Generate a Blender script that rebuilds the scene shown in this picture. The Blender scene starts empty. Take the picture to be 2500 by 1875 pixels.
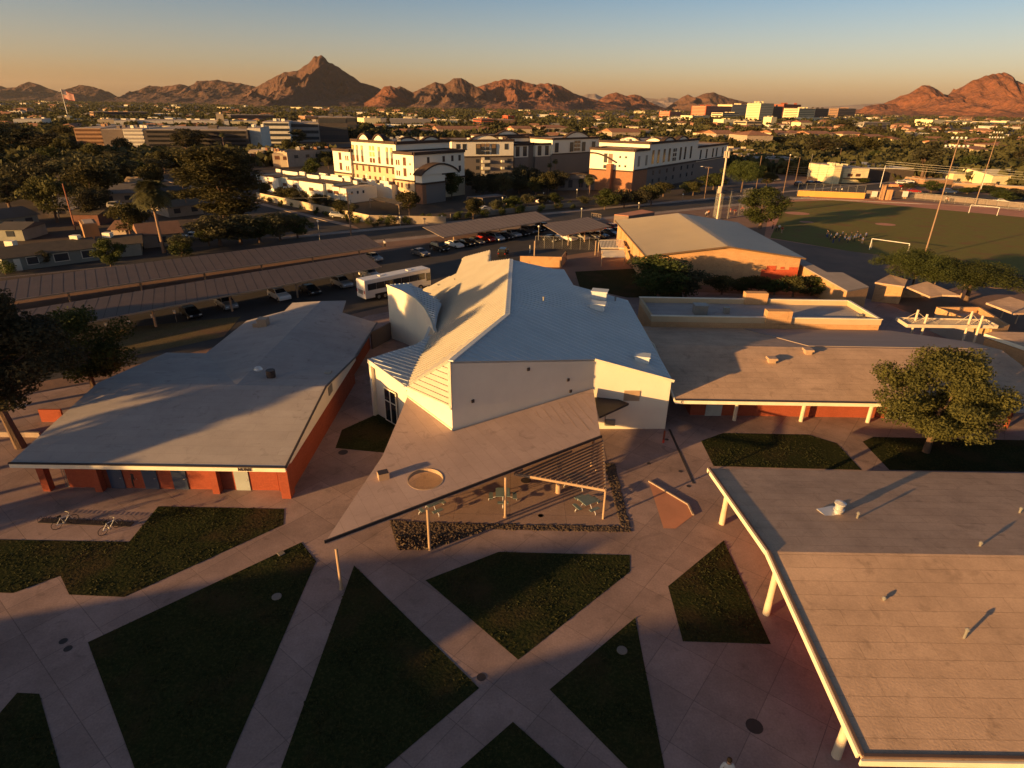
import bpy, bmesh, math, random
import numpy as np
from mathutils import Vector, Matrix, noise
C = bpy.context.scene
COL = C.collection
rad = math.radians
# ------------------------------------------------------------------ camera
CAM_H, FOC, PITCH, ROLL = 28.0, 1480.0, rad(24.66), rad(0.9)     # metres, focal length for a 2500 px wide frame
fw = np.array([0, math.cos(PITCH), -math.sin(PITCH)]); r0 = np.array([1., 0, 0]); u0 = np.cross(r0, fw)
ri = math.cos(ROLL)*r0+math.sin(ROLL)*u0; up = -math.sin(ROLL)*r0+math.cos(ROLL)*u0
EYE = np.array([0, 0, CAM_H])
cd = bpy.data.cameras.new('camera'); cam = bpy.data.objects.new('camera', cd); COL.objects.link(cam)
cam.matrix_world = Matrix(((ri[0], up[0], -fw[0], 0), (ri[1], up[1], -fw[1], 0), (ri[2], up[2], -fw[2], CAM_H), (0, 0, 0, 1)))
cd.sensor_fit = 'HORIZONTAL'; cd.sensor_width = 36; cd.lens = 36*FOC/2500; cd.clip_end = 60000; cd.clip_start = 0.5
C.camera = cam
# ------------------------------------------------------------------ sun and sky
SUN_AZ, SUN_EL = 236.5, 7.6      # azimuth clockwise from +Y, elevation
sunv = Vector((math.sin(rad(SUN_AZ))*math.cos(rad(SUN_EL)), math.cos(rad(SUN_AZ))*math.cos(rad(SUN_EL)), math.sin(rad(SUN_EL))))
W = bpy.data.worlds.new('World'); C.world = W; W.use_nodes = True
nt = W.node_tree; bg = nt.nodes['Background']
sk = nt.nodes.new('ShaderNodeTexSky'); sk.sky_type = 'NISHITA'; sk.sun_disc = False
sk.sun_elevation = rad(SUN_EL); sk.sun_rotation = rad(SUN_AZ); sk.altitude = 350; sk.air_density = 1.0; sk.dust_density = 2.2; sk.ozone_density = 1.0
# the evening sky: pale orange at the skyline, blue above it
tcw = nt.nodes.new('ShaderNodeTexCoord'); sxw = nt.nodes.new('ShaderNodeSeparateXYZ'); rpw = nt.nodes.new('ShaderNodeValToRGB'); mxw = nt.nodes.new('ShaderNodeMix'); mxw.data_type = 'RGBA'; mxw.blend_type = 'MULTIPLY'; mxw.inputs[0].default_value = 1
nt.links.new(tcw.outputs['Generated'], sxw.inputs[0]); nt.links.new(sxw.outputs[2], rpw.inputs[0])
el = rpw.color_ramp.elements; el[0].position = 0.0; el[0].color = (1.95, 1.28, 1.12, 1); el[1].position = .135; el[1].color = (.74, .88, 1.18, 1)
e_ = el.new(.05); e_.color = (1.36, 1.16, 1.30, 1); e_ = el.new(.6); e_.color = (.45, .50, .58, 1)
nt.links.new(sk.outputs[0], mxw.inputs[6]); nt.links.new(rpw.outputs[0], mxw.inputs[7]); nt.links.new(mxw.outputs[2], bg.inputs[0]); bg.inputs[1].default_value = 0.064
sl = bpy.data.lights.new('sun', 'SUN'); so = bpy.data.objects.new('sun', sl); COL.objects.link(so)
sl.energy = 5.0; sl.angle = rad(0.55); sl.color = (1.0, 0.545, 0.175)
so.rotation_euler = sunv.to_track_quat('Z', 'Y').to_euler(); so.location = (-60, -40, 60)
C.view_settings.view_transform = 'Standard'; C.view_settings.look = 'None'; C.view_settings.exposure = 1.16; C.view_settings.gamma = 1
# ------------------------------------------------------------------ measuring helpers
T = {0: (0, 0, .8848)}
for i_, t_ in enumerate([(0, 100, 2.6), (800, 100, 2.6), (1650, 100, 2.6), (0, 650, 2.6), (800, 600, 2.6), (1650, 600, 2.6), (0, 1237, 2.6), (800, 1100, 2.6), (1650, 1237, 2.6),
                         (600, 300, 4.2538), (1100, 300, 4.2538), (2100, 650, 5.53), (1600, 200, 4.2538), (0, 400, 4.2538), (900, 1100, 5.267), (1280, 1050, 5.267), (2100, 250, 5.53), (0, 1150, 5.267), (880, 620, 5.53), (880, 820, 5.53)]): T[i_+1] = t_
def Z(k, x, y):
    a, b, s = T[k]; return (a+x/s, b+y/s)
def ray(p): return fw*FOC+ri*(p[0]-1250)+up*(937.5-p[1])
def G(k, x, y, z=0.0):
    "world point at height z that is measured at x, y of survey sheet k"
    d = ray(Z(k, x, y)); t = (z-CAM_H)/d[2]; v = EYE+d*t; return Vector((v[0], v[1], z))
def onp(pl, p):
    A, n = pl; d = ray(p); t = ((A-EYE)@n)/(d@n); return Vector(EYE+d*t)
def plane(a, b, c):
    A = np.array(a); n = np.cross(np.array(b)-A, np.array(c)-A); n = n/np.linalg.norm(n); return (A, n if n[2] > 0 else -n)
def proj(P):
    v = np.array(P, float)-EYE; w = v@fw; return 1250+FOC*(v@ri)/w, 937.5-FOC*(v@up)/w
def vz(xy, py, hi=700):
    lo = -1
    for _ in range(45):
        m = (lo+hi)/2
        w = (np.array([xy[0], xy[1], m])-EYE)@fw
        if w > 1 and proj([xy[0], xy[1], m])[1] > py: lo = m
        else: hi = m
    return lo
# ------------------------------------------------------------------ materials
MATS = {}
def mat(name, c1, c2=None, scale=0.6, rough=0.85, bump=0.0, bscale=None, metal=0.0, spec=0.3, detail=6, mix=0.5, coord='Object', stretch=(1, 1, 1), rnd=0.0):
    if name in MATS: return MATS[name]
    m = bpy.data.materials.new(name); m.use_nodes = True; n = m.node_tree; L = n.links.new
    b = n.nodes['Principled BSDF']; b.inputs['Roughness'].default_value = rough; b.inputs['Metallic'].default_value = metal
    b.inputs['Specular IOR Level'].default_value = spec
    tc = n.nodes.new('ShaderNodeTexCoord'); mp = n.nodes.new('ShaderNodeMapping'); mp.inputs['Scale'].default_value = stretch
    L(tc.outputs[coord], mp.inputs[0])
    c2 = c2 or tuple(x*0.8 for x in c1)
    nz = n.nodes.new('ShaderNodeTexNoise'); nz.inputs['Scale'].default_value = scale; nz.inputs['Detail'].default_value = detail; nz.inputs['Roughness'].default_value = 0.65
    L(mp.outputs[0], nz.inputs['Vector'])
    rp = n.nodes.new('ShaderNodeValToRGB'); e = rp.color_ramp.elements
    e[0].position = 0.5-mix*0.35; e[1].position = 0.5+mix*0.35; e[0].color = (*c2, 1); e[1].color = (*c1, 1)
    L(nz.outputs[0], rp.inputs[0]); out = rp.outputs[0]
    if rnd:
        oi = n.nodes.new('ShaderNodeObjectInfo'); hs = n.nodes.new('ShaderNodeHueSaturation')
        mr = n.nodes.new('ShaderNodeMapRange'); mr.inputs[3].default_value = 1-rnd; mr.inputs[4].default_value = 1+rnd
        mh = n.nodes.new('ShaderNodeMapRange'); mh.inputs[3].default_value = 0.5-rnd*0.06; mh.inputs[4].default_value = 0.5+rnd*0.05
        L(oi.outputs['Random'], mr.inputs[0]); L(oi.outputs['Random'], mh.inputs[0]); L(mr.outputs[0], hs.inputs['Value']); L(mh.outputs[0], hs.inputs['Hue']); L(out, hs.inputs['Color']); out = hs.outputs[0]
    L(out, b.inputs['Base Color'])
    if bump:
        nb = n.nodes.new('ShaderNodeTexNoise'); nb.inputs['Scale'].default_value = bscale or scale*6; nb.inputs['Detail'].default_value = 5
        L(mp.outputs[0], nb.inputs['Vector'])
        bp = n.nodes.new('ShaderNodeBump'); bp.inputs['Strength'].default_value = 1; bp.inputs['Distance'].default_value = bump
        L(nb.outputs[0], bp.inputs['Height']); L(bp.outputs[0], b.inputs['Normal'])
    MATS[name] = m; return m
def tile_mat(name, c1, c2, cm, bw, rh, mortar, rough=0.9, rot=0.0, bump=0.01, blot=0.35, nscale=0.35, offset=0.5, plane_='XY', fine=0.25, stain=0.22):
    "concrete slabs, rolled roofing or brick: a Brick Texture crossed with blotches"
    m = bpy.data.materials.new(name); m.use_nodes = True; n = m.node_tree; L = n.links.new
    b = n.nodes['Principled BSDF']; b.inputs['Roughness'].default_value = rough; b.inputs['Specular IOR Level'].default_value = 0.2
    tc = n.nodes.new('ShaderNodeTexCoord'); mp = n.nodes.new('ShaderNodeMapping'); mp.inputs['Rotation'].default_value = (0, 0, rot)
    src = tc.outputs['Object']
    if plane_ == 'WALL':
        sx = n.nodes.new('ShaderNodeSeparateXYZ'); ad = n.nodes.new('ShaderNodeMath'); cx = n.nodes.new('ShaderNodeCombineXYZ')
        L(src, sx.inputs[0]); L(sx.outputs[0], ad.inputs[0]); L(sx.outputs[1], ad.inputs[1]); L(ad.outputs[0], cx.inputs[0]); L(sx.outputs[2], cx.inputs[1]); src = cx.outputs[0]
    L(src, mp.inputs[0])
    br = n.nodes.new('ShaderNodeTexBrick'); br.inputs['Color1'].default_value = (*c1, 1); br.inputs['Color2'].default_value = (*c2, 1); br.inputs['Mortar'].default_value = (*cm, 1)
    br.inputs['Scale'].default_value = 1; br.inputs['Brick Width'].default_value = bw; br.inputs['Row Height'].default_value = rh; br.inputs['Mortar Size'].default_value = mortar; br.offset = offset
    L(mp.outputs[0], br.inputs['Vector'])
    nz = n.nodes.new('ShaderNodeTexNoise'); nz.inputs['Scale'].default_value = nscale; nz.inputs['Detail'].default_value = 8; nz.inputs['Roughness'].default_value = 0.7
    L(tc.outputs['Object'], nz.inputs['Vector'])
    nf = n.nodes.new('ShaderNodeTexNoise'); nf.inputs['Scale'].default_value = 9; nf.inputs['Detail'].default_value = 4
    L(tc.outputs['Object'], nf.inputs['Vector'])
    mr = n.nodes.new('ShaderNodeMapRange'); mr.inputs[1].default_value = 0.3; mr.inputs[2].default_value = 0.7; mr.inputs[3].default_value = 1-blot; mr.inputs[4].default_value = 1+blot*0.45
    L(nz.outputs[0], mr.inputs[0])
    mf = n.nodes.new('ShaderNodeMapRange'); mf.inputs[3].default_value = 1-fine; mf.inputs[4].default_value = 1+fine
    L(nf.outputs[0], mf.inputs[0]); mm = n.nodes.new('ShaderNodeMath'); mm.operation = 'MULTIPLY'; L(mr.outputs[0], mm.inputs[0]); L(mf.outputs[0], mm.inputs[1])
    mx = n.nodes.new('ShaderNodeVectorMath'); mx.operation = 'SCALE'; L(br.outputs['Color'], mx.inputs[0]); L(mm.outputs[0], mx.inputs['Scale'])
    if stain:
        ns = n.nodes.new('ShaderNodeTexNoise'); ns.inputs['Scale'].default_value = .8; ns.inputs['Detail'].default_value = 9; ns.inputs['Distortion'].default_value = 1.2; L(tc.outputs['Object'], ns.inputs['Vector'])
        rs3 = n.nodes.new('ShaderNodeMapRange'); rs3.inputs[1].default_value = .6; rs3.inputs[2].default_value = .72; rs3.inputs[3].default_value = 1; rs3.inputs[4].default_value = 1-stain; L(ns.outputs[0], rs3.inputs[0])
        m3 = n.nodes.new('ShaderNodeVectorMath'); m3.operation = 'SCALE'; L(mx.outputs[0], m3.inputs[0]); L(rs3.outputs[0], m3.inputs['Scale']); mx = m3
    L(mx.outputs[0], b.inputs['Base Color'])
    if bump:
        bp = n.nodes.new('ShaderNodeBump'); bp.inputs['Distance'].default_value = bump; bp.inputs['Strength'].default_value = 1; bp.invert = True
        L(br.outputs['Fac'], bp.inputs['Height'])
        b2 = n.nodes.new('ShaderNodeBump'); b2.inputs['Distance'].default_value = bump*0.6; L(nf.outputs[0], b2.inputs['Height']); L(bp.outputs[0], b2.inputs['Normal']); L(b2.outputs[0], b.inputs['Normal'])
    MATS[name] = m; return m
def leafmat(name, c1, c2, rnd=0.25, scale=0.5):
    m = mat(name, c1, c2, scale=scale, rough=0.75, spec=0.15, mix=0.7, rnd=rnd, coord='Object')
    n = m.node_tree; b = n.nodes['Principled BSDF']; o = n.nodes['Material Output']
    tr = n.nodes.new('ShaderNodeBsdfTranslucent'); ms = n.nodes.new('ShaderNodeMixShader'); ms.inputs[0].default_value = 0.3
    n.links.new(b.inputs['Base Color'].links[0].from_socket, tr.inputs[0]); n.links.new(b.outputs[0], ms.inputs[1]); n.links.new(tr.outputs[0], ms.inputs[2]); n.links.new(ms.outputs[0], o.inputs[0])
    return m
def glassmat(name, c, rough=0.12):
    return mat(name, c, c, rough=rough, spec=0.6)
white_wall = mat('white_stucco', (.76, .70, .58), (.70, .64, .53), scale=.4, bump=.004, bscale=12)
white_trim = mat('cream_fascia_paint', (.80, .74, .60), (.70, .63, .50), scale=.7, rough=.6)
white_metal = mat('white_metal_sheet', (.56, .61, .64), (.49, .54, .57), scale=.25, rough=.5, spec=.4)
tan_roof = tile_mat('rolled_roofing', (.57, .395, .28), (.55, .378, .266), (.44, .30, .21), 3.7, 0.94, .012, bump=.022, blot=.26, nscale=.3, fine=.16)
grey_roof = tile_mat('grey_rolled_roofing', (.42, .38, .365), (.39, .35, .335), (.32, .285, .27), 6.0, 1.0, .012, bump=.006, blot=.14, fine=.08)
brick_red = tile_mat('red_painted_brick', (.34, .085, .045), (.31, .075, .04), (.25, .065, .04), .4, .1, .006, plane_='WALL', bump=.006, blot=.15)
brick_tan = tile_mat('tan_block_wall', (.58, .35, .18), (.53, .31, .155), (.45, .27, .14), .6, .25, .012, plane_='WALL', bump=.008, blot=.15)
concrete = tile_mat('plaza_concrete', (.375, .268, .245), (.305, .218, .20), (.21, .15, .138), 2.9, 2.9, .018, offset=0.0, bump=.006, blot=.36, nscale=.22, rot=rad(38))
concrete2 = tile_mat('sidewalk_concrete', (.38, .30, .25), (.33, .26, .22), (.22, .18, .16), 3.0, 1.6, .02, offset=0.0, bump=.005, blot=.22, rot=rad(45))
pink_conc = tile_mat('patio_concrete', (.34, .235, .195), (.32, .22, .18), (.2, .14, .12), 4.2, 3.4, .02, offset=0.0, bump=.005, blot=.2)
asphalt = mat('asphalt', (.062, .055, .052), (.042, .038, .037), scale=.25, bump=.006, bscale=20)
dirt = mat('desert_dirt', (.27, .16, .11), (.17, .105, .075), scale=.12, bump=.03, bscale=2)
red_clay = mat('red_clay', (.56, .25, .15), (.44, .2, .12), scale=.4)
def grassmat(name, c1, c2, c3):
    m = mat(name, c1, c2, scale=.55, mix=.8, rough=1.0, bump=.05, bscale=5.0, spec=.05, detail=10)
    n = m.node_tree; L = n.links.new; b = n.nodes['Principled BSDF']; src = b.inputs['Base Color'].links[0].from_socket
    tc = n.nodes.new('ShaderNodeTexCoord'); nz = n.nodes.new('ShaderNodeTexNoise'); nz.inputs['Scale'].default_value = 5.5; nz.inputs['Detail'].default_value = 8; nz.inputs['Roughness'].default_value = .8
    L(tc.outputs['Object'], nz.inputs['Vector']); rp = n.nodes.new('ShaderNodeValToRGB'); rp.color_ramp.elements[0].position = .48; rp.color_ramp.elements[1].position = .66
    L(nz.outputs[0], rp.inputs[0]); mx = n.nodes.new('ShaderNodeMix'); mx.data_type = 'RGBA'; L(rp.outputs[0], mx.inputs[0]); L(src, mx.inputs[6]); mx.inputs[7].default_value = (*c3, 1); L(mx.outputs[2], b.inputs['Base Color'])
    nl = n.nodes.new('ShaderNodeTexNoise'); nl.inputs['Scale'].default_value = .23; nl.inputs['Detail'].default_value = 7; L(tc.outputs['Object'], nl.inputs['Vector'])
    r2 = n.nodes.new('ShaderNodeValToRGB'); r2.color_ramp.elements[0].position = .5; r2.color_ramp.elements[1].position = .72; L(nl.outputs[0], r2.inputs[0])
    m2 = n.nodes.new('ShaderNodeMix'); m2.data_type = 'RGBA'; L(r2.outputs[0], m2.inputs[0]); L(mx.outputs[2], m2.inputs[6]); m2.inputs[7].default_value = (c3[0]*.9, c3[1]*.68, c3[2]*.9, 1); L(m2.outputs[2], b.inputs['Base Color'])
    return m
lawn_m = grassmat('lawn_grass', (.026, .034, .012), (.016, .021, .008), (.062, .056, .022))
field_m = grassmat('field_grass', (.20, .18, .05), (.155, .145, .045), (.24, .19, .065))
dry_m = grassmat('dry_grass', (.16, .12, .06), (.09, .07, .035), (.2, .15, .08))
rock_m = mat('brown_rock', (.11, .075, .055), (.055, .04, .03), scale=2.0, rnd=.3)
bark = mat('bark', (.16, .10, .07), (.09, .06, .045), scale=3, bump=.03, stretch=(1, 1, .2))
palm_bark = mat('palm_bark', (.30, .19, .13), (.2, .13, .09), scale=3, bump=.03, stretch=(1, 1, 4))
dark_metal = mat('dark_metal', (.05, .04, .04), rough=.5)
grey_metal = mat('grey_metal', (.30, .29, .27), rough=.45, metal=.4)
tan_metal = mat('tan_painted_steel', (.44, .31, .21), rough=.5)
tan_paint = mat('cream_column_paint', (.66, .55, .42), rough=.7)
carport_m = mat('carport_metal', (.105, .075, .062), (.08, .06, .052), scale=.3, rough=.6)
wood = mat('wood_pole', (.24, .15, .10), (.15, .1, .07), scale=2, stretch=(1, 1, .1))
glass = glassmat('dark_glass', (.02, .025, .03))
blue_door = mat('blue_door', (.06, .08, .13)); grey_door = mat('grey_door', (.36, .40, .40), rough=.5)
rubber = mat('rubber', (.012, .012, .012), rough=.7)
green_steel = mat('perforated_green_steel', (.17, .22, .23), (.13, .18, .19), rough=.45)
bright_steel = mat('galvanised_tube', (.75, .74, .72), rough=.3, metal=.5)
terracotta = mat('terracotta_tile', (.34, .17, .10), (.25, .125, .075), scale=.6)
shingle = mat('brown_shingle', (.11, .085, .06), (.075, .06, .045), scale=.8)
apt_white = mat('pale_cream_stucco', (.80, .76, .64), (.76, .71, .6), scale=.1)
apt_tan = mat('tan_stucco', (.55, .44, .29), (.5, .4, .27), scale=.1)
apt_brick = mat('brown_brick', (.36, .17, .09), (.28, .13, .07), scale=1.5)
apt_shade = mat('shaded_grey_stucco', (.20, .175, .16), (.17, .15, .14), scale=.1)  # dark grey stands in for shade on the apartment walls
apt_trim = mat('dark_brown_trim', (.07, .045, .035))
win_brown = mat('brown_window', (.13, .06, .04), rough=.3)
flat_roof = mat('pale_flat_roof', (.42, .35, .3), (.32, .27, .23), scale=.2)
stucco_a = mat('grey_green_stucco', (.26, .26, .22)); stucco_b = mat('beige_stucco', (.40, .32, .25))
leaf_olive = leafmat('olive_leaves', (.125, .12, .036), (.045, .05, .018), rnd=.1, scale=.55)
leaf_green = leafmat('green_leaves', (.075, .09, .025), (.035, .045, .014))
leaf_dark = leafmat('dark_leaves', (.09, .085, .045), (.045, .045, .025))
leaf_dry = leafmat('dusty_leaves', (.085, .08, .028), (.045, .044, .018))
leaf_far = leafmat('far_leaves', (.075, .068, .028), (.035, .033, .016), rnd=.35, scale=.02)
# ------------------------------------------------------------------ mesh builder
WL = {}; CH = {}
class MB:
    def __init__(s): s.v = []; s.f = []; s.mi = []; s.cur = 0
    def face(s, pts):
        b = len(s.v); s.v += [tuple(p) for p in pts]; s.f.append(tuple(range(b, b+len(pts)))); s.mi.append(s.cur)
    def box(s, c, size, rz=0.0, taper=1.0):
        cx, cy, cz = c; sx, sy, sz = [q/2 for q in size]; b = len(s.v); ca, sa = math.cos(rz), math.sin(rz)
        for z, k in ((-sz, 1), (sz, taper)):
            for x, y in ((-sx, -sy), (sx, -sy), (sx, sy), (-sx, sy)):
                x *= k; y *= k; s.v.append((cx+x*ca-y*sa, cy+x*sa+y*ca, cz+z))
        for q in ((3, 2, 1, 0), (4, 5, 6, 7), (0, 1, 5, 4), (1, 2, 6, 5), (2, 3, 7, 6), (3, 0, 4, 7)): s.f.append(tuple(b+i for i in q)); s.mi.append(s.cur)
        return s
    def prism(s, poly, z0, z1, bottom=True):
        n = len(poly); b = len(s.v)
        ar = sum(poly[i][0]*poly[(i+1) % n][1]-poly[(i+1) % n][0]*poly[i][1] for i in range(n))
        if ar < 0: poly = list(poly)[::-1]
        z0s = z0 if isinstance(z0, (list, tuple)) else [z0]*n; z1s = z1 if isinstance(z1, (list, tuple)) else [z1]*n
        if ar < 0: z0s = z0s[::-1]; z1s = z1s[::-1]
        for p, z in zip(poly, z0s): s.v.append((p[0], p[1], z))
        for p, z in zip(poly, z1s): s.v.append((p[0], p[1], z))
        for i in range(n):
            j = (i+1) % n; s.f.append((b+i, b+j, b+n+j, b+n+i)); s.mi.append(s.cur)
        s.f.append(tuple(b+n+i for i in range(n))); s.mi.append(s.cur)
        if bottom: s.f.append(tuple(b+i for i in range(n))[::-1]); s.mi.append(s.cur)
        return s
    def slab(s, pts, th):
        "a plate with the given 3-D top outline, th thick"
        n = len(pts); b = len(s.v)
        ar = sum(pts[i][0]*pts[(i+1) % n][1]-pts[(i+1) % n][0]*pts[i][1] for i in range(n))
        if ar < 0: pts = list(pts)[::-1]
        for p in pts: s.v.append((p[0], p[1], p[2]-th))
        for p in pts: s.v.append(tuple(p))
        for i in range(n):
            j = (i+1) % n; s.f.append((b+i, b+j, b+n+j, b+n+i)); s.mi.append(s.cur)
        s.f.append(tuple(b+n+i for i in range(n))); s.mi.append(s.cur); s.f.append(tuple(b+i for i in range(n))[::-1]); s.mi.append(s.cur)
        return s
    def tube(s, a, b_, r0, r1=None, n=8, caps=True):
        a = Vector(a); b_ = Vector(b_); r1 = r0 if r1 is None else r1; d = (b_-a)
        if d.length < 1e-6: return s
        q = d.to_track_quat('Z', 'Y'); b = len(s.v)
        for P, r in ((a, r0), (b_, r1)):
            for i in range(n):
                t = 2*math.pi*i/n; s.v.append(tuple(P+q @ Vector((r*math.cos(t), r*math.sin(t), 0))))
        for i in range(n):
            j = (i+1) % n; s.f.append((b+i, b+j, b+n+j, b+n+i)); s.mi.append(s.cur)
        if caps: s.f.append(tuple(b+i for i in range(n))[::-1]); s.mi.append(s.cur); s.f.append(tuple(b+n+i for i in range(n))); s.mi.append(s.cur)
        return s
    def path(s, pts, r, n=6):
        rs = r if isinstance(r, (list, tuple)) else [r]*len(pts)
        for i in range(len(pts)-1): s.tube(pts[i], pts[i+1], rs[i], rs[i+1], n)
        return s
    def bar(s, a, b_, w, h):
        "rectangular beam from a to b"
        a = Vector(a); b_ = Vector(b_); d = (b_-a).normalized(); side = d.cross(Vector((0, 0, 1)))
        side = side.normalized() if side.length > 1e-4 else Vector((1, 0, 0)); u = side.cross(d).normalized(); b = len(s.v)
        for P in (a, b_):
            for x, y in ((-w/2, -h/2), (w/2, -h/2), (w/2, h/2), (-w/2, h/2)): s.v.append(tuple(P+side*x+u*y))
        for q in ((0, 1, 5, 4), (1, 2, 6, 5), (2, 3, 7, 6), (3, 0, 4, 7), (3, 2, 1, 0), (4, 5, 6, 7)): s.f.append(tuple(b+i for i in q)); s.mi.append(s.cur)
        return s
    def lathe(s, c, prof, n=12):
        b = len(s.v); m = len(prof)
        for r, z in prof:
            for i in range(n):
                t = 2*math.pi*i/n; s.v.append((c[0]+r*math.cos(t), c[1]+r*math.sin(t), c[2]+z))
        for k in range(m-1):
            for i in range(n):
                j = (i+1) % n; s.f.append((b+k*n+i, b+k*n+j, b+(k+1)*n+j, b+(k+1)*n+i)); s.mi.append(s.cur)
        s.f.append(tuple(b+i for i in range(n))[::-1]); s.mi.append(s.cur); s.f.append(tuple(b+(m-1)*n+i for i in range(n))); s.mi.append(s.cur)
        return s
    def build(s, name, mats, parent=None, smooth=False):
        me = bpy.data.meshes.new(name); off = WL.get(parent.name, Vector((0, 0, 0))) if parent else Vector((0, 0, 0))
        me.from_pydata([(x-off[0], y-off[1], z-off[2]) for x, y, z in s.v], [], s.f)
        for m in (mats if isinstance(mats, (list, tuple)) else [mats]): me.materials.append(m)
        if len(me.materials) > 1: me.polygons.foreach_set('material_index', s.mi)
        if smooth: me.polygons.foreach_set('use_smooth', [True]*len(me.polygons))
        me.update(); o = bpy.data.objects.new(name, me); COL.objects.link(o)
        if parent: o.parent = parent; WL[o.name] = off.copy(); CH.setdefault(parent.name, []).append(o)
        return o
def tag(o, label, cat, group=None):
    o['label'] = label; o['category'] = cat
    if group: o['group'] = group
    return o
def thing(name, label, cat, loc=(0, 0, 0), group=None, local=False):
    "an Empty at the thing's base; parts are built in world coordinates unless local"
    o = bpy.data.objects.new(name, None); COL.objects.link(o); o.location = loc; o.empty_display_size = .5
    WL[o.name] = Vector((0, 0, 0)) if local else Vector(loc); return tag(o, label, cat, group)
def struct(o): o['kind'] = 'structure'; return o
def dup(root, loc, rz=0.0, label=None, group=None, sc=None):
    r = root.copy(); COL.objects.link(r); r.location = loc; r.rotation_euler = (0, 0, rz)
    if sc is not None: r.scale = sc if isinstance(sc, (tuple, list)) else (sc, sc, sc)
    if label: r['label'] = label
    if group: r['group'] = group
    for ch in CH.get(root.name, []):
        c = ch.copy(); COL.objects.link(c); c.parent = r
        for g_ in CH.get(ch.name, []):
            d = g_.copy(); COL.objects.link(d); d.parent = c
    return r
def xy(v): return (v[0], v[1])
# ================================================================== SETTING: ground, roads, lawns
def sheet(name, pts, z, m, kind='structure'):
    b = MB(); b.face([(p[0], p[1], z) for p in pts]); o = b.build(name, m)
    o['kind'] = kind
    if o.data.polygons[0].normal.z < 0: o.data.flip_normals()
    return o
def D(x, y): return G(0, x, y)
sheet('ground', [(-30000, -3000), (30000, -3000), (30000, 30000), (-30000, 30000)], 0, dirt)
sheet('plaza', [(-75, -25), (75, -25), (75, 70), (58, 97), (20, 100), (-3, 104), (-10, 92), (-21, 84), (-31, 70), (-41, 62), (-58, 52), (-75, 45)], .012, concrete)
# parking lots and driveways
sheet('parking_lot', [(-85, 52), (-58, 55), (-42, 66), (-30, 78), (-18, 90), (-8, 104), (6, 122), (24, 134), (20, 152), (-6, 146), (-20, 133), (-40, 112), (-62, 88), (-85, 68)], .016, asphalt)
sheet('verge', [(-85, 70), (-62, 90.5), (-40, 114.5), (-20, 136), (-6, 149), (17, 156), (22, 161), (4, 168), (-22, 141), (-36, 131), (-80, 94)], .014, dirt)
u = Vector((.84, .543, 0)).normalized(); nrm = Vector((-u.y, u.x, 0))
c1 = Vector((-35.8, 147.4, 0))
def st(s_, t): return c1+u*s_+nrm*t
sheet('street', [st(-420, -11), st(1500, -11), st(1500, 0), st(-420, 0)], .02, asphalt)
sheet('sidewalk', [st(-20, .0), st(600, .0), st(600, 3.0), st(-20, 3.0)], .032, concrete2)
sheet('sidewalk', [st(-3, -14), st(160, -14), st(160, -11.0), st(-3, -11.0)], .036, concrete2)
w = Vector((-.72, .69, 0)).normalized(); wn = Vector((w.y, -w.x, 0)); c2 = Vector((-41.5, 153.2, 0))
def sw(s_, t): return c2+w*s_+wn*t
sheet('side_street', [sw(-14, -12), sw(-14, 0), sw(330, 0), sw(330, -12)], .024, asphalt)
sheet('sidewalk', [sw(0, 0), sw(0, 2), sw(260, 2), sw(260, 0)], .04, concrete2)
sheet('cross_street', [(100, 245), (116, 236), (420, 560), (400, 575)], .022, asphalt)
sheet('avenue', [(110, 232), (420, 186), (420, 200), (116, 250)], .026, asphalt)
# kerbs
b = MB()
for a, c_ in ((st(-20, .08), st(600, .08)), (st(-420, -11.1), st(600, -11.1)), (sw(4, .08), sw(300, .08))): b.bar(a+Vector((0, 0, .07)), c_+Vector((0, 0, .07)), .16, .15)
struct(b.build('kerb', concrete2))
# lawns of the plaza
LAWNS = [
 [D(190, 1388), D(651, 1172), D(683, 1213), D(382, 1905)],
 [D(765, 1222), D(1035, 1487), D(508, 1934)],
 [G(8, 620, 825), G(8, 1085, 645), G(8, 1918, 665), G(8, 1918, 770), G(8, 1210, 1330)],
 [D(1372, 1335), D(1187, 1490), D(1455, 1760)],
 [D(1108, 1560), D(800, 1830), D(1410, 1830)],
 [D(1563, 1168), D(1443, 1267), D(1475, 1386), D(1665, 1392)],
 [G(7, -60, 1380), G(7, 110, 1183), G(7, 250, 1190), G(7, 400, 1720), G(7, -60, 1720)],
 [G(7, 1005, 0), G(7, 1805, 15), G(7, 1800, 115), G(7, 790, 575), G(7, 440, 560), G(7, 385, 440), G(7, 85, 550), G(7, -300, 540), G(7, -300, 205), G(7, 820, 225)],
 [G(6, 160, 1240), G(6, 300, 1190), G(6, 840, 1200), G(6, 1020, 1255), G(6, 1180, 1425), G(6, 240, 1400)],
 [G(6, 1185, 1245), G(6, 1250, 1215), G(6, 2410, 1240), G(6, 2410, 1440), G(6, 1355, 1425)],
 [G(5, 50, 1285), G(5, 90, 1170), G(5, 330, 1062), G(5, 440, 1110), G(5, 360, 1315)],
]
tb = MB()
for pl in LAWNS:
    sheet('lawn', pl, .03, lawn_m)
rg = random.Random(5)
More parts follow.
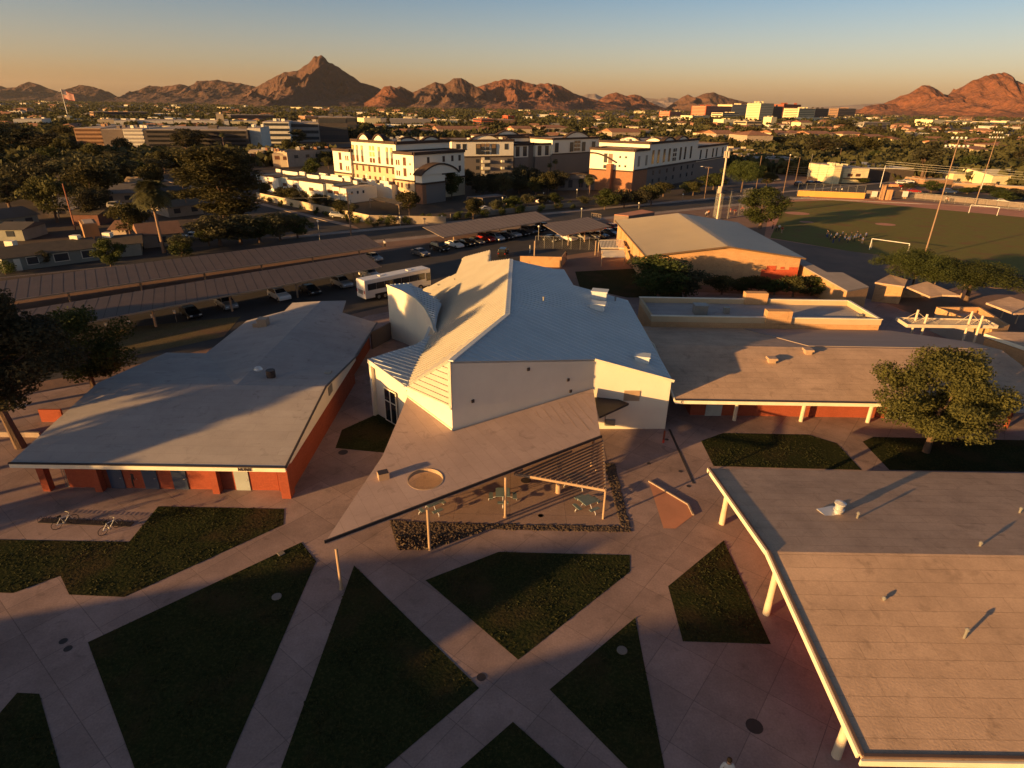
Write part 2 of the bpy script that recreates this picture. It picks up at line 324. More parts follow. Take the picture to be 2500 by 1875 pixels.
# short grass tufts give the lawns a rough surface: one uncountable object
def inside(p, poly):
    c = False; n = len(poly)
    for i in range(n):
        a, b_ = poly[i], poly[(i+1) % n]
        if (a[1] > p[1]) != (b_[1] > p[1]) and p[0] < (b_[0]-a[0])*(p[1]-a[1])/(b_[1]-a[1])+a[0]: c = not c
    return c
gv, gf = [], []
for pl in LAWNS:
    xs = [p[0] for p in pl]; ys = [p[1] for p in pl]; area = abs(sum(pl[i][0]*pl[(i+1) % len(pl)][1]-pl[(i+1) % len(pl)][0]*pl[i][1] for i in range(len(pl))))/2
    for _ in range(int(area*38*(max(xs)-min(xs))*(max(ys)-min(ys))/max(area, 1))):
        x = rg.uniform(min(xs), max(xs)); y = rg.uniform(min(ys), max(ys))
        if not inside((x, y), pl): continue
        k = noise.noise(Vector((x*.5, y*.5, 3)))
        if rg.random() > .55+k*1.2: continue
        a = rg.uniform(0, 6.28); h = rg.uniform(.025, .06)*(1+k); w_ = rg.uniform(.04, .1); lx, ly = rg.uniform(-.06, .06), rg.uniform(-.06, .06); n_ = len(gv)
        gv += [(x-w_*math.cos(a), y-w_*math.sin(a), .03), (x+w_*math.cos(a), y+w_*math.sin(a), .03), (x+lx, y+ly, .03+h)]; gf.append((n_, n_+1, n_+2))
me = bpy.data.meshes.new('grass'); me.from_pydata(gv, [], gf); me.materials.append(leafmat('grass_blades', (.06, .06, .022), (.03, .036, .012), rnd=0, scale=.8)); go = bpy.data.objects.new('grass', me); COL.objects.link(go)
go['kind'] = 'stuff'; go['label'] = 'rough short grass growing on the lawns between the paths'; go['category'] = 'grass'
# other ground patches
sheet('dirt_bed', [G(16, 1600, 665), G(16, 2105, 965), G(16, 2170, 1100), G(16, 1945, 1270), G(16, 1790, 1265)], .028, red_clay)
b = MB(); pts = [G(16, 1600, 665), G(16, 2105, 965), G(16, 2170, 1100)]
for i in range(2): b.bar(pts[i]+Vector((0, 0, .06)), pts[i+1]+Vector((0, 0, .06)), .14, .16)
struct(b.build('kerb', concrete2))
sheet('patio', [G(15, 545, 770), G(15, 530, 905), G(16, 0, 1210), G(16, 1240, 1235), G(16, 985, 60), G(16, -300, 60), G(5, 800, 1180), G(5, 560, 1500)], .022, pink_conc)
ROCKB = [G(15, 265, 890), G(15, 375, 1280), G(15, 785, 1280), G(15, 1530, 1015), G(16, 0, 1290), G(16, 1370, 1315), G(16, 1165, 440), G(16, 1030, 430), G(16, 1245, 1238), G(16, 0, 1222), G(15, 530, 925)]
sheet('rock_bed', ROCKB, .03, mat('rock_bed_soil', (.15, .10, .075), (.08, .055, .04), scale=2))
sheet('driveway_verge', [G(4, 600, 480), G(4, 800, 390), G(4, 1530, 320), G(4, 1420, 450), G(4, 760, 590)], .034, dry_m)
sheet('dark_lawn', [G(5, 1570, 165), G(5, 2250, 130), G(5, 2250, 330), G(5, 2000, 330), G(5, 1900, 330), G(5, 1600, 265)], .034, lawn_m)
# sports field
FIELD = [G(3, 600, 1250), G(3, 700, 1022), G(3, 1000, 1010), G(3, 1400, 1045), G(3, 2210, 1120), (205, 176, 0), (175, 85, 0), G(3, 2210, 1490), G(3, 1800, 1425), G(3, 1100, 1335)]
sheet('sports_field', FIELD, .03, field_m)
sheet('running_track', [G(3, 600, 1060), G(3, 770, 985), G(3, 1200, 1002), (165, 201, 0), (230, 175, 0), (200, 75, 0), (60, 90, 0), G(3, 800, 1290), G(3, 560, 1250)], .018, red_clay)
sheet('dirt_track', [G(3, 560, 1250), G(3, 1100, 1335), G(3, 2210, 1490), (200, 80, 0), (150, 70, 0), (62, 84, 0), (56, 112, 0), (52, 138, 0)], .024, dirt)
for cx, cy, r in ((G(3, 770, 1095).x, G(3, 770, 1095).y, 3.0), (G(3, 1330, 1165).x, G(3, 1330, 1165).y, 2.2), (G(3, 830, 1150).x, G(3, 830, 1150).y, 1.6)):
    sheet('infield_clay', [(cx+r*1.2*math.cos(t*.5236), cy+r*math.sin(t*.5236)) for t in range(12)], .042, red_clay)
b = MB()
for k in range(5):
    o_ = Vector((.6*k+1.0, 2.2*k*.45+1.2, 0)); b.bar(G(3, 700, 1002)+o_, (168+k*.5, 203.3-k*1.3*.6, 0), .12, .01)
for f_ in b.v: pass
struct(b.build('track_lines', mat('line_white', (.7, .66, .6)))).location.z = .05
# trench drain, manholes
b = MB(); b.bar(G(16, 1865, -10)+Vector((0, 0, .022)), G(16, 2180, 690)+Vector((0, 0, .022)), .22, .02); struct(b.build('trench_drain', dark_metal))
for i, (k, x, y, r) in enumerate([(9, 498, 1395, .42), (7, 402, 855, .22), (7, 432, 902, .22), (5, 98, 1312, .42), (16, 20, 650, .42), (15, 2210, 840, .2), (16, 212, 1103, .2), (16, 1600, 430, .18), (16, 2008, 533, .18), (16, 2112, 723, .18), (16, 1832, 123, .18), (8, 975, 1440, .25)]):
    p = G(k, x, y); b = MB(); b.lathe((p.x, p.y, .015), [(r, 0), (r, .014), (r*.93, .016), (r*.9, .012)], 18)
    tag(b.build('manhole_cover', dark_metal), ['large round dark manhole cover on the lower right plaza', 'upper small round lid on the shaded left path', 'lower small round lid on the shaded left path', 'round cover by the dark lawn beside the hall entry', 'round dark cover on the patio under the slatted pergola', 'small round lid at the rock bed edge by the middle picnic table', 'small round lid on the patio left of the corner picnic table', 'small lid on the concrete right of the slatted pergola', 'small lid near the middle of the long drain', 'small lid near the lower end of the long drain', 'small lid beside the red post by the white wall', 'faint round lid where the two paths cross'][i], 'manhole', 'manhole covers in the plaza')
# rocks of the planting bed
rng = random.Random(3); protos = []
for k in range(4):
    bm = bmesh.new(); bmesh.ops.create_icosphere(bm, subdivisions=1, radius=1)
    for v in bm.verts: v.co *= rng.uniform(.65, 1.2); v.co.z *= .6
    me = bpy.data.meshes.new('rock'); bm.to_mesh(me); bm.free(); me.materials.append(rock_m); protos.append(me)
xs = [p[0] for p in ROCKB]; ys = [p[1] for p in ROCKB]; pts = []
while len(pts) < 1500:
    p = (rng.uniform(min(xs), max(xs)), rng.uniform(min(ys), max(ys)))
    if inside(p, ROCKB): pts.append(p)
pts.sort(key=lambda p: (p[0]+3)**2+p[1]**2)
for p in pts[:300]:
    o = bpy.data.objects.new('rock', rng.choice(protos)); COL.objects.link(o); s_ = rng.uniform(.09, .17); o.location = (*p, .03+s_*.1); o.scale = (s_, s_*rng.uniform(.7, 1.2), s_*.45); o.rotation_euler = (rng.uniform(0, 6), rng.uniform(0, 6), rng.uniform(0, 6))
    tag(o, 'brown broken rock in the planting bed beside the canopy patio', 'rock', 'rocks filling the planting bed')
b = MB(); bmv, bmf = [], []
for p in pts[300:]:
    me = rng.choice(protos); s_ = rng.uniform(.07, .15); M_ = Matrix.Translation((*p, .03+s_*.1)) @ Matrix.Rotation(rng.uniform(0, 6), 4, 'Z') @ Matrix.Diagonal((s_, s_, s_*.5, 1)); n_ = len(bmv)
    bmv += [tuple(M_ @ v.co) for v in me.vertices]; bmf += [tuple(n_+i for i in f.vertices) for f in me.polygons]
me = bpy.data.meshes.new('rocks'); me.from_pydata(bmv, [], bmf); me.materials.append(rock_m); o = bpy.data.objects.new('rocks', me); COL.objects.link(o); o['kind'] = 'stuff'; o['label'] = 'smaller brown rocks covering the far strips of the planting bed'; o['category'] = 'rocks'

# ================================================================== SETTING: mountains
def mountain(prof, dist, depth, seed, label, m, amp=.22, baseh=0, foot=1.0):
    "prof: skyline in photo pixels; a real massif at dist metres with front and back slopes"
    pr = []
    for k, x, y in prof:
        px, py = Z(k, x, y); d = ray((px, py)); t = dist/d[1]; pr.append((d[0]*t, CAM_H+d[2]*t))
    pr.sort(); X = np.array([p[0] for p in pr]); Hh = np.array([max(p[1], 0) for p in pr])
    nx = max(90, int((X[-1]-X[0])/ (dist*.0014))); ny = 56; v = []; f = []
    for i in range(nx+1):
        x = X[0]+(X[-1]-X[0])*i/nx; h = float(np.interp(x, X, Hh))
        edge = 1
        for j in range(ny+1):
            t = (j/ny)*2-1 if j/ny > .5 else -(1-2*j/ny); a = abs(t)
            wd = depth*(.35+.65*h/max(Hh)) if t < 0 else depth*.6
            p = Vector((x/dist*16, t*3.2+seed*7, seed*3.1))
            rn = noise.ridged_multi_fractal(Vector((x/dist*22, t*2.4+seed, seed)), 1.0, 2.1, 5, 1.0, 2.0)
            fine = noise.fractal(Vector((x/dist*90, t*10, seed)), 1, 2, 4)
            prof_ = max(0, 1-a)**1.25*.75+max(0, 1-a)**.6*.25
            env = (1-a)*min(1, a*5)
            z = h*prof_-h*amp*1.5*max(0, min(1.5, 1.75-rn))*env+h*.06*fine*min(1, a*6)*(1-a)
            z += h*.035*noise.noise(Vector((x/dist*160, 2.5, seed)))*(1-a)
            xx = x+dist*.006*noise.noise(Vector((x/dist*30, t*4, seed+9)))*env*3
            v.append((xx, dist+t*wd, max(z, -5)+baseh))
    for i in range(nx):
        for j in range(ny): a = i*(ny+1)+j; f.append((a, a+ny+1, a+ny+2, a+1))
    me = bpy.data.meshes.new('mountain'); me.from_pydata(v, [], f); me.materials.append(m); me.polygons.foreach_set('use_smooth', [False]*len(f)); me.update()
    o = bpy.data.objects.new('mountain', me); COL.objects.link(o); o['kind'] = 'structure'; o['label'] = label
    if sum(p.normal.z for p in me.polygons) < 0: me.flip_normals()
    return o
mt_m = mat('mountain_rock', (.14, .07, .05), (.06, .038, .03), scale=.02, mix=.6, rough=1, bump=30, bscale=.02, detail=10)
mt_r = mat('red_mountain_rock', (.21, .08, .045), (.09, .042, .03), scale=.02, mix=.6, rough=1, bump=30, bscale=.02, detail=10)
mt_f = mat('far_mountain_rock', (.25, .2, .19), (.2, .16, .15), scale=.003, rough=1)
q = lambda k, L_: [(k, a, b_) for a, b_ in L_]
mountain(q(1, [(-400, 360), (-200, 300), (-60, 308), (0, 285), (40, 298), (130, 290), (165, 262), (185, 258), (230, 270), (300, 300), (380, 325), (430, 375)]), 7000, 900, 1, 'low dark mountain at the left edge of the skyline', mt_m)
mountain(q(1, [(400, 385), (430, 350), (500, 278), (560, 285), (640, 305), (700, 335), (790, 390)]), 6600, 700, 2, 'small twin humped mountain right of the flagpole', mt_m)
mountain(q(1, [(740, 390), (780, 365), (850, 340), (950, 282), (1040, 290), (1140, 275), (1210, 290), (1250, 255), (1380, 248), (1470, 262), (1560, 275), (1620, 290), (1700, 320), (1800, 400)]), 6200, 1000, 3, 'long low mountain left of the tall peak', mt_m)
mountain(q(1, [(1380, 400), (1480, 350), (1550, 330), (1620, 295), (1700, 250), (1800, 200), (1880, 190), (1960, 140), (1985, 105), (2035, 93), (2065, 105), (2080, 130), (2150, 170), (2210, 205)])+q(2, [(80, 175), (120, 205), (210, 265), (290, 285), (345, 308), (420, 350), (520, 405)]), 5200, 1300, 4, 'tallest pointed mountain peak left of centre', mt_m, amp=.35)
mountain(q(2, [(180, 405), (280, 370), (360, 290), (400, 286), (430, 296), (470, 330), (520, 380), (560, 405)]), 4700, 420, 5, 'small red foothill below the right shoulder of the tallest peak', mt_r)
mountain(q(2, [(380, 380), (430, 300), (460, 285), (540, 325), (600, 300), (680, 262), (740, 275), (800, 240), (850, 237), (910, 270), (960, 300), (1100, 360), (1180, 410)]), 5000, 800, 6, 'jagged brown mountain right of the tallest peak', mt_m, amp=.35)
mountain(q(2, [(820, 400), (880, 290), (970, 285), (1030, 265), (1110, 245), (1210, 245), (1240, 262), (1320, 275), (1400, 268), (1480, 285), (1560, 330), (1640, 360), (1720, 380), (1850, 410)]), 5400, 1100, 7, 'broad reddish mountain in the centre of the skyline', mt_r, amp=.35)
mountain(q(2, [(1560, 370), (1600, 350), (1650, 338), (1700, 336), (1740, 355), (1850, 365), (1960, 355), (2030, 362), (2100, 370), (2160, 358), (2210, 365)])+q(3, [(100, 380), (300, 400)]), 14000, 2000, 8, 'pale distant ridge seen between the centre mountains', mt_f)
mountain(q(2, [(1680, 410), (1720, 375), (1780, 340), (1830, 325), (1880, 345), (1900, 350), (1950, 338), (1990, 350), (2040, 385), (2120, 420)]), 6200, 600, 9, 'two small rounded brown hills right of centre', mt_r)
mountain(q(3, [(-60, 430), (-20, 395), (0, 385), (40, 355), (75, 337), (120, 360), (180, 335), (240, 325), (300, 350), (370, 370), (455, 390), (520, 430)]), 6500, 700, 10, 'brown double hill behind the office towers', mt_m)
mountain(q(3, [(1080, 470), (1150, 455), (1200, 415), (1290, 400), (1390, 400), (1430, 365), (1500, 320), (1540, 300), (1560, 282), (1610, 278), (1660, 310), (1680, 340), (1740, 340), (1800, 318), (1870, 260), (1970, 218), (2080, 203), (2110, 215), (2150, 245), (2210, 285), (2350, 340), (2700, 420)]), 4800, 1300, 11, 'large red camel backed mountain at the right edge', mt_r, amp=.3)
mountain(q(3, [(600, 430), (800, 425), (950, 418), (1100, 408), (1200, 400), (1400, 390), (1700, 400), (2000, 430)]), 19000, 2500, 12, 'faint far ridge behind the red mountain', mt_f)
# ================================================================== CAMPUS BUILDINGS
def lettering(txt, loc, rot, size, parent, m=dark_metal, name='lettering'):
    cu = bpy.data.curves.new(name, 'FONT'); cu.body = txt; cu.size = size; cu.extrude = .015; cu.align_x = 'CENTER'; cu.align_y = 'CENTER'; cu.offset = .012*size/.35
    t = bpy.data.objects.new(name, cu); COL.objects.link(t); bpy.context.view_layer.update()
    me = bpy.data.meshes.new_from_object(t.evaluated_get(bpy.context.evaluated_depsgraph_get())); bpy.data.objects.remove(t)
    o = bpy.data.objects.new(name, me); COL.objects.link(o); me.materials.clear(); me.materials.append(m); o.parent = parent
    off = WL.get(parent.name, Vector()); o.location = Vector(loc)-off; o.rotation_euler = rot; WL[o.name] = Vector(off); CH.setdefault(parent.name, []).append(o); return o
def fascia(parent, pts, h, w_, m, drop=0.0, name='fascia'):
    b = MB()
    for i in range(len(pts)-1): b.bar(Vector(pts[i])-Vector((0, 0, h/2+drop)), Vector(pts[i+1])-Vector((0, 0, h/2+drop)), w_, h)
    return b.build(name, m, parent)
def roof_vent(parent, p, size=(.9, .9, .45), m=grey_metal, name='roof_vent', rz=0):
    b = MB(); b.box((p[0], p[1], p[2]+size[2]*.3), (size[0]*.7, size[1]*.7, size[2]*.6), rz); b.box((p[0], p[1], p[2]+size[2]*.75), size[:2]+(size[2]*.35,), rz, .92)
    return b.build(name, m, parent)
def pipe_vent(parent, p, h=.4, r=.09, name='vent_pipe'):
    b = MB(); b.tube(p, (p[0], p[1], p[2]+h), r, r, 8); b.lathe((p[0], p[1], p[2]+h), [(r*1.7, 0), (r*1.7, .06), (r*.6, .14)], 8); return b.build(name, grey_metal, parent)
# ---- A: low building with the NURSE door
t = thing('school_building', 'low brick school building with grey gable roof and NURSE sign over its corner door', 'school building', (-27, 50, 0))
b = MB(); b.prism([(-35.6, 43.2), (-18.2, 43.2), (-18.2, 39.9), (-17.25, 39.9), (-17.25, 60.6), (-35.6, 60.6)], 0, 2.72); b.prism([(-32.6, 60.6), (-17.9, 60.6), (-17.9, 71.2), (-32.6, 71.2)], 0, 2.72); b.build('wall', brick_red, t)
# gable end panel above the brick
b = MB(); b.v = []
gp = [(38.75, 2.6), (60.9, 2.6), (60.9, 2.98), (49.8, 4.42), (38.75, 2.98)]
n_ = len(gp)
for x in (-17.02, -17.2): b.v += [(x, y, z) for y, z in gp]
b.f = [tuple(range(n_)), tuple(range(n_, 2*n_))[::-1]]+[(i, i+n_, (i+1) % n_+n_, (i+1) % n_) for i in range(n_)]; b.mi = [0]*len(b.f)
gpn = b.build('gable_panel', white_wall, t)
b = MB(); b.box((-16.98, 51.2, 3.65), (.1, 1.1, .8)); [b.box((-16.93, 51.2, 3.35+.15*i), (.06, 1.0, .05)) for i in range(5)]; b.build('louvre', grey_metal, t)
ex, rx, ry = -37.6, -16.95, 49.8
b = MB(); th = .16
b.slab([(ex, 38.6, 3.1), (rx, 38.6, 3.1), (rx, ry, 4.6), (ex, ry, 4.6)], th)
b.slab([(ex, ry, 4.6), (rx, ry, 4.6), (rx, 61, 3.1), (ex, 61, 3.1)], th)
zl = lambda x: 4.6-1.5*(-25-x)/8.3
zr = lambda x: 4.6-1.5*(x+25)/8.0
b.slab([(-25, 50, 4.597), (-33.3, 50, zl(-33.3)-.01), (-33.3, 72, zl(-33.3)-.01), (-29.1, 73.8, zl(-29.1)), (-29.3, 77.4, zl(-29.3)), (-25, 75.8, 4.597)], th)
b.slab([(-25, 50, 4.597), (-25, 75.8, 4.597), (-22.3, 77.9, zr(-22.3)), (-21.6, 73.2, zr(-21.6)), (-17.1, 71.9, zr(-17.1)), (-17.1, 50, zr(-17.1))], th)
b.build('roof', grey_roof, t)
fascia(t, [(ex, 38.55, 3.08), (-16.9, 38.55, 3.08)], .34, .1, white_trim)
fascia(t, [(ex-.03, 38.55, 3.18), (-16.87, 38.55, 3.18)], .1, .14, dark_metal, name='roof_edge')
fascia(t, [(-16.87, 38.55, 3.17), (-16.87, ry, 4.67), (-16.87, 61, 3.17), (-17.0, 72, 3.17)], .12, .14, dark_metal, name='roof_edge')
b = MB(); b.box((-26.6, 39.95, 1.36), (16.6, .3, 2.72)); b.v = [(v[0], v[1]+.25, v[2]) for v in b.v]; b.build('wall', brick_red, t)
for x, lab in ((-21.1, None), (-28.3, 'blue door'), (-31.0, 'blue door'), (-26.0, 'blue door')):
    b = MB(); b.box((x, 40.02, 1.04), (1.12, .08, 2.08)); dd = b.build('door', grey_door if lab is None else blue_door, t)
    if lab: dd['label'] = lab
    b = MB(); b.box((x+.38, 39.95, 1.0), (.12, .06, .05)); b.build('handle', bright_steel, dd)
for x in (-36.3, -32.2, -23.0): b = MB(); b.box((x, 39.7, 1.37), (.55, .55, 2.74)); b.build('pier', brick_red, t)
b = MB(); b.box((-17.35, 39.4, 1.37), (.7, .9, 2.74)); b.build('pier', brick_red, t)
b = MB()
for i in range(16): b.tube((-35.2+.17*i, 40.1, 0), (-35.2+.17*i, 40.1, 2.3), .025, .025, 5)
b.bar((-35.3, 40.1, .05), (-32.5, 40.1, .05), .05, .05).bar((-35.3, 40.1, 2.3), (-32.5, 40.1, 2.3), .05, .05); b.build('security_gate', grey_metal, t)
lettering('NURSE', (G(4, 1535, 1309, 3.0).x, 38.47, 2.92), (rad(90), 0, 0), .34, t)
p = G(4, 1725, 720, 4.0); b = MB(); b.tube((p.x, p.y, p.z-.1), (p.x, p.y, p.z+1.0), .42, .42, 14); b.box((p.x-.5, p.y-.1, p.z), (1.3, .9, .12)); b.build('cooling_unit', dark_metal, t)
p = G(4, 1645, 690, 4.0); b = MB(); b.lathe((p.x, p.y, p.z), [(.2, -.2), (.2, .35), (.36, .4), (.42, .6), (.3, .8), (.05, .88)], 14); b.build('roof_turbine', bright_steel, t)
p = G(4, 1330, 775, 3.9); roof_vent(t, (p.x, p.y, p.z), (.9, .6, .45))
p = G(4, 2085, 680, 4.0); roof_vent(t, (p.x, p.y, p.z-.1), (.6, .6, .35))
p = G(4, 1675, 385, 3.6); b = MB(); b.box((p.x, p.y, p.z+.55), (1.1, 1.1, 1.1)); b.box((p.x-.8, p.y, p.z+.2), (.9, .4, .4)); b.build('cooling_unit', tan_metal, t)
# ---- hall: faceted white metal building
t = thing('school_hall', 'white metal roofed hall with folded ribbed roof planes in the centre of the campus', 'school hall', (0, 60, 0))
P = Vector((-4.72, 42.95, 10.1)); J = Vector((7.5, 50.95, 7.2)); R = Vector((14.87, 51.2, 5.1)); plR = plane(P, J, R)
K = onp(plR, Z(5, 1140, 440)); F = onp(plR, Z(5, 1165, 88))
dR = onp(plR, Z(5, 1905, 345)); F = G(5, 1165, 88, 9.3); plR2 = plane(K, dR, F)
RR2 = [dR]+[onp(plR2, Z(5, x, y)) for x, y in ((1560, 250), (1500, 150), (1425, 145))]+[F, K]
RR1 = [P, J, R, dR, K]; RR = [P, J, R]+RR2
V1 = Vector((-9.3, 48.5, 5.25)); plL = plane(V1, K, F)
C1 = Vector((-4.75, 42.93, 6.15))
eL = [onp(plL, Z(5, x, y)) for x, y in ((1020, 105), (1035, 32), (860, 78), (815, 183), (600, 285), (720, 372))]
RL = [P, K, F]+eL+[V1]
b = MB(); b.slab(RR1, .18); b.slab(RR2, .18); rfr = b.build('roof', white_metal, t)
b = MB()
for tri in ([V1, C1, P], [V1, P, K], ): b.face(tri); b.face([q_-Vector((0, .02, .18)) for q_ in tri[::-1]])
b.slab([K, F]+eL+[V1], .16); cream_metal = mat('rib_shade_cream_metal', (.46, .43, .37), (.40, .375, .32), scale=.3, rough=.55); rfl = b.build('roof', cream_metal, t)  # cream metal darkened to stand in for shade between the ribs
rfl['label'] = 'ribbed left roof plane catching the sun'
def ribs(poly, axis, gap, w_, h, name, parent, m):
    "standing seams: parallel raised ribs clipped to a roof outline; axis = rib direction in plan"
    A = plane(*poly[:3]) if not isinstance(poly, tuple) else poly[0]
    pts = poly if not isinstance(poly, tuple) else poly[1]
    a = Vector((axis[0], axis[1])).normalized(); nn = Vector((-a.y, a.x)); ts = [nn.dot(Vector(p_[:2])) for p_ in pts]; b = MB(); t_ = min(ts)+gap*.5
    zf = lambda x, y: A[0][2]-((x-A[0][0])*A[1][0]+(y-A[0][1])*A[1][1])/A[1][2]
    while t_ < max(ts):
        cr = []
        for i in range(len(pts)):
            p0, p1 = pts[i], pts[(i+1) % len(pts)]; d0 = nn.dot(Vector(p0[:2]))-t_; d1 = nn.dot(Vector(p1[:2]))-t_
            if (d0 > 0) != (d1 > 0): k_ = d0/(d0-d1); cr.append(a.dot(Vector(p0[:2]).lerp(Vector(p1[:2]), k_)))
        cr.sort()
        for i in range(0, len(cr)-1, 2):
            if cr[i+1]-cr[i] < .4: continue
            q0 = nn*t_+a*(cr[i]+.12); q1 = nn*t_+a*(cr[i+1]-.12)
            b.bar((q0.x, q0.y, zf(q0.x, q0.y)+h*.45), (q1.x, q1.y, zf(q1.x, q1.y)+h*.45), w_, h)
        t_ += gap
    return b.build(name, m, parent)
ribs((plL, [K, F]+eL+[V1]), (.97, -.10), .64, .2, .25, 'roof_ribs', rfl, cream_metal)
ribs((plane(V1, P, K), [V1, P, K]), (.97, -.10), .64, .2, .25, 'roof_ribs', rfl, cream_metal)
b = MB()
for k_ in np.arange(.05, .97, .13):
    a0 = V1.lerp(P, k_) if k_ > 0 else V1; a1 = C1.lerp(P, k_); b.bar(a0+Vector((-.04, -.06, 0)), a1+Vector((-.06, -.1, 0)), .12, .14)
b.build('roof_ribs', cream_metal, rfl)
ribs((plR, RR1), (.96, -.30), .8, .07, .045, 'roof_ribs', rfr, white_metal); ribs((plR2, RR2), (.96, -.30), .8, .07, .045, 'roof_ribs', rfr, white_metal)
b = MB(); b.bar(F+Vector((0, 0, .05)), K+Vector((0, 0, .05)), .5, .12); b.bar(K+Vector((0, 0, .05)), P+Vector((0, 0, .05)), .4, .12); b.build('ridge_cap', white_metal, t)
# walls
def wall(parent, pts, m, name='wall', th=.25):
    "vertical wall from a list of (x, y, z0, z1) stations"
    b = MB()
    for i in range(len(pts)-1):
        (x0, y0, a0, a1), (x1, y1, b0, b1) = pts[i], pts[i+1]; d = Vector((x1-x0, y1-y0)).normalized(); n2 = Vector((-d.y, d.x))*th
        b.prism([(x0, y0), (x1, y1), (x1+n2.x, y1+n2.y), (x0+n2.x, y0+n2.y)], [a0, b0, b0, a0], [a1, b1, b1, a1])
    return b.build(name, m, parent)
grey_wall = white_wall
wall(t, [(P.x, P.y, 0, P.z-.02), (J.x, J.y, 0, J.z-.02)], white_wall)
wall(t, [(J.x, J.y, 0, J.z-.02), (R.x-.15, R.y, 0, R.z-.06)], white_wall)
wall(t, [(V1.x, V1.y, 0, 5.1), (C1.x, C1.y, 0, 6.0)], white_wall)
wall(t, [(R.x-.12, R.y, 0, R.z-.1), (RR[3].x-.15, RR[3].y, 0, RR[3].z-.1)], white_wall)
wall(t, [(q_.x, q_.y, 0, q_.z-.1) for q_ in RR[3:8]], white_wall)
wall(t, [(q_.x, q_.y, 0, q_.z-.1) for q_ in [F]+eL[:5]], white_wall)
for q0, q1, w_, h_ in ((P+Vector((-.14, 0, 0)), Vector((P.x-.14, P.y, 6.15)), .22, .3), (V1+Vector((-.05, -.12, 0)), C1+Vector((-.05, -.12, 0)), .12, .28), (Vector((V1.x, V1.y-.1, 4.45)), Vector((C1.x, C1.y-.1, 4.2)), .12, .1), (J+Vector((0, -.12, 0)), R+Vector((.1, -.12, 0)), .12, .26)): b = MB(); b.bar(q0, q1, w_, h_); b.build('edge_trim', white_trim, t)
wl = Vector((J.x-P.x, J.y-P.y, 0)).normalized(); wn2 = Vector((wl.y, -wl.x, 0))
for px_, py_ in ((920, 985), (1272, 783), (1525, 850), (1540, 922)):
    d = ray(Z(5, px_, py_)); tt = ((np.array(P)-EYE)@np.array(wn2))/(d@np.array(wn2)); q_ = Vector(EYE+d*tt)+wn2*.05
    b = MB(); b.bar(q_-wl*.12, q_+wl*.12, .12, .26); b.build('wall_light', dark_metal, t)
b = MB(); b.box((10.6+.6, 51.1, 3.55), (1.5, .14, 1.05)); [b.box((11.2, 51.02, 3.12+.12*i), (1.4, .08, .05)) for i in range(8)]; b.build('louvre', tan_metal, t)
b = MB(); b.box((9.4, 50.95, .75), (.9, .3, .6)); b.tube((8.9, 51.0, .4), (8.9, 51.0, 1.4), .05); b.build('meter_box', grey_metal, t)
b = MB(); b.slab([G(5, 1685, 915, 3.55), G(5, 1912, 1000, 3.0), G(5, 1725, 1085, 3.0)], .2); sa = b.build('awning', dark_metal, t)
# rooftop boxes
for px_, py_, s_ in ((1725, 305, (1.9, 1.5, .9)), (1715, 375, (1.7, 1.4, .7)), (1995, 705, (1.5, 1.2, .6))):
    q_ = onp(plR, Z(5, px_, py_+25)); b = MB(); b.box((q_.x, q_.y, q_.z+s_[2]*.4), (s_[0]*.9, s_[1]*.9, s_[2]), rad(-15)); b.box((q_.x, q_.y, q_.z+s_[2]*.95), (s_[0], s_[1], .12), rad(-15)); b.build('cooling_unit', white_metal, t)
for px_, py_ in ((1825, 350), (1370, 350)): q_ = onp(plR, Z(5, px_, py_)); pipe_vent(t, q_, .35)
for px_, py_ in ((700, 262), (805, 228), (1018, 78)): q_ = onp(plL, Z(5, px_, py_)); pipe_vent(t, q_, .35, .07)
# south-west wing over the entry
SW = [G(5, 258, 718, 6.0), G(5, 400, 672, 5.8), G(5, 560, 625, 5.5), G(5, 690, 540, 5.35), V1+Vector((.0, .05, .02))]
b = MB(); b.slab(SW, .15); w1 = b.build('roof', white_metal, t)
ribs(([plane(SW[0], SW[2], SW[4])][0], SW), (.94, -.33), .7, .12, .1, 'roof_ribs', w1, white_metal)
fascia(t, [SW[0]+Vector((-.05, -.08, .04)), SW[4]+Vector((-.0, -.1, .04))], .42, .12, white_trim)
wall(t, [(SW[0].x+.1, SW[0].y+.5, 0, 5.75), (V1.x, V1.y+.9, 0, 5.0)], white_wall)
wall(t, [(q_.x, q_.y-.05, 0, q_.z-.18) for q_ in SW[:4][::-1]], white_wall)
wd = Vector((V1.x-SW[0].x, V1.y+.4-SW[0].y, 0)).normalized()
for px_, top in ((385, 0),):
    a0 = Vector((-12.15, 52.05, 0)); b = MB(); b.bar(a0+Vector((0, -.05, 1.9)), a0+wd*1.9+Vector((0, -.05, 1.9)), .12, 3.4); o_ = b.build('entry_door', glass, t)
    b = MB()
    for s_ in (0, .95, 1.9): b.bar(a0+wd*s_+Vector((0, -.12, .2)), a0+wd*s_+Vector((.0, -.121, 3.6)), .1, .1)
    for z_ in (.2, 2.35, 3.6): b.bar(a0+Vector((0, -.12, z_)), a0+wd*1.9+Vector((0, -.12, z_)), .08, .09)
    b.build('door_frame', white_trim, o_)
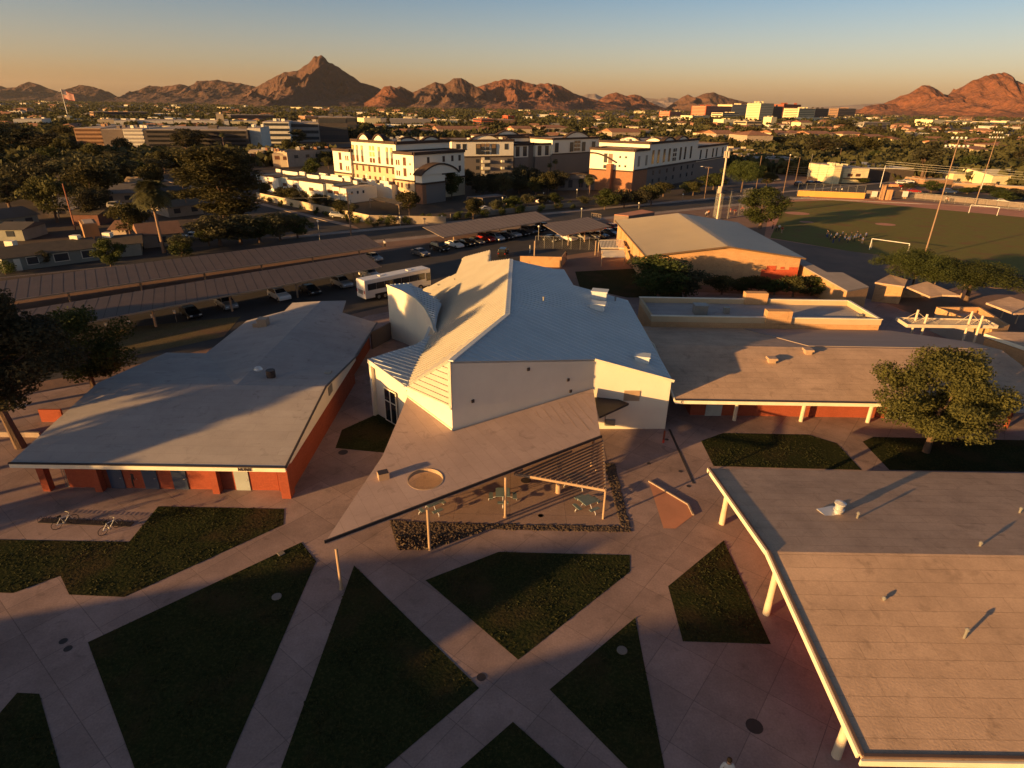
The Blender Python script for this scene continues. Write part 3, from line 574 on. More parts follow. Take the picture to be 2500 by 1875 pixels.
# north-west curved wing
NWc = [G(5, x, y, z) for x, y, z in ((376, 247, 7.2), (470, 285, 7.0), (560, 335, 6.7), (615, 392, 6.4), (655, 465, 6.1), (680, 545, 5.9))]
NWb = [G(5, 700, 430, 5.7), G(5, 722, 368, 5.6), G(5, 640, 305, 6.1), G(5, 515, 236, 6.7)]
b = MB(); b.slab(NWc+NWb, .15); w2 = b.build('roof', white_metal, t)
ribs((plane(NWc[0], NWc[3], NWb[3]), NWc+NWb), (.9, -.42), .7, .12, .1, 'roof_ribs', w2, white_metal)
wall(t, [(q_.x, q_.y+.05, 0, q_.z-.03) for q_ in NWc], white_wall)
fascia(t, [q_+Vector((-.05, -.04, .05)) for q_ in NWc], .25, .12, white_trim)
wall(t, [(NWb[3].x, NWb[3].y, 0, NWb[3].z-.1), (NWc[0].x, NWc[0].y, 0, NWc[0].z-.1)], white_wall)
p = G(5, 615, 600, 0); q_ = (NWc[3]+NWc[4])/2; dv = (NWc[4]-NWc[3]).normalized(); a0 = Vector((q_.x, q_.y, 1.9))+Vector((dv.y, -dv.x, 0)).normalized()*.12
b = MB(); b.bar(a0-Vector((dv.x, dv.y, 0))*.8, a0+Vector((dv.x, dv.y, 0))*.8, .12, 3.2); b.build('window', glass, t)
b = MB(); b.slab([V1+Vector((-.3, 0, .08)), V1+Vector((.35, -.05, .08)), eL[5]+Vector((.4, 0, .12)), eL[5]+Vector((-.3, 0, .12))], .1); b.build('valley_gutter', white_metal, t)
# ---- canopy
t = thing('entrance_canopy', 'large tan sloping canopy roof with a round opening in front of the white hall', 'canopy', (-3, 40, 0))
tip = G(0, 705, 1167, 3.5); RE = G(0, 1297, 940, 4.0); JB = G(5, 1685, 905, 4.4); plC = plane(tip, RE, JB)
cp = lambda k, x, y: onp(plC, Z(k, x, y))
CBp = cp(5, 797, 1175); V1b = cp(5, 508, 952)
outer = [tip, RE, Vector(JB)+Vector((.0, -.08, 0)), CBp+Vector((.02, -.1, 0)), V1b+Vector((0, -.1, 0)), cp(5, 430, 1140), cp(5, 350, 1330), cp(5, 190, 1570)]
hc = cp(15, 730, 365); hole = [Vector((hc.x+1.26*math.cos(a_*math.pi/14), hc.y+1.26*math.sin(a_*math.pi/14), 0)) for a_ in range(28)]
zc = lambda x, y: plC[0][2]-((x-plC[0][0])*plC[1][0]+(y-plC[0][1])*plC[1][1])/plC[1][2]
for h_ in hole: h_.z = zc(h_.x, h_.y)
from mathutils.geometry import tessellate_polygon
tess = tessellate_polygon([outer, hole]); allp = outer+hole; n_ = len(allp); b = MB()
b.v = [tuple(p_) for p_ in allp]+[(p_.x, p_.y, p_.z-.3) for p_ in allp]
for tr in tess:
    a_, b_, c_ = [allp[i] for i in tr]; ccw = ((b_.x-a_.x)*(c_.y-a_.y)-(b_.y-a_.y)*(c_.x-a_.x)) > 0; tr = tuple(tr) if ccw else tuple(tr)[::-1]
    b.f.append(tr); b.f.append(tuple(i+n_ for i in tr)[::-1])
for ring, o0 in ((outer, 0), (hole, len(outer))):
    for i in range(len(ring)): j = (i+1) % len(ring); b.f.append((o0+i, o0+j, o0+j+n_, o0+i+n_))
b.mi = [0]*len(b.f); cr_ = b.build('roof', tan_roof, t)
cr_.data.materials[0] = tile_mat('canopy_roofing', (.47, .345, .30), (.44, .32, .28), (.35, .255, .22), 3.2, .92, .012, rot=rad(60), bump=.008, blot=.14, fine=.08)
b = MB()
for i in range(28):
    a_, c_ = hole[i], hole[(i+1) % 28]; b.bar(a_+Vector((0, 0, -.12)), c_+Vector((0, 0, -.12)), .07, .28)
b.build('opening_rim', tan_metal, t)
fascia(t, [tip+Vector((-.1, -.1, .04)), RE+Vector((.1, -.08, .04))], .2, .1, dark_metal)
b = MB()
for i in range(8):
    a_ = cp(5, 1300+55*i, 1075-20*i); c_ = cp(5, 1265+62*i, 1180-2*i); 
sp = [cp(5, 1240, 1070), cp(5, 1670, 935), RE+Vector((-.3, .2, .0)), cp(5, 1690, 1185)]
ribs((plC, sp), (.30, -.95), .8, .03, .012, 'roof_ribs', cr_, tan_metal)
q_ = cp(15, 190, 350); b = MB(); b.box((q_.x, q_.y, q_.z+.22), (.75, .6, .5), rad(25)); b.cur = 1; b.box((q_.x, q_.y, q_.z+.49), (.7, .55, .04), rad(25)); b.build('roof_hatch', [tan_metal, dark_metal], t)
for k, x, y in ((8, 88, 878), (8, 647, 628), (8, 1127, 422)):
    q_ = G(k, x, y); b = MB(); b.tube(q_, (q_.x, q_.y, zc(q_.x, q_.y)-.25), .095, .095, 12); b.tube(q_, (q_.x, q_.y, .08), .16, .16, 12); b.build('post', tan_metal, t)
for x, y in ((6.9, 44.2), (-7.2, 46.2)): b = MB(); b.tube((x, y, 0), (x, y, zc(x, y)-.25), .12, .12, 12); b.build('post', tan_metal, t)
# pergola
slat_m = mat('brown_slat_paint', (.26, .17, .125), rough=.6)
t = thing('slatted_pergola', 'triangular slatted steel pergola joined to the right end of the tan canopy', 'pergola', (3, 39, 0))
PZ = 2.78; pa = G(15, 1870, 300, PZ+.1); pb = G(16, 1043, 775, PZ); pc = G(5, 1745, 1238, PZ+.6)
pp = plane(pa, pb, pc)
b = MB(); b.bar(pa, pb, .1, .19); b.bar(pb, pc, .12, .2); b.build('frame_beam', tan_metal, t)
e = (Vector(RE)-Vector(tip)); 
zf = lambda x, y: pp[0][2]-((x-pp[0][0])*pp[1][0]+(y-pp[0][1])*pp[1][1])/pp[1][2]
pdn = pa.lerp(pc, .5)
an = Vector((e.x, e.y)).normalized(); n2 = Vector((-an.y, an.x)); tri3 = [pa, pb, pc]
ts = [n2.dot(Vector(p_[:2])) for p_ in tri3]; t_ = min(ts)+.12; cnt = 0
while t_ < max(ts):
    crs = []
    for i in range(3):
        p0, p1 = tri3[i], tri3[(i+1) % 3]; d0 = n2.dot(Vector(p0[:2]))-t_; d1 = n2.dot(Vector(p1[:2]))-t_
        if (d0 > 0) != (d1 > 0): crs.append(an.dot(Vector(p0[:2]).lerp(Vector(p1[:2]), d0/(d0-d1))))
    if len(crs) == 2:
        q0 = n2*t_+an*min(crs); q1 = n2*t_+an*max(crs); b = MB(); b.bar((q0.x, q0.y, zf(*q0)+.1), (q1.x, q1.y, zf(*q1)+.1), .06, .16); b.build('slat', slat_m, t)
    t_ += .3
for k, x, y, r in ((8, 1747, 435, .08), (8, 1463, 268, .22), (16, 925, 545, .1)):
    q_ = G(k, x, y); b = MB(); b.tube(q_, (q_.x, q_.y, PZ+.0), r, r, 12); b.build('post', tan_metal, t)
# ---- C: low gable building on the right
t = thing('school_building', 'long tan roofed brick building with letter C on its white fascia right of the hall', 'school building', (34, 60, 0))
b = MB(); b.prism([(17.9, 54.2), (47, 54.2), (47, 71), (17.9, 71)], 0, 2.75); b.build('wall', brick_red, t)
b = MB(); b.slab([(15.4, 51.3, 3.1), (53, 51.3, 3.1), (53, 61.5, 4.7), (15.4, 61.5, 4.7)], .16); b.slab([(15.4, 61.5, 4.7), (53, 61.5, 4.7), (52.8, 65.7, 4.05), (46.9, 72.2, 3.1), (15.4, 72.2, 3.1)], .16); b.build('roof', tan_roof, t)
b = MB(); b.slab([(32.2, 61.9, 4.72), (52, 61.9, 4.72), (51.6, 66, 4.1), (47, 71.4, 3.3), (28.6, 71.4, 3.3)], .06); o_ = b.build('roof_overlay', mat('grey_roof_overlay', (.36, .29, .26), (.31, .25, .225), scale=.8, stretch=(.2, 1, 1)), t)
fascia(t, [(15.4, 51.24, 3.06), (53, 51.24, 3.06)], .34, .1, white_trim)
fascia(t, [(15.35, 51.24, 3.17), (53, 51.24, 3.17)], .1, .15, dark_metal, name='roof_edge')
fascia(t, [(15.34, 51.24, 3.12), (15.34, 61.5, 4.72), (15.34, 72, 3.12)], .34, .1, white_trim)
for px_ in (372, 790, 1205): q_ = G(6, px_, 1112); b = MB(); b.tube((q_.x, 53.2, 0), (q_.x, 53.2, 2.8), .19, .19, 14); b.build('column', tan_paint, t)
b = MB(); b.tube((48.5, 52.6, 0), (48.5, 52.6, 2.8), .19, .19, 14); b.build('column', brick_red, t)
for x in (20.2, 38.3): b = MB(); b.box((x, 54.12, 1.05), (1.6, .1, 2.1)); b.build('door', grey_door, t)
b = MB(); b.box((31.2, 54.1, 2.3), (.3, .15, .3)); b.build('wall_light', tan_metal, t)
lettering('C', (G(6, 40, 986, 3).x, 51.17, 2.9), (rad(90), 0, 0), .34, t)
for px_, py_ in ((605, 740), (835, 685)): q_ = G(6, px_, py_, 4.2 if px_ < 700 else 4.45); roof_vent(t, q_, (1.0, .9, .6), tan_metal)
# flat roofed part behind
t = thing('flat_roof_building', 'flat roofed brick wing with bright parapet and two square brick stacks', 'building', (31, 75, 0))
b = MB(); b.prism([(17.2, 71.9), (45.6, 71.9), (45.6, 80), (17.2, 80)], 0, 3.85); b.build('wall', brick_tan, t)
b = MB(); b.prism([(17.5, 72.2), (45.3, 72.2), (45.3, 79.7), (17.5, 79.7)], 3.86, 3.92); b.build('roof', grey_roof, t)
b = MB()
for a_, c_ in (((17.2, 72.0), (45.7, 72.0)), ((45.55, 72.1), (45.55, 79.9)), ((45.6, 79.9), (17.2, 79.9)), ((17.3, 79.8), (17.3, 72.1))): b.bar((a_[0], a_[1], 4.2), (c_[0], c_[1], 4.2), .28, .72)
b.build('parapet', mat('tan_parapet', (.55, .42, .27), (.5, .37, .23), scale=.5), t)
b = MB()
for a_, c_ in (((17.1, 72.0), (45.8, 72.0)), ((45.55, 71.9), (45.55, 80.0)), ((45.7, 79.9), (17.1, 79.9))): b.bar((a_[0], a_[1], 4.6), (c_[0], c_[1], 4.6), .38, .08)
b.build('coping', white_trim, t)
for k, xa, xb, y_, yy in ((6, 400, 535, 325, 79.9), (6, 545, 697, 452, 72.0)):
    a_ = G(k, xa, y_, 4.3); c_ = G(k, xb, y_, 4.3); b = MB(); b.box(((a_.x+c_.x)/2, yy, 4.75), (c_.x-a_.x, 1.1, 1.6)); b.build('brick_stack', brick_tan, t)
for px_, py_, sz in ((150, 430, (1.6, 1.4, 1.2)), (318, 428, (.7, .6, .8)), (1165, 450, (.5, .5, .3))): q_ = G(6, px_, py_, 3.95); b = MB(); b.box((q_.x, q_.y, q_.z+sz[2]/2), sz); b.box((q_.x, q_.y, q_.z+sz[2]), (sz[0]*1.08, sz[1]*1.08, .08)); b.build('cooling_unit', grey_metal, t)
# ---- E: big roof in the right foreground
t = thing('school_building', 'near building with broad tan gable roof and letter E on its bright rake, lower right', 'school building', (36, 28, 0))
b = MB(); b.prism([(18.8, 19.6), (66, 19.6), (66, 36.6), (18.8, 36.6)], 0, 2.75); b.build('wall', brick_red, t)
RY, RZ = 28.2, 4.55
b = MB(); b.slab([(15.1, 16.8, 3.1), (70, 16.8, 3.1), (70, RY, RZ), (15.1, RY, RZ)], .16); b.slab([(15.1, RY, RZ), (70, RY, RZ), (70, 39.4, 3.1), (15.1, 39.4, 3.1)], .16); b.build('roof', tan_roof, t)
fascia(t, [(15.03, 39.4, 3.13), (15.03, RY, RZ+.03), (15.03, 17.0, 3.13)], .32, .1, white_trim)
fascia(t, [(14.98, 16.73, 3.1), (70, 16.73, 3.1)], .32, .1, white_trim)
fascia(t, [(15.15, 39.4, 3.2), (15.15, RY, RZ+.1), (15.15, 16.9, 3.2), (70, 16.9, 3.2)], .09, .14, mat('roof_edge_flashing', (.12, .08, .07)), name='roof_edge')
for y_ in (36.7, 27.9, 19.0):
    b = MB(); b.tube((15.75, y_, 0), (15.75, y_, 3.0 if y_ != 27.9 else 4.2), .2, .2, 16); b.tube((15.75, y_, 0), (15.75, y_, 1.1), .225, .215, 16); b.build('column', tan_paint, t)
lettering('E', (14.95, 38.9, 2.98), (rad(90), 0, rad(-90)), .36, t)
q_ = G(9, 1025, 50, 3.8); zE = lambda y: RZ-(abs(y-RY))*(RZ-3.1)/11.3
q_.z = zE(q_.y); b = MB(); b.lathe((q_.x, q_.y, q_.z-.1), [(.25, 0), (.25, .3), (.34, .34), (.34, .42), (.26, .45), (.26, .75), (.36, .8), (.36, .9), (.08, 1.02)], 16); b.box((q_.x-.5, q_.y+.1, q_.z+.02), (1.3, .9, .05), .3); b.build('roof_flue', bright_steel, t)
for k, x, y, h_ in ((9, 1150, 75, .35), (9, 2185, 30, .3), (9, 1835, 820, .55), (9, 1315, 605, .12), (9, 1915, 285, .2)):
    q_ = G(k, x, y, 4.0); q_.z = zE(q_.y); pipe_vent(t, q_, h_, .07)
# ---- gym
t = thing('gymnasium', 'orange block gymnasium with low metal gable roof and red painted lower corner', 'gymnasium', (36, 120, 0))
b = MB(); b.prism([(22.9, 103.4), (49, 103.4), (49, 137), (22.9, 137)], 0, 5.0)
b.v += [(22.9, 103.41, 5), (49, 103.41, 5), (36, 103.41, 6.75), (22.9, 136.9, 5), (49, 136.9, 5), (36, 136.9, 6.75)]; n_ = len(b.v); b.f += [(n_-6, n_-5, n_-4), (n_-3, n_-1, n_-2)]; b.mi += [0, 0]
b.build('wall', brick_tan, t)
gym_roof = mat('gym_metal_roof', (.42, .36, .27), (.38, .325, .245), scale=.2, rough=.5)
b = MB(); b.slab([(22.4, 102.8, 5.1), (36, 102.8, 7.0), (36, 137.6, 7.0), (22.4, 137.6, 5.2)], .2); b.slab([(36, 102.8, 7.0), (49.5, 102.8, 5.2), (49.5, 137.6, 5.2), (36, 137.6, 7.0)], .2); o_ = b.build('roof', gym_roof, t)
b = MB()
for i in range(55):
    y_ = 103.1+i*.63; b.bar((22.4, y_, 5.22), (36, y_, 7.01), .06, .04); b.bar((36, y_, 7.005), (49.5, y_, 5.11), .06, .02)
b.build('roof_ribs', gym_roof, o_)
fascia(t, [(22.35, 102.7, 5.2), (36, 102.7, 7.0), (49.55, 102.7, 5.2)], .24, .12, mat('brown_fascia', (.16, .10, .06)))
fascia(t, [(22.3, 102.7, 5.2), (22.3, 137.7, 5.2)], .24, .12, mat('brown_fascia', (.16, .10, .06)))
for y_ in (110, 117.5, 125, 131): b = MB(); b.box((22.75, y_, 2.5), (.3, .5, 5.0)); b.build('pilaster', brick_tan, t)
red_paint = tile_mat('red_mural_paint', (.52, .10, .05), (.50, .095, .045), (.42, .09, .05), .6, .25, .012, plane_='WALL', bump=.004, blot=.15)
b = MB(); b.box((45.8, 103.38, 1.5), (6.3, .06, 3.0)); b.box((44.3, 103.37, 3.2), (1.6, .06, .9)); b.box((48.1, 103.37, 3.1), (1.5, .06, .7)); b.box((46.2, 103.37, 3.3), (.7, .06, .35)); b.build('painted_panel', red_paint, t)
# gym side porch with slatted roof
b = MB(); pl_ = [G(11, 1550, 1220, 3.3), G(11, 1790, 1215, 3.3), G(11, 1800, 1300, 3.0), G(11, 1565, 1300, 3.0)]
t = thing('slatted_porch', 'white slatted porch roof against the lit left wall of the gymnasium', 'porch', (19, 125, 0))
A_, B_, C_, D_ = pl_; b = MB()
for i in range(17): k_ = i/16; b.bar(A_.lerp(B_, k_), D_.lerp(C_, k_), .16, .06)
b.build('roof_slats', white_trim, t)
b = MB(); b.bar(A_, B_, .1, .14); b.bar(D_, C_, .1, .14); b.slab([D_+Vector((0, -.1, -.3)), C_+Vector((0, -.1, -.3)), G(11, 1820, 1395, 2.3), G(11, 1575, 1390, 2.3)], .1); b.build('frame_beam', white_trim, t)
for k, x, y in ((11, 1500, 1375), (11, 1530, 1390), (11, 1565, 1490), (11, 1800, 1480)): q_ = G(k, x, y); b = MB(); b.tube(q_, (q_.x, q_.y, 3.0), .09, .09, 8); b.build('post', tan_metal, t)
# annex right of the gym
t = thing('annex_building', 'low shaded annex with flat pale roof beside the right wall of the gymnasium', 'building', (54, 100, 0))
an_ = [G(3, 800, 1382, 3.4), G(3, 960, 1468, 3.4), G(3, 1060, 1470, 3.4), G(3, 1226, 1560, 3.4), (50.2, 89, 3.4), (50.2, 110, 3.4)]
b = MB(); b.prism([(p_[0], p_[1]) for p_ in an_], 0, 3.2); b.build('wall', brick_tan, t)
b = MB(); b.prism([(p_[0], p_[1]) for p_ in an_], 3.22, 3.42); b.build('roof', flat_roof, t)
# shade roofs and buildings at the right edge
def shade(pts, zt, lab, posts, m=tan_roof, h=.25, wallh=0, cat='shade roof'):
    c_ = Vector((sum(p_[0] for p_ in pts)/len(pts), sum(p_[1] for p_ in pts)/len(pts), 0)); t = thing('shade_shelter' if not wallh else 'low_building', lab, cat, c_)
    b = MB(); b.slab([(p_[0], p_[1], p_[2]) for p_ in pts], h); b.build('roof', m, t)
    if wallh:
        b = MB(); b.prism([(c_.x+(p_[0]-c_.x)*.93, c_.y+(p_[1]-c_.y)*.93) for p_ in pts], 0, wallh); b.build('wall', brick_tan, t)
    for q_ in posts: b = MB(); b.tube((q_[0], q_[1], 0), (q_[0], q_[1], zt-.1), .1, .1, 8); b.build('post', tan_metal, t)
    return t
s1 = [G(12, 630, 275, 3.2), G(12, 945, 410, 3.0), G(12, 1110, 385, 3.1), G(12, 1355, 395, 3.2), G(12, 905, 205, 3.6)]
shade(s1, 3.0, 'kite shaped tan shade roof half hidden behind the feathery tree', [(G(12, 690, 380).x, G(12, 690, 380).y), (G(12, 945, 440).x, G(12, 945, 440).y), (G(12, 1350, 430).x, G(12, 1350, 430).y)])
s2 = [G(12, 1700, 490, 3.3), G(12, 2020, 410, 3.6), G(12, 2500, 560, 3.3), G(12, 2500, 620, 3.1), G(12, 2080, 635, 3.1)]
shade(s2, 3.0, 'tan shade roof at the right edge striped with branch shadows', [(G(12, 2090, 780).x, G(12, 2090, 780).y), (G(12, 1900, 700).x, G(12, 1900, 700).y)])
s3 = [G(12, 200, 215, 3.2), G(12, 400, 110, 3.2), G(12, 640, 180, 3.2), G(12, 600, 270, 3.0)]
shade(s3, 3.0, 'dim flat shelter roof behind the brick ended annex', [], wallh=2.9, cat='building')
s4 = [G(12, 1040, 560, 3.4), G(12, 1250, 640, 3.4), G(12, 1760, 860, 3.4), G(12, 2000, 800, 3.4), G(12, 1610, 560, 3.4)]
t = thing('courtyard_building', 'roofless looking brick rimmed building behind the white trellis', 'building', (62, 80, 0))
b = MB(); b.prism([(p_[0], p_[1]) for p_ in s4], 0, 2.7); b.build('roof', flat_roof, t)
b = MB()
for i in range(5): b.bar(Vector(s4[i])-Vector((0, 0, .35)), Vector(s4[(i+1) % 5])-Vector((0, 0, .35)), .3, .9)
b.build('parapet', brick_tan, t)
s5 = [G(12, 1680, 905, 3.2), G(12, 1790, 880, 3.3), G(12, 2500, 900, 3.4), G(12, 2500, 1180, 3.1)]
t = shade(s5, 3.0, 'low brown roof with bright white fascia at the right edge below the trellis', [], wallh=2.6, cat='building')
fascia(t, [s5[0]+Vector((-.05, -.1, 0)), s5[3]+Vector((-.05, -.1, 0))], .4, .12, white_trim)
s6 = [G(6, 2080, 890, 3.2), G(6, 2150, 875, 3.2), G(6, 2400, 960, 3.2), G(6, 2400, 1050, 3.1), G(6, 2000, 1040, 3.1)]
t = shade(s6, 3.0, 'flat grey covered walkway roof at the right edge behind the big tree', [(50.5, 50.5)], m=grey_roof)
# white trellis
t = thing('white_trellis', 'cream slatted trellis canopy hung from four tall posts', 'trellis', (56, 76, 0))
ta, tb_, tc_, td = G(12, 490, 708, 3.8), G(12, 635, 803, 3.8), G(12, 1855, 818, 3.8), G(12, 1700, 735, 3.8)
b = MB()
for a_, c_ in ((ta, tb_), (tb_, tc_), (tc_, td), (td, ta)): b.bar(a_, c_, .16, .42)
b.build('frame_beam', tan_paint, t)
for i in range(1, 34): k_ = i/34; b = MB(); b.bar(ta.lerp(td, k_), tb_.lerp(tc_, k_), .1, .14); b.build('slat', tan_paint, t)
for (xb, yb), (xt, yt) in (((705, 858), (778, 588)), ((830, 905), (903, 648)), ((1415, 915), (1515, 605)), ((1560, 950), (1655, 663))):
    # the seen foot of a post is where the shadow hides it: stand it under its place in the frame
    m_ = ta
    best = None
    for zz in np.arange(2.0, 4.2, .1):
        q_ = G(12, xb, yb, zz); h_ = min(vz(xy(q_), Z(12, xt, yt)[1], 15), 7); e_ = abs(proj((q_.x, q_.y, h_))[0]-Z(12, xt, yt)[0])
        if best is None or abs(zz-2.6) < best[0]: best = (abs(zz-2.6), q_, h_)
    q_, h_ = best[1], best[2]; top = Vector((q_.x, q_.y, h_))
    b = MB(); b.tube((q_.x, q_.y, 0), top, .14, .14, 10); o_ = b.build('post', tan_paint, t)
    b = MB(); ex_ = (td-ta).normalized()
    for s_ in (-1, 1): b.tube(top-Vector((0, 0, .3)), Vector((q_.x, q_.y, 3.9))+ex_*s_*1.6, .03, .03, 5)
    b.build('tie_rod', tan_paint, o_)
# low walls, fences
def fence(a_, c_, h, n, lab, m_mesh, name='chain_link_fence', solid=False):
    a_, c_ = Vector(a_), Vector(c_); t = thing(name, lab, 'fence' if not solid else 'wall', a_)
    if solid: b = MB(); b.bar(a_+Vector((0, 0, h/2)), c_+Vector((0, 0, h/2)), .2, h); b.build('wall_panel', m_mesh, t); return t
    for i in range(n+1): q_ = a_.lerp(c_, i/n); b = MB(); b.tube(q_, q_+Vector((0, 0, h)), .05, .05, 6); b.build('fence_post', grey_metal, t)
    b = MB(); b.tube(a_+Vector((0, 0, h)), c_+Vector((0, 0, h)), .035, .035, 5)
    L_ = (c_-a_).length; k_ = int(L_/.5)
    dr = (c_-a_)/L_; step = max(.45, L_/140)
    s_ = 0
    while s_ < L_:
        e1 = min(s_+h, L_); b.tube(a_+dr*s_, a_+dr*e1+Vector((0, 0, e1-s_)), .012, .012, 3, False); b.tube(a_+dr*e1, a_+dr*s_+Vector((0, 0, e1-s_)), .012, .012, 3, False); s_ += step
    b.build('fence_mesh', m_mesh, t); return t
fence(G(11, 880, 1300), G(11, 1530, 1325), 2.6, 7, 'tall chain link fence in front of the parked cars beside the gymnasium', grey_metal)
fence(G(11, 720, 1490), G(11, 1150, 1500), 2.0, 1, 'reddish block wall behind the far tip of the hall', brick_tan, 'block_wall', True)
fence(G(11, 1150, 1500), G(11, 1190, 1440), 2.0, 1, 'short return of the reddish block wall behind the hall', brick_tan, 'block_wall', True)
fence(G(5, 283, 655), G(5, 435, 570), 2.2, 1, 'shaded wall between the NURSE building and the curved white wing', mat('brown_gate', (.16, .12, .10)), 'block_wall', True)
fence(G(5, 435, 570), G(5, 440, 520), 2.2, 1, 'short return wall next to the curved white wing', mat('brown_gate', (.16, .12, .10)), 'block_wall', True)
fence(G(6, 1290, 325), G(6, 1590, 330), 1.2, 1, 'low garden wall below the kite shaped shade roof', brick_tan, 'block_wall', True)
fence(G(4, 270, 985), G(4, 410, 985), 1.3, 1, 'low lit brick wall left of the NURSE building', brick_red, 'block_wall', True)
fence(G(4, 0, 1080), G(4, 260, 1085), .5, 1, 'low kerb wall beside the trunk of the big left tree', concrete2, 'low_wall', True)
b = MB(); q_ = G(5, 2130, 1250); b.tube(q_, q_+Vector((0, 0, 1.25)), .09, .09, 10); b.cur = 1; b.tube(q_, q_+Vector((0, 0, .35)), .1, .1, 10)
tag(b.build('bollard', [mat('dark_red_paint', (.2, .05, .03)), mat('bright_red_paint', (.6, .05, .03))]), 'dark red post standing near the corner of the white hall wall', 'post')
# carports
def carport(near, far, z, lab, posts, zt=.35, cm=None):
    a_, c_ = [Vector((p_[0], p_[1], z)) for p_ in near]; d_, e_ = [Vector((p_[0], p_[1], z+zt)) for p_ in far]
    t = thing('carport', lab, 'carport', (a_+c_)/2-Vector((0, 0, z)), 'long metal carports of the parking lot')
    b = MB(); b.slab([a_, c_, e_, d_], .12); r_ = b.build('roof', cm or carport_m, t)
    b = MB(); L_ = (c_-a_).length; n_ = int(L_/1.4)
    for i in range(n_+1): k_ = i/n_; b.bar(a_.lerp(c_, k_)+Vector((0, 0, .005)), d_.lerp(e_, k_)+Vector((0, 0, .005)), .05, .016)
    b.build('roof_ribs', mat('dark_carport_seam', (.04, .03, .028)), r_)
    b = MB(); b.bar(a_.lerp(d_, .25)-Vector((0, 0, .2)), c_.lerp(e_, .25)-Vector((0, 0, .2)), .15, .2); b.bar(a_+Vector((0, 0, 0)), c_+Vector((0, 0, 0)), .06, .22); b.build('edge_beam', tan_metal, t)
    for i in range(posts): k_ = (i+.5)/posts; q_ = a_.lerp(c_, k_).lerp(d_.lerp(e_, k_), .12); b = MB(); b.box((q_.x, q_.y, z/2-.05), (.22, .22, z-.1)); b.build('post', tan_metal, t)
carport([(-14.8, 128.0), (9.2, 151.4)], [(-20.6, 138.0), (5.5, 162.5)], 2.7, 'central carport with a dense row of parked cars beside the street', 5, cm=mat('grey_carport_metal', (.24, .19, .165), (.21, .165, .145), scale=.3))
carport([(10.3, 131.7), (22.6, 144.1)], [(6.6, 143.2), (18.3, 155.0)], 2.7, 'short carport just left of the gymnasium roof', 3, cm=MATS['grey_carport_metal'])
carport([(-25.6, 118.2), (-88.5, 62.4)], [(-31.4, 128.2), (-95.5, 72.0)], 2.7, 'rear long dark carport stretching to the left edge', 9)
carport([(-22.5, 102.1), (-66.0, 58.5)], [(-27.2, 110.2), (-70.5, 68.2)], 2.7, 'front long dark carport beside the bus', 6)
# ================================================================== TREES
def leaf_cloud(rs, blobs, n, size, flat=.55):
    "many leaf-sized faces spread through a set of ellipsoid clumps (centre, radii, weight)"
    cs = np.array([b_[0] for b_ in blobs]); rr = np.array([b_[1] for b_ in blobs]); w_ = np.array([b_[1][0]*b_[1][1]*b_[1][2] for b_ in blobs])**.72; w_ = w_/w_.sum()
    idx = rs.choice(len(blobs), n, p=w_); d = rs.normal(size=(n, 3)); d /= np.linalg.norm(d, axis=1)[:, None]
    r_ = rs.uniform(0, 1, n)**.30; jit = 1+rs.normal(size=n)*.09
    P_ = cs[idx]+d*rr[idx]*(r_*jit)[:, None]
    nrm_ = d+rs.normal(size=(n, 3))*.75; nrm_ /= np.linalg.norm(nrm_, axis=1)[:, None]
    a = np.cross(nrm_, rs.normal(size=(n, 3))); a /= np.linalg.norm(a, axis=1)[:, None]+1e-9; b_ = np.cross(nrm_, a)
    s_ = size*rs.uniform(.55, 1.3, n)[:, None]; V = np.stack([P_-a*s_*.5, P_+b_*s_*flat*.5, P_+a*s_*.5, P_-b_*s_*flat*.5], 1).reshape(-1, 3)
    return V
def quads(V, name, m):
    n = len(V)//4; me = bpy.data.meshes.new(name); me.vertices.add(len(V)); me.vertices.foreach_set('co', V.astype(np.float32).ravel()); me.loops.add(n*4); me.loops.foreach_set('vertex_index', np.arange(n*4, dtype=np.int32))
    me.polygons.add(n); me.polygons.foreach_set('loop_start', np.arange(0, n*4, 4, dtype=np.int32)); me.polygons.foreach_set('loop_total', np.full(n, 4, dtype=np.int32)); me.update(); me.validate(); me.materials.append(m); return me
def clumps(rs, R_, Hh, z0, n, k=.36, shape='round', under=0.0):
    "clump centres filling a crown of radius R_ from z0 to z0+Hh"
    out = []
    for _ in range(n):
        th = rs.uniform(0, 6.283); u_ = rs.uniform(0, 1)
        if shape == 'round': r_ = R_*math.sin(math.pi*min(max(u_, .08), .95))**.6*rs.uniform(.25, .8)
        elif shape == 'cone': r_ = R_*(1-u_)**.8*rs.uniform(.3, .85)
        elif shape == 'umbrella': u_ = u_**.5; r_ = R_*rs.uniform(.1, .85)*(.55+.45*(1-abs(u_-.6)))
        else: r_ = R_*(.45+.55*math.sin(math.pi*u_))*rs.uniform(.2, .75)
        s_ = k*R_*rs.uniform(.6, 1.2); out.append(((r_*math.cos(th), r_*math.sin(th), z0+Hh*(.12+.78*u_)), (s_, s_*rs.uniform(.8, 1.15), s_*rs.uniform(.55, .85))))
    return out
def trunk_mesh(rs, name, h, r, blobs, lean=(0, 0), m=bark, nb=9):
    b = MB(); top = Vector((lean[0], lean[1], h)); mid = Vector((lean[0]*.35, lean[1]*.35, h*.5)); b.path([(0, 0, -.1), mid*.5, mid, top], [r*1.25, r, r*.85, r*.6], 8)
    for i in rs.choice(len(blobs), min(nb, len(blobs)), replace=False):
        c_ = Vector(blobs[i][0]); s_ = mid.lerp(top, rs.uniform(.3, 1)); k_ = s_.lerp(c_, .5)+Vector((0, 0, -.08*h)); b.path([s_, k_, c_], [r*.45, r*.28, r*.1], 5)
    o = b.build(name, m); COL.objects.unlink(o); me = o.data; bpy.data.objects.remove(o); return me
KINDS = {}
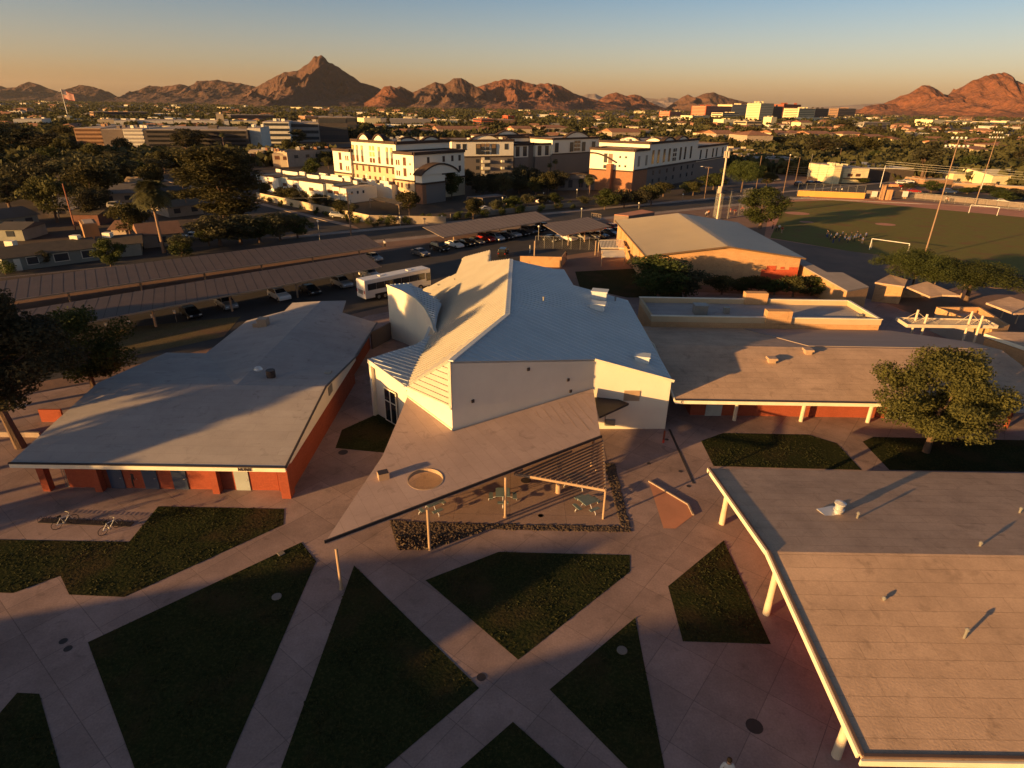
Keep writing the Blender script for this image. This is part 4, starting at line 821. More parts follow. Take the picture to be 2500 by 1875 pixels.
def kind(name, seed, R_, H_, z0, nb, nl, ls, m, shape='round', tr=.22, k=.36, tm=bark, lean=(0, 0), flat=.55):
    rs = np.random.RandomState(seed); bl = clumps(rs, R_, H_-z0, z0, nb, k, shape)
    KINDS[name] = (quads(leaf_cloud(rs, bl, nl, ls, flat), 'crown', m), trunk_mesh(rs, 'trunk', z0+(H_-z0)*.35, tr, bl, lean, tm), H_, R_)
kind('plaza_ash', 11, 6.6, 10.6, 1.7, 74, 52000, .25, leaf_olive, tr=.26, k=.20)
kind('pine', 12, 6.0, 14.5, 3.6, 60, 34000, .30, leaf_dark, 'oval', tr=.3, k=.24, lean=(-1.2, 0))
kind('tall_pine', 24, 5.2, 15, 6.6, 40, 9000, .5, leaf_dark, 'oval', tr=.4, k=.3)
kind('mesquite', 13, 4.2, 8.0, 1.4, 34, 16000, .24, leaf_green, 'oval', tr=.2, k=.3)
kind('umbrella', 14, 7.0, 7.5, 3.0, 48, 34000, .28, leaf_green, 'umbrella', tr=.24, k=.25, flat=.35)
kind('round', 15, 4.6, 8.0, 1.6, 26, 3600, .55, leaf_green, tr=.22)
kind('round2', 16, 4.8, 8.6, 1.8, 22, 3200, .6, leaf_dark, tr=.24)
kind('dusty', 17, 4.2, 7.0, 1.4, 22, 3000, .5, leaf_dry, 'oval', tr=.2)
kind('eucalypt', 18, 6.2, 19.0, .8, 84, 30000, .45, leaf_dry, 'oval', tr=.4, k=.3)
kind('eucalypt2', 19, 4.2, 15.0, 3.0, 30, 3600, .65, leaf_dark, 'oval', tr=.35, k=.34)
kind('orange', 20, 5.0, 10.4, 1.2, 40, 9000, .40, leaf_green, 'round', tr=.26, k=.3)
kind('shrub', 21, 1.6, 2.2, .1, 9, 900, .26, leaf_green, 'round', tr=.06, k=.45)
kind('far', 22, 5.0, 9.0, 1.0, 12, 500, 1.3, leaf_far, tr=.3, k=.42)
kind('far2', 23, 6.0, 8.0, 1.0, 12, 500, 1.4, leaf_far, 'oval', tr=.3, k=.42)
# palms: a ringed trunk with a head of drooping fronds
def palm_kind(name, seed, H_, nf, L_, m):
    rs = np.random.RandomState(seed); b = MB(); b.path([(0, 0, -.1), (.1, 0, H_*.4), (.0, .05, H_-1.2), (0, 0, H_-.2)], [.36, .24, .22, .34], 10)
    o = b.build('trunk', palm_bark); tm = o.data; bpy.data.objects.remove(o); V = []
    for i in range(nf):
        th = rs.uniform(0, 6.283); el = rs.uniform(-1.1, 1.15); l_ = L_*rs.uniform(.75, 1.1); p = np.array([0, 0, H_]); dirn = np.array([math.cos(th)*math.cos(el), math.sin(th)*math.cos(el), math.sin(el)])
        side = np.array([-math.sin(th), math.cos(th), 0]); prev = p
        for j in range(1, 7):
            d2 = dirn+np.array([0, 0, -.13*j*(1 if el > -.4 else .5)]); q_ = prev+d2*l_/6; w0 = .15+.8*math.sin(math.pi*(j-1)/6.5); w1 = .15+.8*math.sin(math.pi*j/6.5)
            if j >= 3:
                for s_ in (-1, 1):
                    for kx in (0, .5):
                        a0 = prev+(q_-prev)*kx; V += [a0, a0+(q_-prev)*.35, a0+(q_-prev)*.9+side*s_*(w0+w1)*.62+np.array([0, 0, -.12]), a0+(q_-prev)*.6+side*s_*(w0+w1)*.6+np.array([0, 0, -.16])]
            V += [prev-side*.03, prev+side*.03, q_+side*.03, q_-side*.03]; prev = q_
    KINDS[name] = (quads(np.array(V), 'fronds', m), tm, H_, L_)
palm_kind('fan_palm', 31, 11.6, 190, 3.3, leafmat('palm_fronds', (.13, .13, .06), (.06, .065, .03), rnd=.2))
palm_kind('tall_palm', 32, 14.0, 46, 2.2, MATS['palm_fronds'])
TREE_N = 0
def plant(kd, x, y, h, label, cat='tree', group=None, rz=None, wide=None, name=None):
    global TREE_N
    crown, tr, H_, R_ = KINDS[kd]; s_ = h/H_; w_ = s_ if wide is None else wide/R_
    rs = random.Random(int(x*13+y*7)); t = bpy.data.objects.new(name or ('palm_tree' if 'palm' in kd else 'shrub' if kd == 'shrub' else 'tree'), None); COL.objects.link(t)
    t.location = (x, y, 0); t.rotation_euler = (0, 0, rs.uniform(0, 6.28) if rz is None else rz); t.scale = (w_, w_, s_); t.empty_display_size = .5; tag(t, label, cat, group)
    for nm, me in (('trunk', tr), ('fronds' if 'palm' in kd else 'crown', crown)): o = bpy.data.objects.new(nm, me); COL.objects.link(o); o.parent = t
    TREE_N += 1; return t
def plantpx(kd, k, x, ybase, ytop, label, wpx=None, **kw):
    p = G(k, x, ybase); h = vz(xy(p), Z(k, x, ytop)[1]); d_ = (p-Vector(EYE)).length; wide = None if wpx is None else wpx/T[k][2]/FOC*d_/2*1.2
    return plant(kd, p.x, p.y, h, label, wide=wide, **kw)
plant('plaza_ash', 37.6, 47.6, 9.8, 'big round golden green tree in front of the long tan roofed building', rz=.6, wide=7.0)
plant('pine', -43.2, 46.0, 14.5, 'tall dark conifer at the left edge next to the NURSE building', rz=0, wide=7.4)
plant('mesquite', -43.6, 57.0, 9.6, 'smaller yellow green tree behind the dark conifer', wide=5.6)
plant('pine', -55, 50, 12.5, 'dark tree cut by the left edge behind the conifer', rz=2, wide=6)
plantpx('umbrella', 6, 1490, 300, 60, 'feathery flat topped tree left of its twin above the kite shaped shade roof', 400)
plantpx('umbrella', 6, 1840, 350, 130, 'feathery flat topped tree overhanging the kite shaped shade roof', 500)
plantpx('orange', 6, -110, 330, 55, 'dark bushy tree in front of the left corner of the gymnasium', 420)
plantpx('round2', 6, 60, 335, 150, 'dense dark tree right behind the hall beside the gymnasium', 260)
for i, (x, yb, yt, w_) in enumerate([(290, 310, 190, 190), (420, 305, 200, 180), (520, 310, 195, 160), (620, 315, 215, 170), (740, 325, 190, 190), (860, 320, 200, 200)]): plantpx('round' if i % 2 else 'dusty', 6, x, yb, yt, ['first', 'second', 'third', 'fourth', 'fifth', 'last'][i]+' from the left in the row of bushy trees under the gymnasium wall', w_, group='trees along the gymnasium wall')
plantpx('orange', 13, 1085, 1520, 1080, 'dense round tree at the near left corner of the sports field', 430)
plantpx('umbrella', 13, 890, 1150, 850, 'large spreading green tree behind the backstop fence', 380, )
plantpx('round', 13, 600, 1120, 950, 'green tree touching the left side of the spreading tree behind the backstop', 260)
plantpx('dusty', 13, 1150, 1100, 930, 'dull olive tree right of the spreading tree by the street', 170)
plantpx('eucalypt', 1, 1440, 1140, 650, 'very tall broad eucalyptus standing left of the white row houses', 500)
plantpx('fan_palm', 1, 1043, 1345, 935, 'thick shaggy fan palm with a lit trunk behind the dark carports', None)
# left neighbourhood
L = [('round', 14, 1160, 1085, 790, 240, 'dark tree against the front of the long bungalow'), ('shrub', 14, 1890, 960, 790, 200, 'rounded dark shrub right of the fan palm'), ('shrub', 14, 60, 1150, 1000, 160, 'dark bush at the left end of the long bungalow'),
     ('dusty', 14, 1370, 800, 400, 300, 'thin feathery tree left of the fan palm'), ('round2', 14, 480, 1070, 900, 120, 'narrow dark shrub between the bungalow windows'),
     ('round', 1, 330, 900, 680, 200, 'bright green tree in the left mid distance above the wooden poles'), ('round2', 1, 480, 960, 740, 220, 'dark tree above the red brown pole'), ('round2', 1, 600, 1000, 720, 260, 'broad dark tree between the pole and the grey roofs'),
     ('round', 1, 700, 870, 740, 200, 'green tree over the grey bungalow roof'), ('round2', 1, 60, 1000, 780, 180, 'dark tree near the left edge below the parking garage'), ('eucalypt2', 1, 110, 760, 520, 200, 'tall dark tree at the left edge near the flagpole'), ('eucalypt2', 1, 200, 760, 540, 170, 'tall dark tree right of the left edge trees'),
     ('eucalypt2', 1, 20, 800, 470, 160, 'tall dark tree cut by the left edge'), ('eucalypt2', 1, 340, 770, 580, 180, 'dark tree in front of the brown parking garage'), ('round2', 1, 430, 760, 610, 150, 'dark round tree below the brown parking garage'),
     ('round', 1, 860, 920, 760, 220, 'tree between the bungalow roof and the eucalyptus'), ('round2', 1, 960, 900, 740, 200, 'dark tree left of the eucalyptus'), ('dusty', 1, 1040, 820, 700, 160, 'pale yellowish tree left of the eucalyptus'), ('dusty', 1, 780, 760, 670, 160, 'pale bushy palm like tree below the white striped garage'), ('dusty', 1, 930, 790, 700, 160, 'pale tree in front of the dark garage'),
     ('eucalypt2', 1, 1190, 720, 550, 150, 'dark tree in front of the dark glass office'), ('eucalypt2', 1, 1260, 710, 560, 120, 'second dark tree in front of the dark glass office'), ('tall_palm', 1, 1430, 720, 590, None, 'palm tree rising behind the eucalyptus crown'),
     ('round2', 1, 1400, 1300, 1110, 300, 'dark bush below the eucalyptus'), ('round2', 1, 1530, 1290, 1110, 300, 'dark bush right of the one below the eucalyptus'), ('round', 1, 1650, 1280, 1130, 200, 'bush beside the side street near the carport'), ('round2', 1, 1780, 1270, 1090, 220, 'large dark bush at the corner of the two streets'), ('round', 1, 1890, 1250, 1110, 180, 'green bush at the street corner'),
     ('round2', 1, 1160, 1350, 1230, 150, 'dark bush between the palm and the parked white car'), ('round', 1, 1330, 1300, 1180, 130, 'olive bush left of the dark corner bushes'), ('round2', 1, 1100, 1070, 950, 140, 'dark tree behind the fan palm'),
     ('round', 10, 690, 560, 370, 180, 'green tree between the two groups of row houses'), ('dusty', 10, 860, 480, 350, 110, 'dusty tree beside the left end of the large apartment block')]
for i, (kd, k, x, yb, yt, w_, lab) in enumerate(L): plantpx(kd, k, x, yb, yt, lab, w_)
for i in range(22):
    x_ = 180+44*i; plantpx(['round2', 'dusty', 'eucalypt2'][i % 3], 11, x_, 650+(i*37) % 120, 480+(i*53) % 110, 'dark tree in the shaded grounds in front of the middle apartment wings', 150+(i*29) % 70, group='dark trees before the middle apartment wings')
# trees by the row houses along the side street
S = [(200, 790, 640, 150), (390, 830, 690, 190), (480, 850, 690, 200), (590, 870, 730, 170), (770, 900, 760, 190), (860, 930, 790, 130), (1000, 990, 820, 200), (1110, 1010, 860, 130)]
for i, (x, yb, yt, w_) in enumerate(S): plantpx('round2' if i % 2 else 'dusty', 10, x, yb-10, yt-25, ['first', 'second', 'third', 'fourth', 'fifth', 'sixth', 'seventh', 'eighth'][i]+' street tree from the left in front of the white row houses', w_, group='street trees in front of the row houses')
L = [('dusty', 10, 1700, 960, 710, 240, 'pale leaning mesquite by the covered parking of the apartment block'), ('round', 10, 1960, 800, 510, 200, 'green tree in front of the arched bay of the apartment block'), ('round', 10, 2140, 790, 490, 190, 'green tree right of the arched bay of the apartment block'),
     ('dusty', 11, 235, 1000, 780, 220, 'olive tree in front of the dark middle of the apartments'), ('round2', 11, 560, 760, 520, 220, 'dark tree before the white balconies'), ('round2', 11, 730, 720, 440, 200, 'dark tree left of the tall palms'), ('round2', 11, 850, 700, 470, 180, 'dark tree between the balconies and the tall palms'),
     ('round', 11, 640, 900, 760, 200, 'bush on the far side of the street below the apartments'), ('round2', 11, 800, 860, 740, 180, 'dark bush on the far side of the street'), ('round2', 11, 480, 930, 800, 160, 'dark bush right of the olive tree'), ('round2', 11, 950, 850, 740, 160, 'dark bush left of the small white sign'), ('round', 11, 1080, 850, 730, 160, 'dark bush right of the small street light'),
     ('round', 11, 1600, 900, 690, 240, 'bright yellow green tree by the street before the right apartments'), ('round2', 11, 1800, 880, 690, 220, 'dark tree right of the bright yellow green one'), ('round2', 11, 1960, 880, 690, 200, 'dark tree in front of the brick corner of the right apartments'), ('dusty', 11, 2080, 860, 640, 230, 'brownish spreading tree at the right apartments'),
     ('dusty', 13, 80, 1190, 1040, 230, 'brown olive tree along the street left of the poles'), ('dusty', 13, 390, 1180, 1030, 180, 'pale tree with bent trunk beside the street'), ('round2', 11, 1380, 860, 760, 130, 'dark bush left of the bright yellow green tree'),
     ('tall_palm', 11, 1190, 420, 180, None, 'tall palm left in the group between the two apartment blocks'), ('tall_palm', 11, 1370, 420, 215, None, 'tall palm right in the group between the two apartment blocks'), ('tall_palm', 11, 1080, 620, 390, None, 'dark palm in shade before the apartments'), ('tall_palm', 11, 1020, 640, 430, None, 'dark palm left in shade before the apartments'), ('tall_palm', 11, 1130, 400, 190, None, 'palm head against the far apartment wing'),
     ('fan_palm', 11, 1350, 700, 590, None, 'short lit palm left of the three by the street'), ('fan_palm', 11, 1425, 740, 560, None, 'middle short palm of the three by the street'), ('fan_palm', 11, 1440, 760, 590, None, 'right short palm of the three by the street'),
     ('tall_palm', 10, 225, 180, 90, None, 'palm in front of the grey garage left'), ('tall_palm', 10, 880, 175, 80, None, 'palm on the skyline left of the apartment block'), ('tall_palm', 10, 1055, 150, 85, None, 'palm just left of the arched gable'), ('tall_palm', 10, 760, 150, 60, None, 'palm beside the dark tree by the garage'), ('tall_palm', 10, 1240, 200, 90, None, 'palm behind the arched gable'),
     ('eucalypt2', 10, 560, 240, 60, 170, 'tall dark tree before the grey garage'), ('eucalypt2', 10, 850, 150, 10, 150, 'dark tall tree right of the garage'),
     ('eucalypt2', 13, 870, 660, 520, 130, 'tall dark tree between the tiled apartment roofs'), ('round', 13, 1250, 760, 640, 220, 'green tree left of the street poles'), ('round2', 13, 1320, 680, 570, 300, 'dark tree row behind the pale apartment house'), ('round2', 13, 1560, 720, 560, 200, 'dark green tree behind the poles'), ('eucalypt2', 13, 1690, 820, 570, 260, 'big dark green tree in the centre right distance'),
     ('eucalypt2', 13, 1860, 780, 590, 220, 'dark green tree right of the big one'), ('dusty', 13, 2080, 760, 560, 260, 'tall brownish tree with palms at its foot'), ('eucalypt2', 13, 1980, 520, 390, 200, 'dark tree below the office towers'), ('round', 3, 700, 680, 650, 90, 'dark tree beside the tiled roofs'),
     ('dusty', 3, 1200, 740, 610, 150, 'brown tree in front of the tan roofs'), ('round', 3, 1260, 780, 700, 130, 'green tree behind the drugstore like building'), ('eucalypt2', 3, 1550, 900, 640, 170, 'tall soft tree left of the field light pole'), ('round', 3, 1840, 850, 730, 160, 'green tree between the two field light poles'), ('round', 3, 1620, 960, 890, 110, 'olive bush along the avenue'), ('round2', 3, 1480, 940, 900, 90, 'dark bush by the gate pillars'),
     ('round', 3, 1850, 970, 930, 120, 'low bush beyond the field fence'), ('round', 3, 1980, 960, 920, 130, 'bush right of the second light pole'), ('round', 3, 2080, 1020, 950, 130, 'green bush near the far goal'), ('round2', 3, 2170, 1000, 950, 120, 'dark bush at the right edge beyond the fence'), ('round2', 3, 2150, 960, 935, 50, 'small purple dark tree at the right edge'), ('fan_palm', 3, 2105, 870, 760, None, 'palm tree at the right edge behind the long wall'),
     ('round', 3, 1190, 905, 870, 70, 'bush at the corner of the flat roofed shop'), ('round2', 3, 2190, 820, 740, 130, 'dark green tree at the right edge'), ('round', 3, 2040, 850, 770, 130, 'green tree left of the right edge palm'), ('round', 3, 1380, 760, 700, 120, 'tree behind the flat roofed shop'), ('shrub', 3, 60, 970, 890, 80, 'pale small tree beside the street left of the field')]
for i, (kd, k, x, yb, yt, w_, lab) in enumerate(L): plantpx(kd, k, x, yb, yt, lab, w_)
# shrubs in the planting strips between street and apartments and by the side street
rs_ = random.Random(8)
for i in range(46):
    s_ = rs_.uniform(-2, 95); p = st(s_, rs_.uniform(4, 11)); plant('shrub', p.x, p.y, rs_.uniform(1.2, 2.6), 'low dark shrub in the planting strip on the far side of the street', 'shrub', 'shrubs along the far side of the street')
for i in range(16):
    p = sw(rs_.uniform(4, 60), rs_.uniform(2.5, 6)); plant('shrub', p.x, p.y, rs_.uniform(.8, 1.6), 'low shrub between the side street and the row house wall', 'shrub', 'shrubs along the row house wall')
# unseen trees added behind the camera to shade the plaza
def SP(s_, t_): return (s_*.834+t_*.552, s_*.552-t_*.834)
SHADERS = [(*SP(-45+j_, t_), h_, w_, 'tall_pine') for t_, h_, w_, j_ in ((-52.3, 12.5, 4.0, 0), (-54.5, 19, 3.8, -3), (-59, 21, 4.2, 2), (-64.5, 18.5, 4.4, -6), (-69, 14.5, 3.8, -2), (-75, 12, 4, 3), (-82, 12, 4.2, 0), (-90, 14, 4.5, -4))]+[(*SP(-46, -50.6), 9.6, 3.6, 'round2')]
for i, (x, y, h, wd_, kd) in enumerate(SHADERS): plant(kd, x, y, h, 'unseen tree added behind the plaza to shade it', group='added shade trees behind the plaza', wide=wd_)
# filler woodland between the houses, kept off streets and buildings
FAR = []
rs_ = random.Random(4)
def where(px_):
    return 'left of the flagpole' if px_ < 160 else 'behind the garages and offices at the left' if px_ < 820 else 'behind the large apartment block' if px_ < 1250 else 'behind the middle apartment wings' if px_ < 1560 else 'below the office towers' if px_ < 2080 else 'below the red mountain at the right'
def zone(n, x0, x1, y0, y1, hs, kinds, lab, grp, avoid):
    c_ = 0; tries = 0
    while c_ < n and tries < n*40:
        tries += 1; x = rs_.uniform(x0, x1); y = y0*(y1/y0)**rs_.random()
        if any(abs((x-ax)*math.cos(an_)+(y-ay)*math.sin(an_)) < hw and abs(-(x-ax)*math.sin(an_)+(y-ay)*math.cos(an_)) < hh for ax, ay, hw, hh, an_ in avoid): continue
        px_, py_ = proj((x, y, 0))
        if not (-60 < px_ < 2560): continue
        h = rs_.uniform(*hs); lb_ = lab if 'bungalows' in lab else lab+' '+where(px_); plant(rs_.choice(kinds), x, y, h, lb_, group=grp if 'bungalows' in lab else grp+' '+where(px_), wide=h*rs_.uniform(.45, .7)); c_ += 1
AV = [(20, 215, 95, 72, rad(33)), (-60, 235, 45, 75, rad(37)), (-15, 195, 50, 40, rad(33)), (150, 150, 105, 85, rad(-10)), (0, 60, 90, 100, 0), (60, 175, 60, 50, rad(33)), (140, 262, 60, 24, rad(-10)), (-130, 420, 90, 60, rad(-10)), (-230, 400, 60, 60, 0), (-40, 480, 150, 50, 0)]
zone(42, -330, -95, 150, 520, (6, 12), ['dusty', 'round2', 'dusty', 'eucalypt2'], 'dark tree in the left neighbourhood beyond the bungalows', 'trees of the left neighbourhood', AV)
zone(160, -560, 900, 330, 1100, (7, 12), ['far', 'far2', 'far'], 'dark tree among the distant roofs', 'trees among the distant roofs', AV)

# unseen block added behind the viewer, roof line shaped to shade the plaza
t = thing('school_building', 'unseen long brick block added behind the plaza, its folded roof shaped to shade it', 'school building', (*SP(-52, -14), 0))
prf = [(-39.5, 4.3), (-33, 7.2), (-25, 9.4), (-23.0, 7.3), (-20.3, 7.4), (-18, 8.9), (-14, 10.2), (14, 10.4)]
for i in range(len(prf)-1):
    (ta_, ha_), (tb_2, hb_) = prf[i], prf[i+1]; q4 = [SP(-45, ta_), SP(-45, tb_2), SP(-60, tb_2), SP(-60, ta_)]
    b = MB(); b.prism(q4, 0, [ha_-.3, hb_-.3, hb_-.3, ha_-.3]); b.build('wall', brick_red, t)
    b = MB(); b.slab([(q4[0][0], q4[0][1], ha_), (q4[1][0], q4[1][1], hb_), (q4[2][0], q4[2][1], hb_), (q4[3][0], q4[3][1], ha_)], .28); b.build('roof', grey_roof, t)
# ================================================================== VEHICLES
def side_body(prof, w_, tumble, z_belt):
    "car body: side profile (x, z) swept across the width; the part above the belt leans inward"
    b = MB(); n = len(prof)
    for s_ in (-1, 1):
        for x, z in prof: k_ = max(0, (z-z_belt))*tumble; b.v.append((x, s_*(w_/2-k_), z))
    b.f.append(tuple(range(n))); b.f.append(tuple(range(n, 2*n))[::-1])
    for i in range(n): j = (i+1) % n; b.f.append((i, i+n, j+n, j))
    b.mi = [0]*len(b.f); return b
def paint(name, c, rough=.25, metal=.0): return mat('paint_'+name, c, tuple(x*.95 for x in c), rough=rough, metal=metal, spec=.5)
PAINTS = {k_: paint(k_, c_, metal=m_) for k_, c_, m_ in (('silver', (.42, .42, .42), .4), ('white', (.72, .70, .66), 0), ('black', (.012, .012, .014), 0), ('grey', (.14, .14, .15), .4), ('red', (.28, .02, .015), 0), ('blue', (.03, .05, .12), .2), ('tan', (.35, .29, .2), .3), ('dark', (.03, .028, .03), .2))}
lamp_w = mat('headlamp_glass', (.7, .7, .68), rough=.15); lamp_r = mat('tail_lamp_red', (.35, .02, .015), rough=.2)
SHAPES = {
 'sedan': ([(-2.3, .3), (-2.32, .75), (-2.2, .95), (-1.55, 1.02), (-1.0, 1.42), (.25, 1.45), (1.05, 1.0), (2.1, .82), (2.32, .6), (2.3, .3)], 1.78, 4.6),
 'suv': ([(-2.3, .35), (-2.33, .9), (-2.2, 1.15), (-1.95, 1.7), (.3, 1.75), (1.05, 1.15), (2.15, .98), (2.35, .7), (2.3, .35)], 1.88, 4.7),
 'van': ([(-2.4, .35), (-2.43, 1.0), (-2.3, 1.75), (.6, 1.78), (1.5, 1.12), (2.25, .9), (2.45, .6), (2.4, .35)], 1.92, 4.9),
 'pickup': ([(-2.7, .45), (-2.72, 1.05), (-.85, 1.07), (-.75, 1.7), (.55, 1.75), (1.15, 1.15), (2.45, 1.05), (2.65, .75), (2.6, .45)], 1.92, 5.3),
 'jeep': ([(-1.9, .5), (-1.92, 1.1), (-1.88, 1.8), (.35, 1.8), (.6, 1.2), (1.85, 1.12), (1.95, .6), (1.9, .5)], 1.75, 3.9)}
CARP = {}
def car_proto(shape, col):
    prof, w_, ln = SHAPES[shape]; t = bpy.data.objects.new('parked_car', None); WL[t.name] = Vector(); CH[t.name] = []
    belt = 1.0 if shape == 'sedan' else 1.12; top = max(z for x, z in prof)
    COL.objects.link(t); bd = side_body(prof, w_, .28, belt*.85).build('body', PAINTS[col], t); md = bd.modifiers.new('bevel', 'BEVEL'); md.width = .05; md.segments = 2
    # glasshouse
    up_ = [p for p in prof if p[1] >= belt-.05]; xs = [p[0] for p in prof if p[1] > top-.12]; xr, xf = min(xs), max(xs)
    lowr = max([p for p in prof if p[0] < xr and p[1] >= belt-.2] or [(xr-.2, belt)], key=lambda p: p[0]); lowf = min([p for p in prof if p[0] > xf], key=lambda p: p[0])
    for s_ in (-1, 1):
        b = MB(); y0 = s_*(w_/2-.28*(belt+.06-belt*.85)+.012); y1 = s_*(w_/2-.28*(top-.1-belt*.85)+.012)
        q4 = [(lowr[0]+.3, y0, belt+.06), (lowf[0]-.2, y0, belt+.06), (xf-.05, y1, top-.1), (xr+.08, y1, top-.1)]
        b.face(q4 if s_ < 0 else q4[::-1]); b.face([(x, y-s_*.01, z) for x, y, z in (q4[::-1] if s_ < 0 else q4)]); b.build('side_window', glass, t)
    for nm, (lx, lz), (tx, tz), o_ in (('windscreen', lowf, (xf, top), .02), ('rear_window', lowr, (xr, top), -.02)):
        a0 = Vector((lx, 0, max(lz, belt-.05))).lerp(Vector((tx, 0, tz)), .12); a1 = Vector((lx, 0, max(lz, belt-.05))).lerp(Vector((tx, 0, tz)), .9); yw0 = w_/2-.16; yw1 = w_/2-.26
        q4 = [(a0.x+o_, -yw0, a0.z+.015), (a0.x+o_, yw0, a0.z+.015), (a1.x+o_, yw1, a1.z+.015), (a1.x+o_, -yw1, a1.z+.015)]
        b = MB(); b.face(q4 if nm == 'windscreen' else q4[::-1]); b.face([(x-o_*.5, y, z-.01) for x, y, z in (q4[::-1] if nm == 'windscreen' else q4)]); b.build(nm, glass, t)
    r_ = .33 if shape == 'sedan' else .38
    for x in (-ln*.3, ln*.31):
        for s_ in (-1, 1):
            b = MB(); b.tube((x, s_*(w_/2-.2), r_), (x, s_*(w_/2+.01), r_), r_, r_, 14); b.cur = 1; b.tube((x, s_*(w_/2+.008), r_), (x, s_*(w_/2+.02), r_), r_*.55, r_*.5, 10); b.build('wheel', [rubber, grey_metal], t)
    for s_ in (-1, 1):
        fx = max(p[0] for p in prof); b = MB(); b.box((fx-.06, s_*(w_/2-.28), .72), (.12, .34, .14)); b.build('headlight', lamp_w, t)
        rx = min(p[0] for p in prof); b = MB(); b.box((rx+.04, s_*(w_/2-.2), .88), (.1, .2, .2)); b.build('tail_light', lamp_r, t)
    return t
USED = set()
def car(shape, col, p, rz, label, group='cars in the school parking lot'):
    key = (shape, col)
    if key not in CARP: CARP[key] = car_proto(shape, col)
    o = CARP[key]
    if key in USED: o = dup(o, p, rz)
    else: o.location = p; o.rotation_euler = (0, 0, rz); USED.add(key)
    o['label'] = label; o['category'] = {'sedan': 'car', 'suv': 'car', 'van': 'van', 'pickup': 'pickup truck', 'jeep': 'off-roader'}[shape]; o['group'] = group; return o
HD = math.atan2(-.72, .69)
for sh, cl, k, x, y, lb in [('suv', 'silver', 4, 1440, 262, 'silver suv parked third from the left in the front carport row'), ('suv', 'white', 4, 1775, 208, 'pale suv parked between two carport posts near the bus'), ('sedan', 'dark', 4, 1970, 172, 'dark red brown car left of the silver car behind the bus'), ('sedan', 'black', 4, 1215, 318, 'black car at the left end of the front row'),
  ('suv', 'silver', 4, 2170, 128, 'silver suv just left of the bus tail'), ('suv', 'white', 2, 270, 1505, 'bright white suv parked behind the bus'), ('sedan', 'silver', 2, 290, 1392, 'silver car at the right end of the rear long carport'),
  ('sedan', 'grey', 2, 590, 1362, 'grey sedan waiting in the driveway left of the black suv'), ('suv', 'black', 2, 710, 1332, 'black suv at the left end of the central carport row'), ('sedan', 'white', 2, 805, 1308, 'white sedan second in the central carport row'), ('sedan', 'black', 2, 880, 1298, 'black sedan right of the white one in the central row'),
  ('sedan', 'grey', 2, 940, 1288, 'grey sedan left of the red suv'), ('suv', 'red', 2, 1005, 1272, 'dark red suv in the middle of the central row'), ('van', 'silver', 2, 1062, 1266, 'silver minivan facing the sun beside the red suv'), ('sedan', 'black', 2, 1120, 1258, 'black car right of the silver minivan'), ('pickup', 'silver', 2, 1165, 1244, 'silver pickup in the central carport row'),
  ('sedan', 'dark', 2, 1225, 1236, 'dark car right of the silver pickup'), ('suv', 'grey', 2, 1275, 1222, 'grey suv near the right end of the central row'), ('sedan', 'black', 2, 1325, 1210, 'black car near the right end of the central row'), ('suv', 'black', 2, 1370, 1198, 'black suv last in the central row'),
  ('jeep', 'black', 2, 1115, 1365, 'dark off-roader with white rear panel driving behind the tip of the hall'),
  ('sedan', 'black', 2, 1415, 1272, 'black car at the left end of the row behind the chain link fence'), ('pickup', 'white', 2, 1512, 1268, 'white pickup under the short carport'), ('suv', 'silver', 2, 1600, 1262, 'silver suv under the short carport'), ('sedan', 'silver', 2, 1665, 1252, 'silver sedan right of the silver suv under the short carport'), ('sedan', 'dark', 2, 1725, 1248, 'dark car right of the silver cars under the short carport'),
  ('suv', 'red', 2, 1820, 1205, 'red suv at the right end of the short carport'), ('sedan', 'grey', 2, 1790, 1232, 'grey sedan near the gymnasium wall'), ('sedan', 'black', 2, 1845, 1222, 'black sedan next to the gymnasium wall')]:
    p = G(k, x, y); car(sh, cl, p, HD if sh != 'jeep' else HD+2.2, lb)
car('pickup', 'silver', G(14, 2010, 790), .3, 'silver pickup on the driveway right of the fan palm', 'cars in the left neighbourhood')
car('sedan', 'black', G(14, 1100, 455), .4, 'black car beside the low carport of the grey bungalow', 'cars in the left neighbourhood')
car('suv', 'white', G(14, 1215, 455), .4, 'pale suv beside the low carport of the grey bungalow', 'cars in the left neighbourhood')
for i, (k, x, y, sh, cl, lb) in enumerate([(13, 1250, 1030, 'sedan', 'silver', 'silver car driving on the street beyond the spreading tree'), (13, 1490, 1080, 'suv', 'dark', 'dark suv at the junction behind the field wall'), (13, 1610, 1068, 'suv', 'black', 'black suv right of the dark one at the junction'), (13, 1680, 1062, 'sedan', 'blue', 'dark blue car at the junction'), (17, 460, 1150, 'suv', 'red', 'red suv by the gate pillars'), (17, 560, 1110, 'van', 'white', 'white van above the red car'), (17, 640, 1090, 'suv', 'white', 'white suv right of the white van'),
   (17, 1110, 1195, 'suv', 'silver', 'silver car behind the field light pole'), (17, 1200, 1230, 'suv', 'blue', 'blue grey suv right of the field light pole'), (17, 540, 1150, 'sedan', 'red', 'second red car by the gate'), (17, 720, 1220, 'sedan', 'red', 'red car on the avenue beyond the fence'), (17, 1890, 1360, 'sedan', 'white', 'white car at the right end of the avenue'), (11, 360, 915, 'sedan', 'white', 'white car in shade across the street'), (11, 960, 830, 'sedan', 'white', 'white car further along in shade across the street'), (10, 970, 985, 'suv', 'grey', 'car on the side street by the row house wall'), (17, 2070, 930, 'sedan', 'silver', 'silver car beside the right edge palm'), (11, 1120, 650, 'sedan', 'silver', 'silver car between the dark palms')]):
    car(sh, cl, G(k, x, y), math.atan2(.54, .84) if k in (11, 13) else -.25, lb, 'cars on the streets around the school')
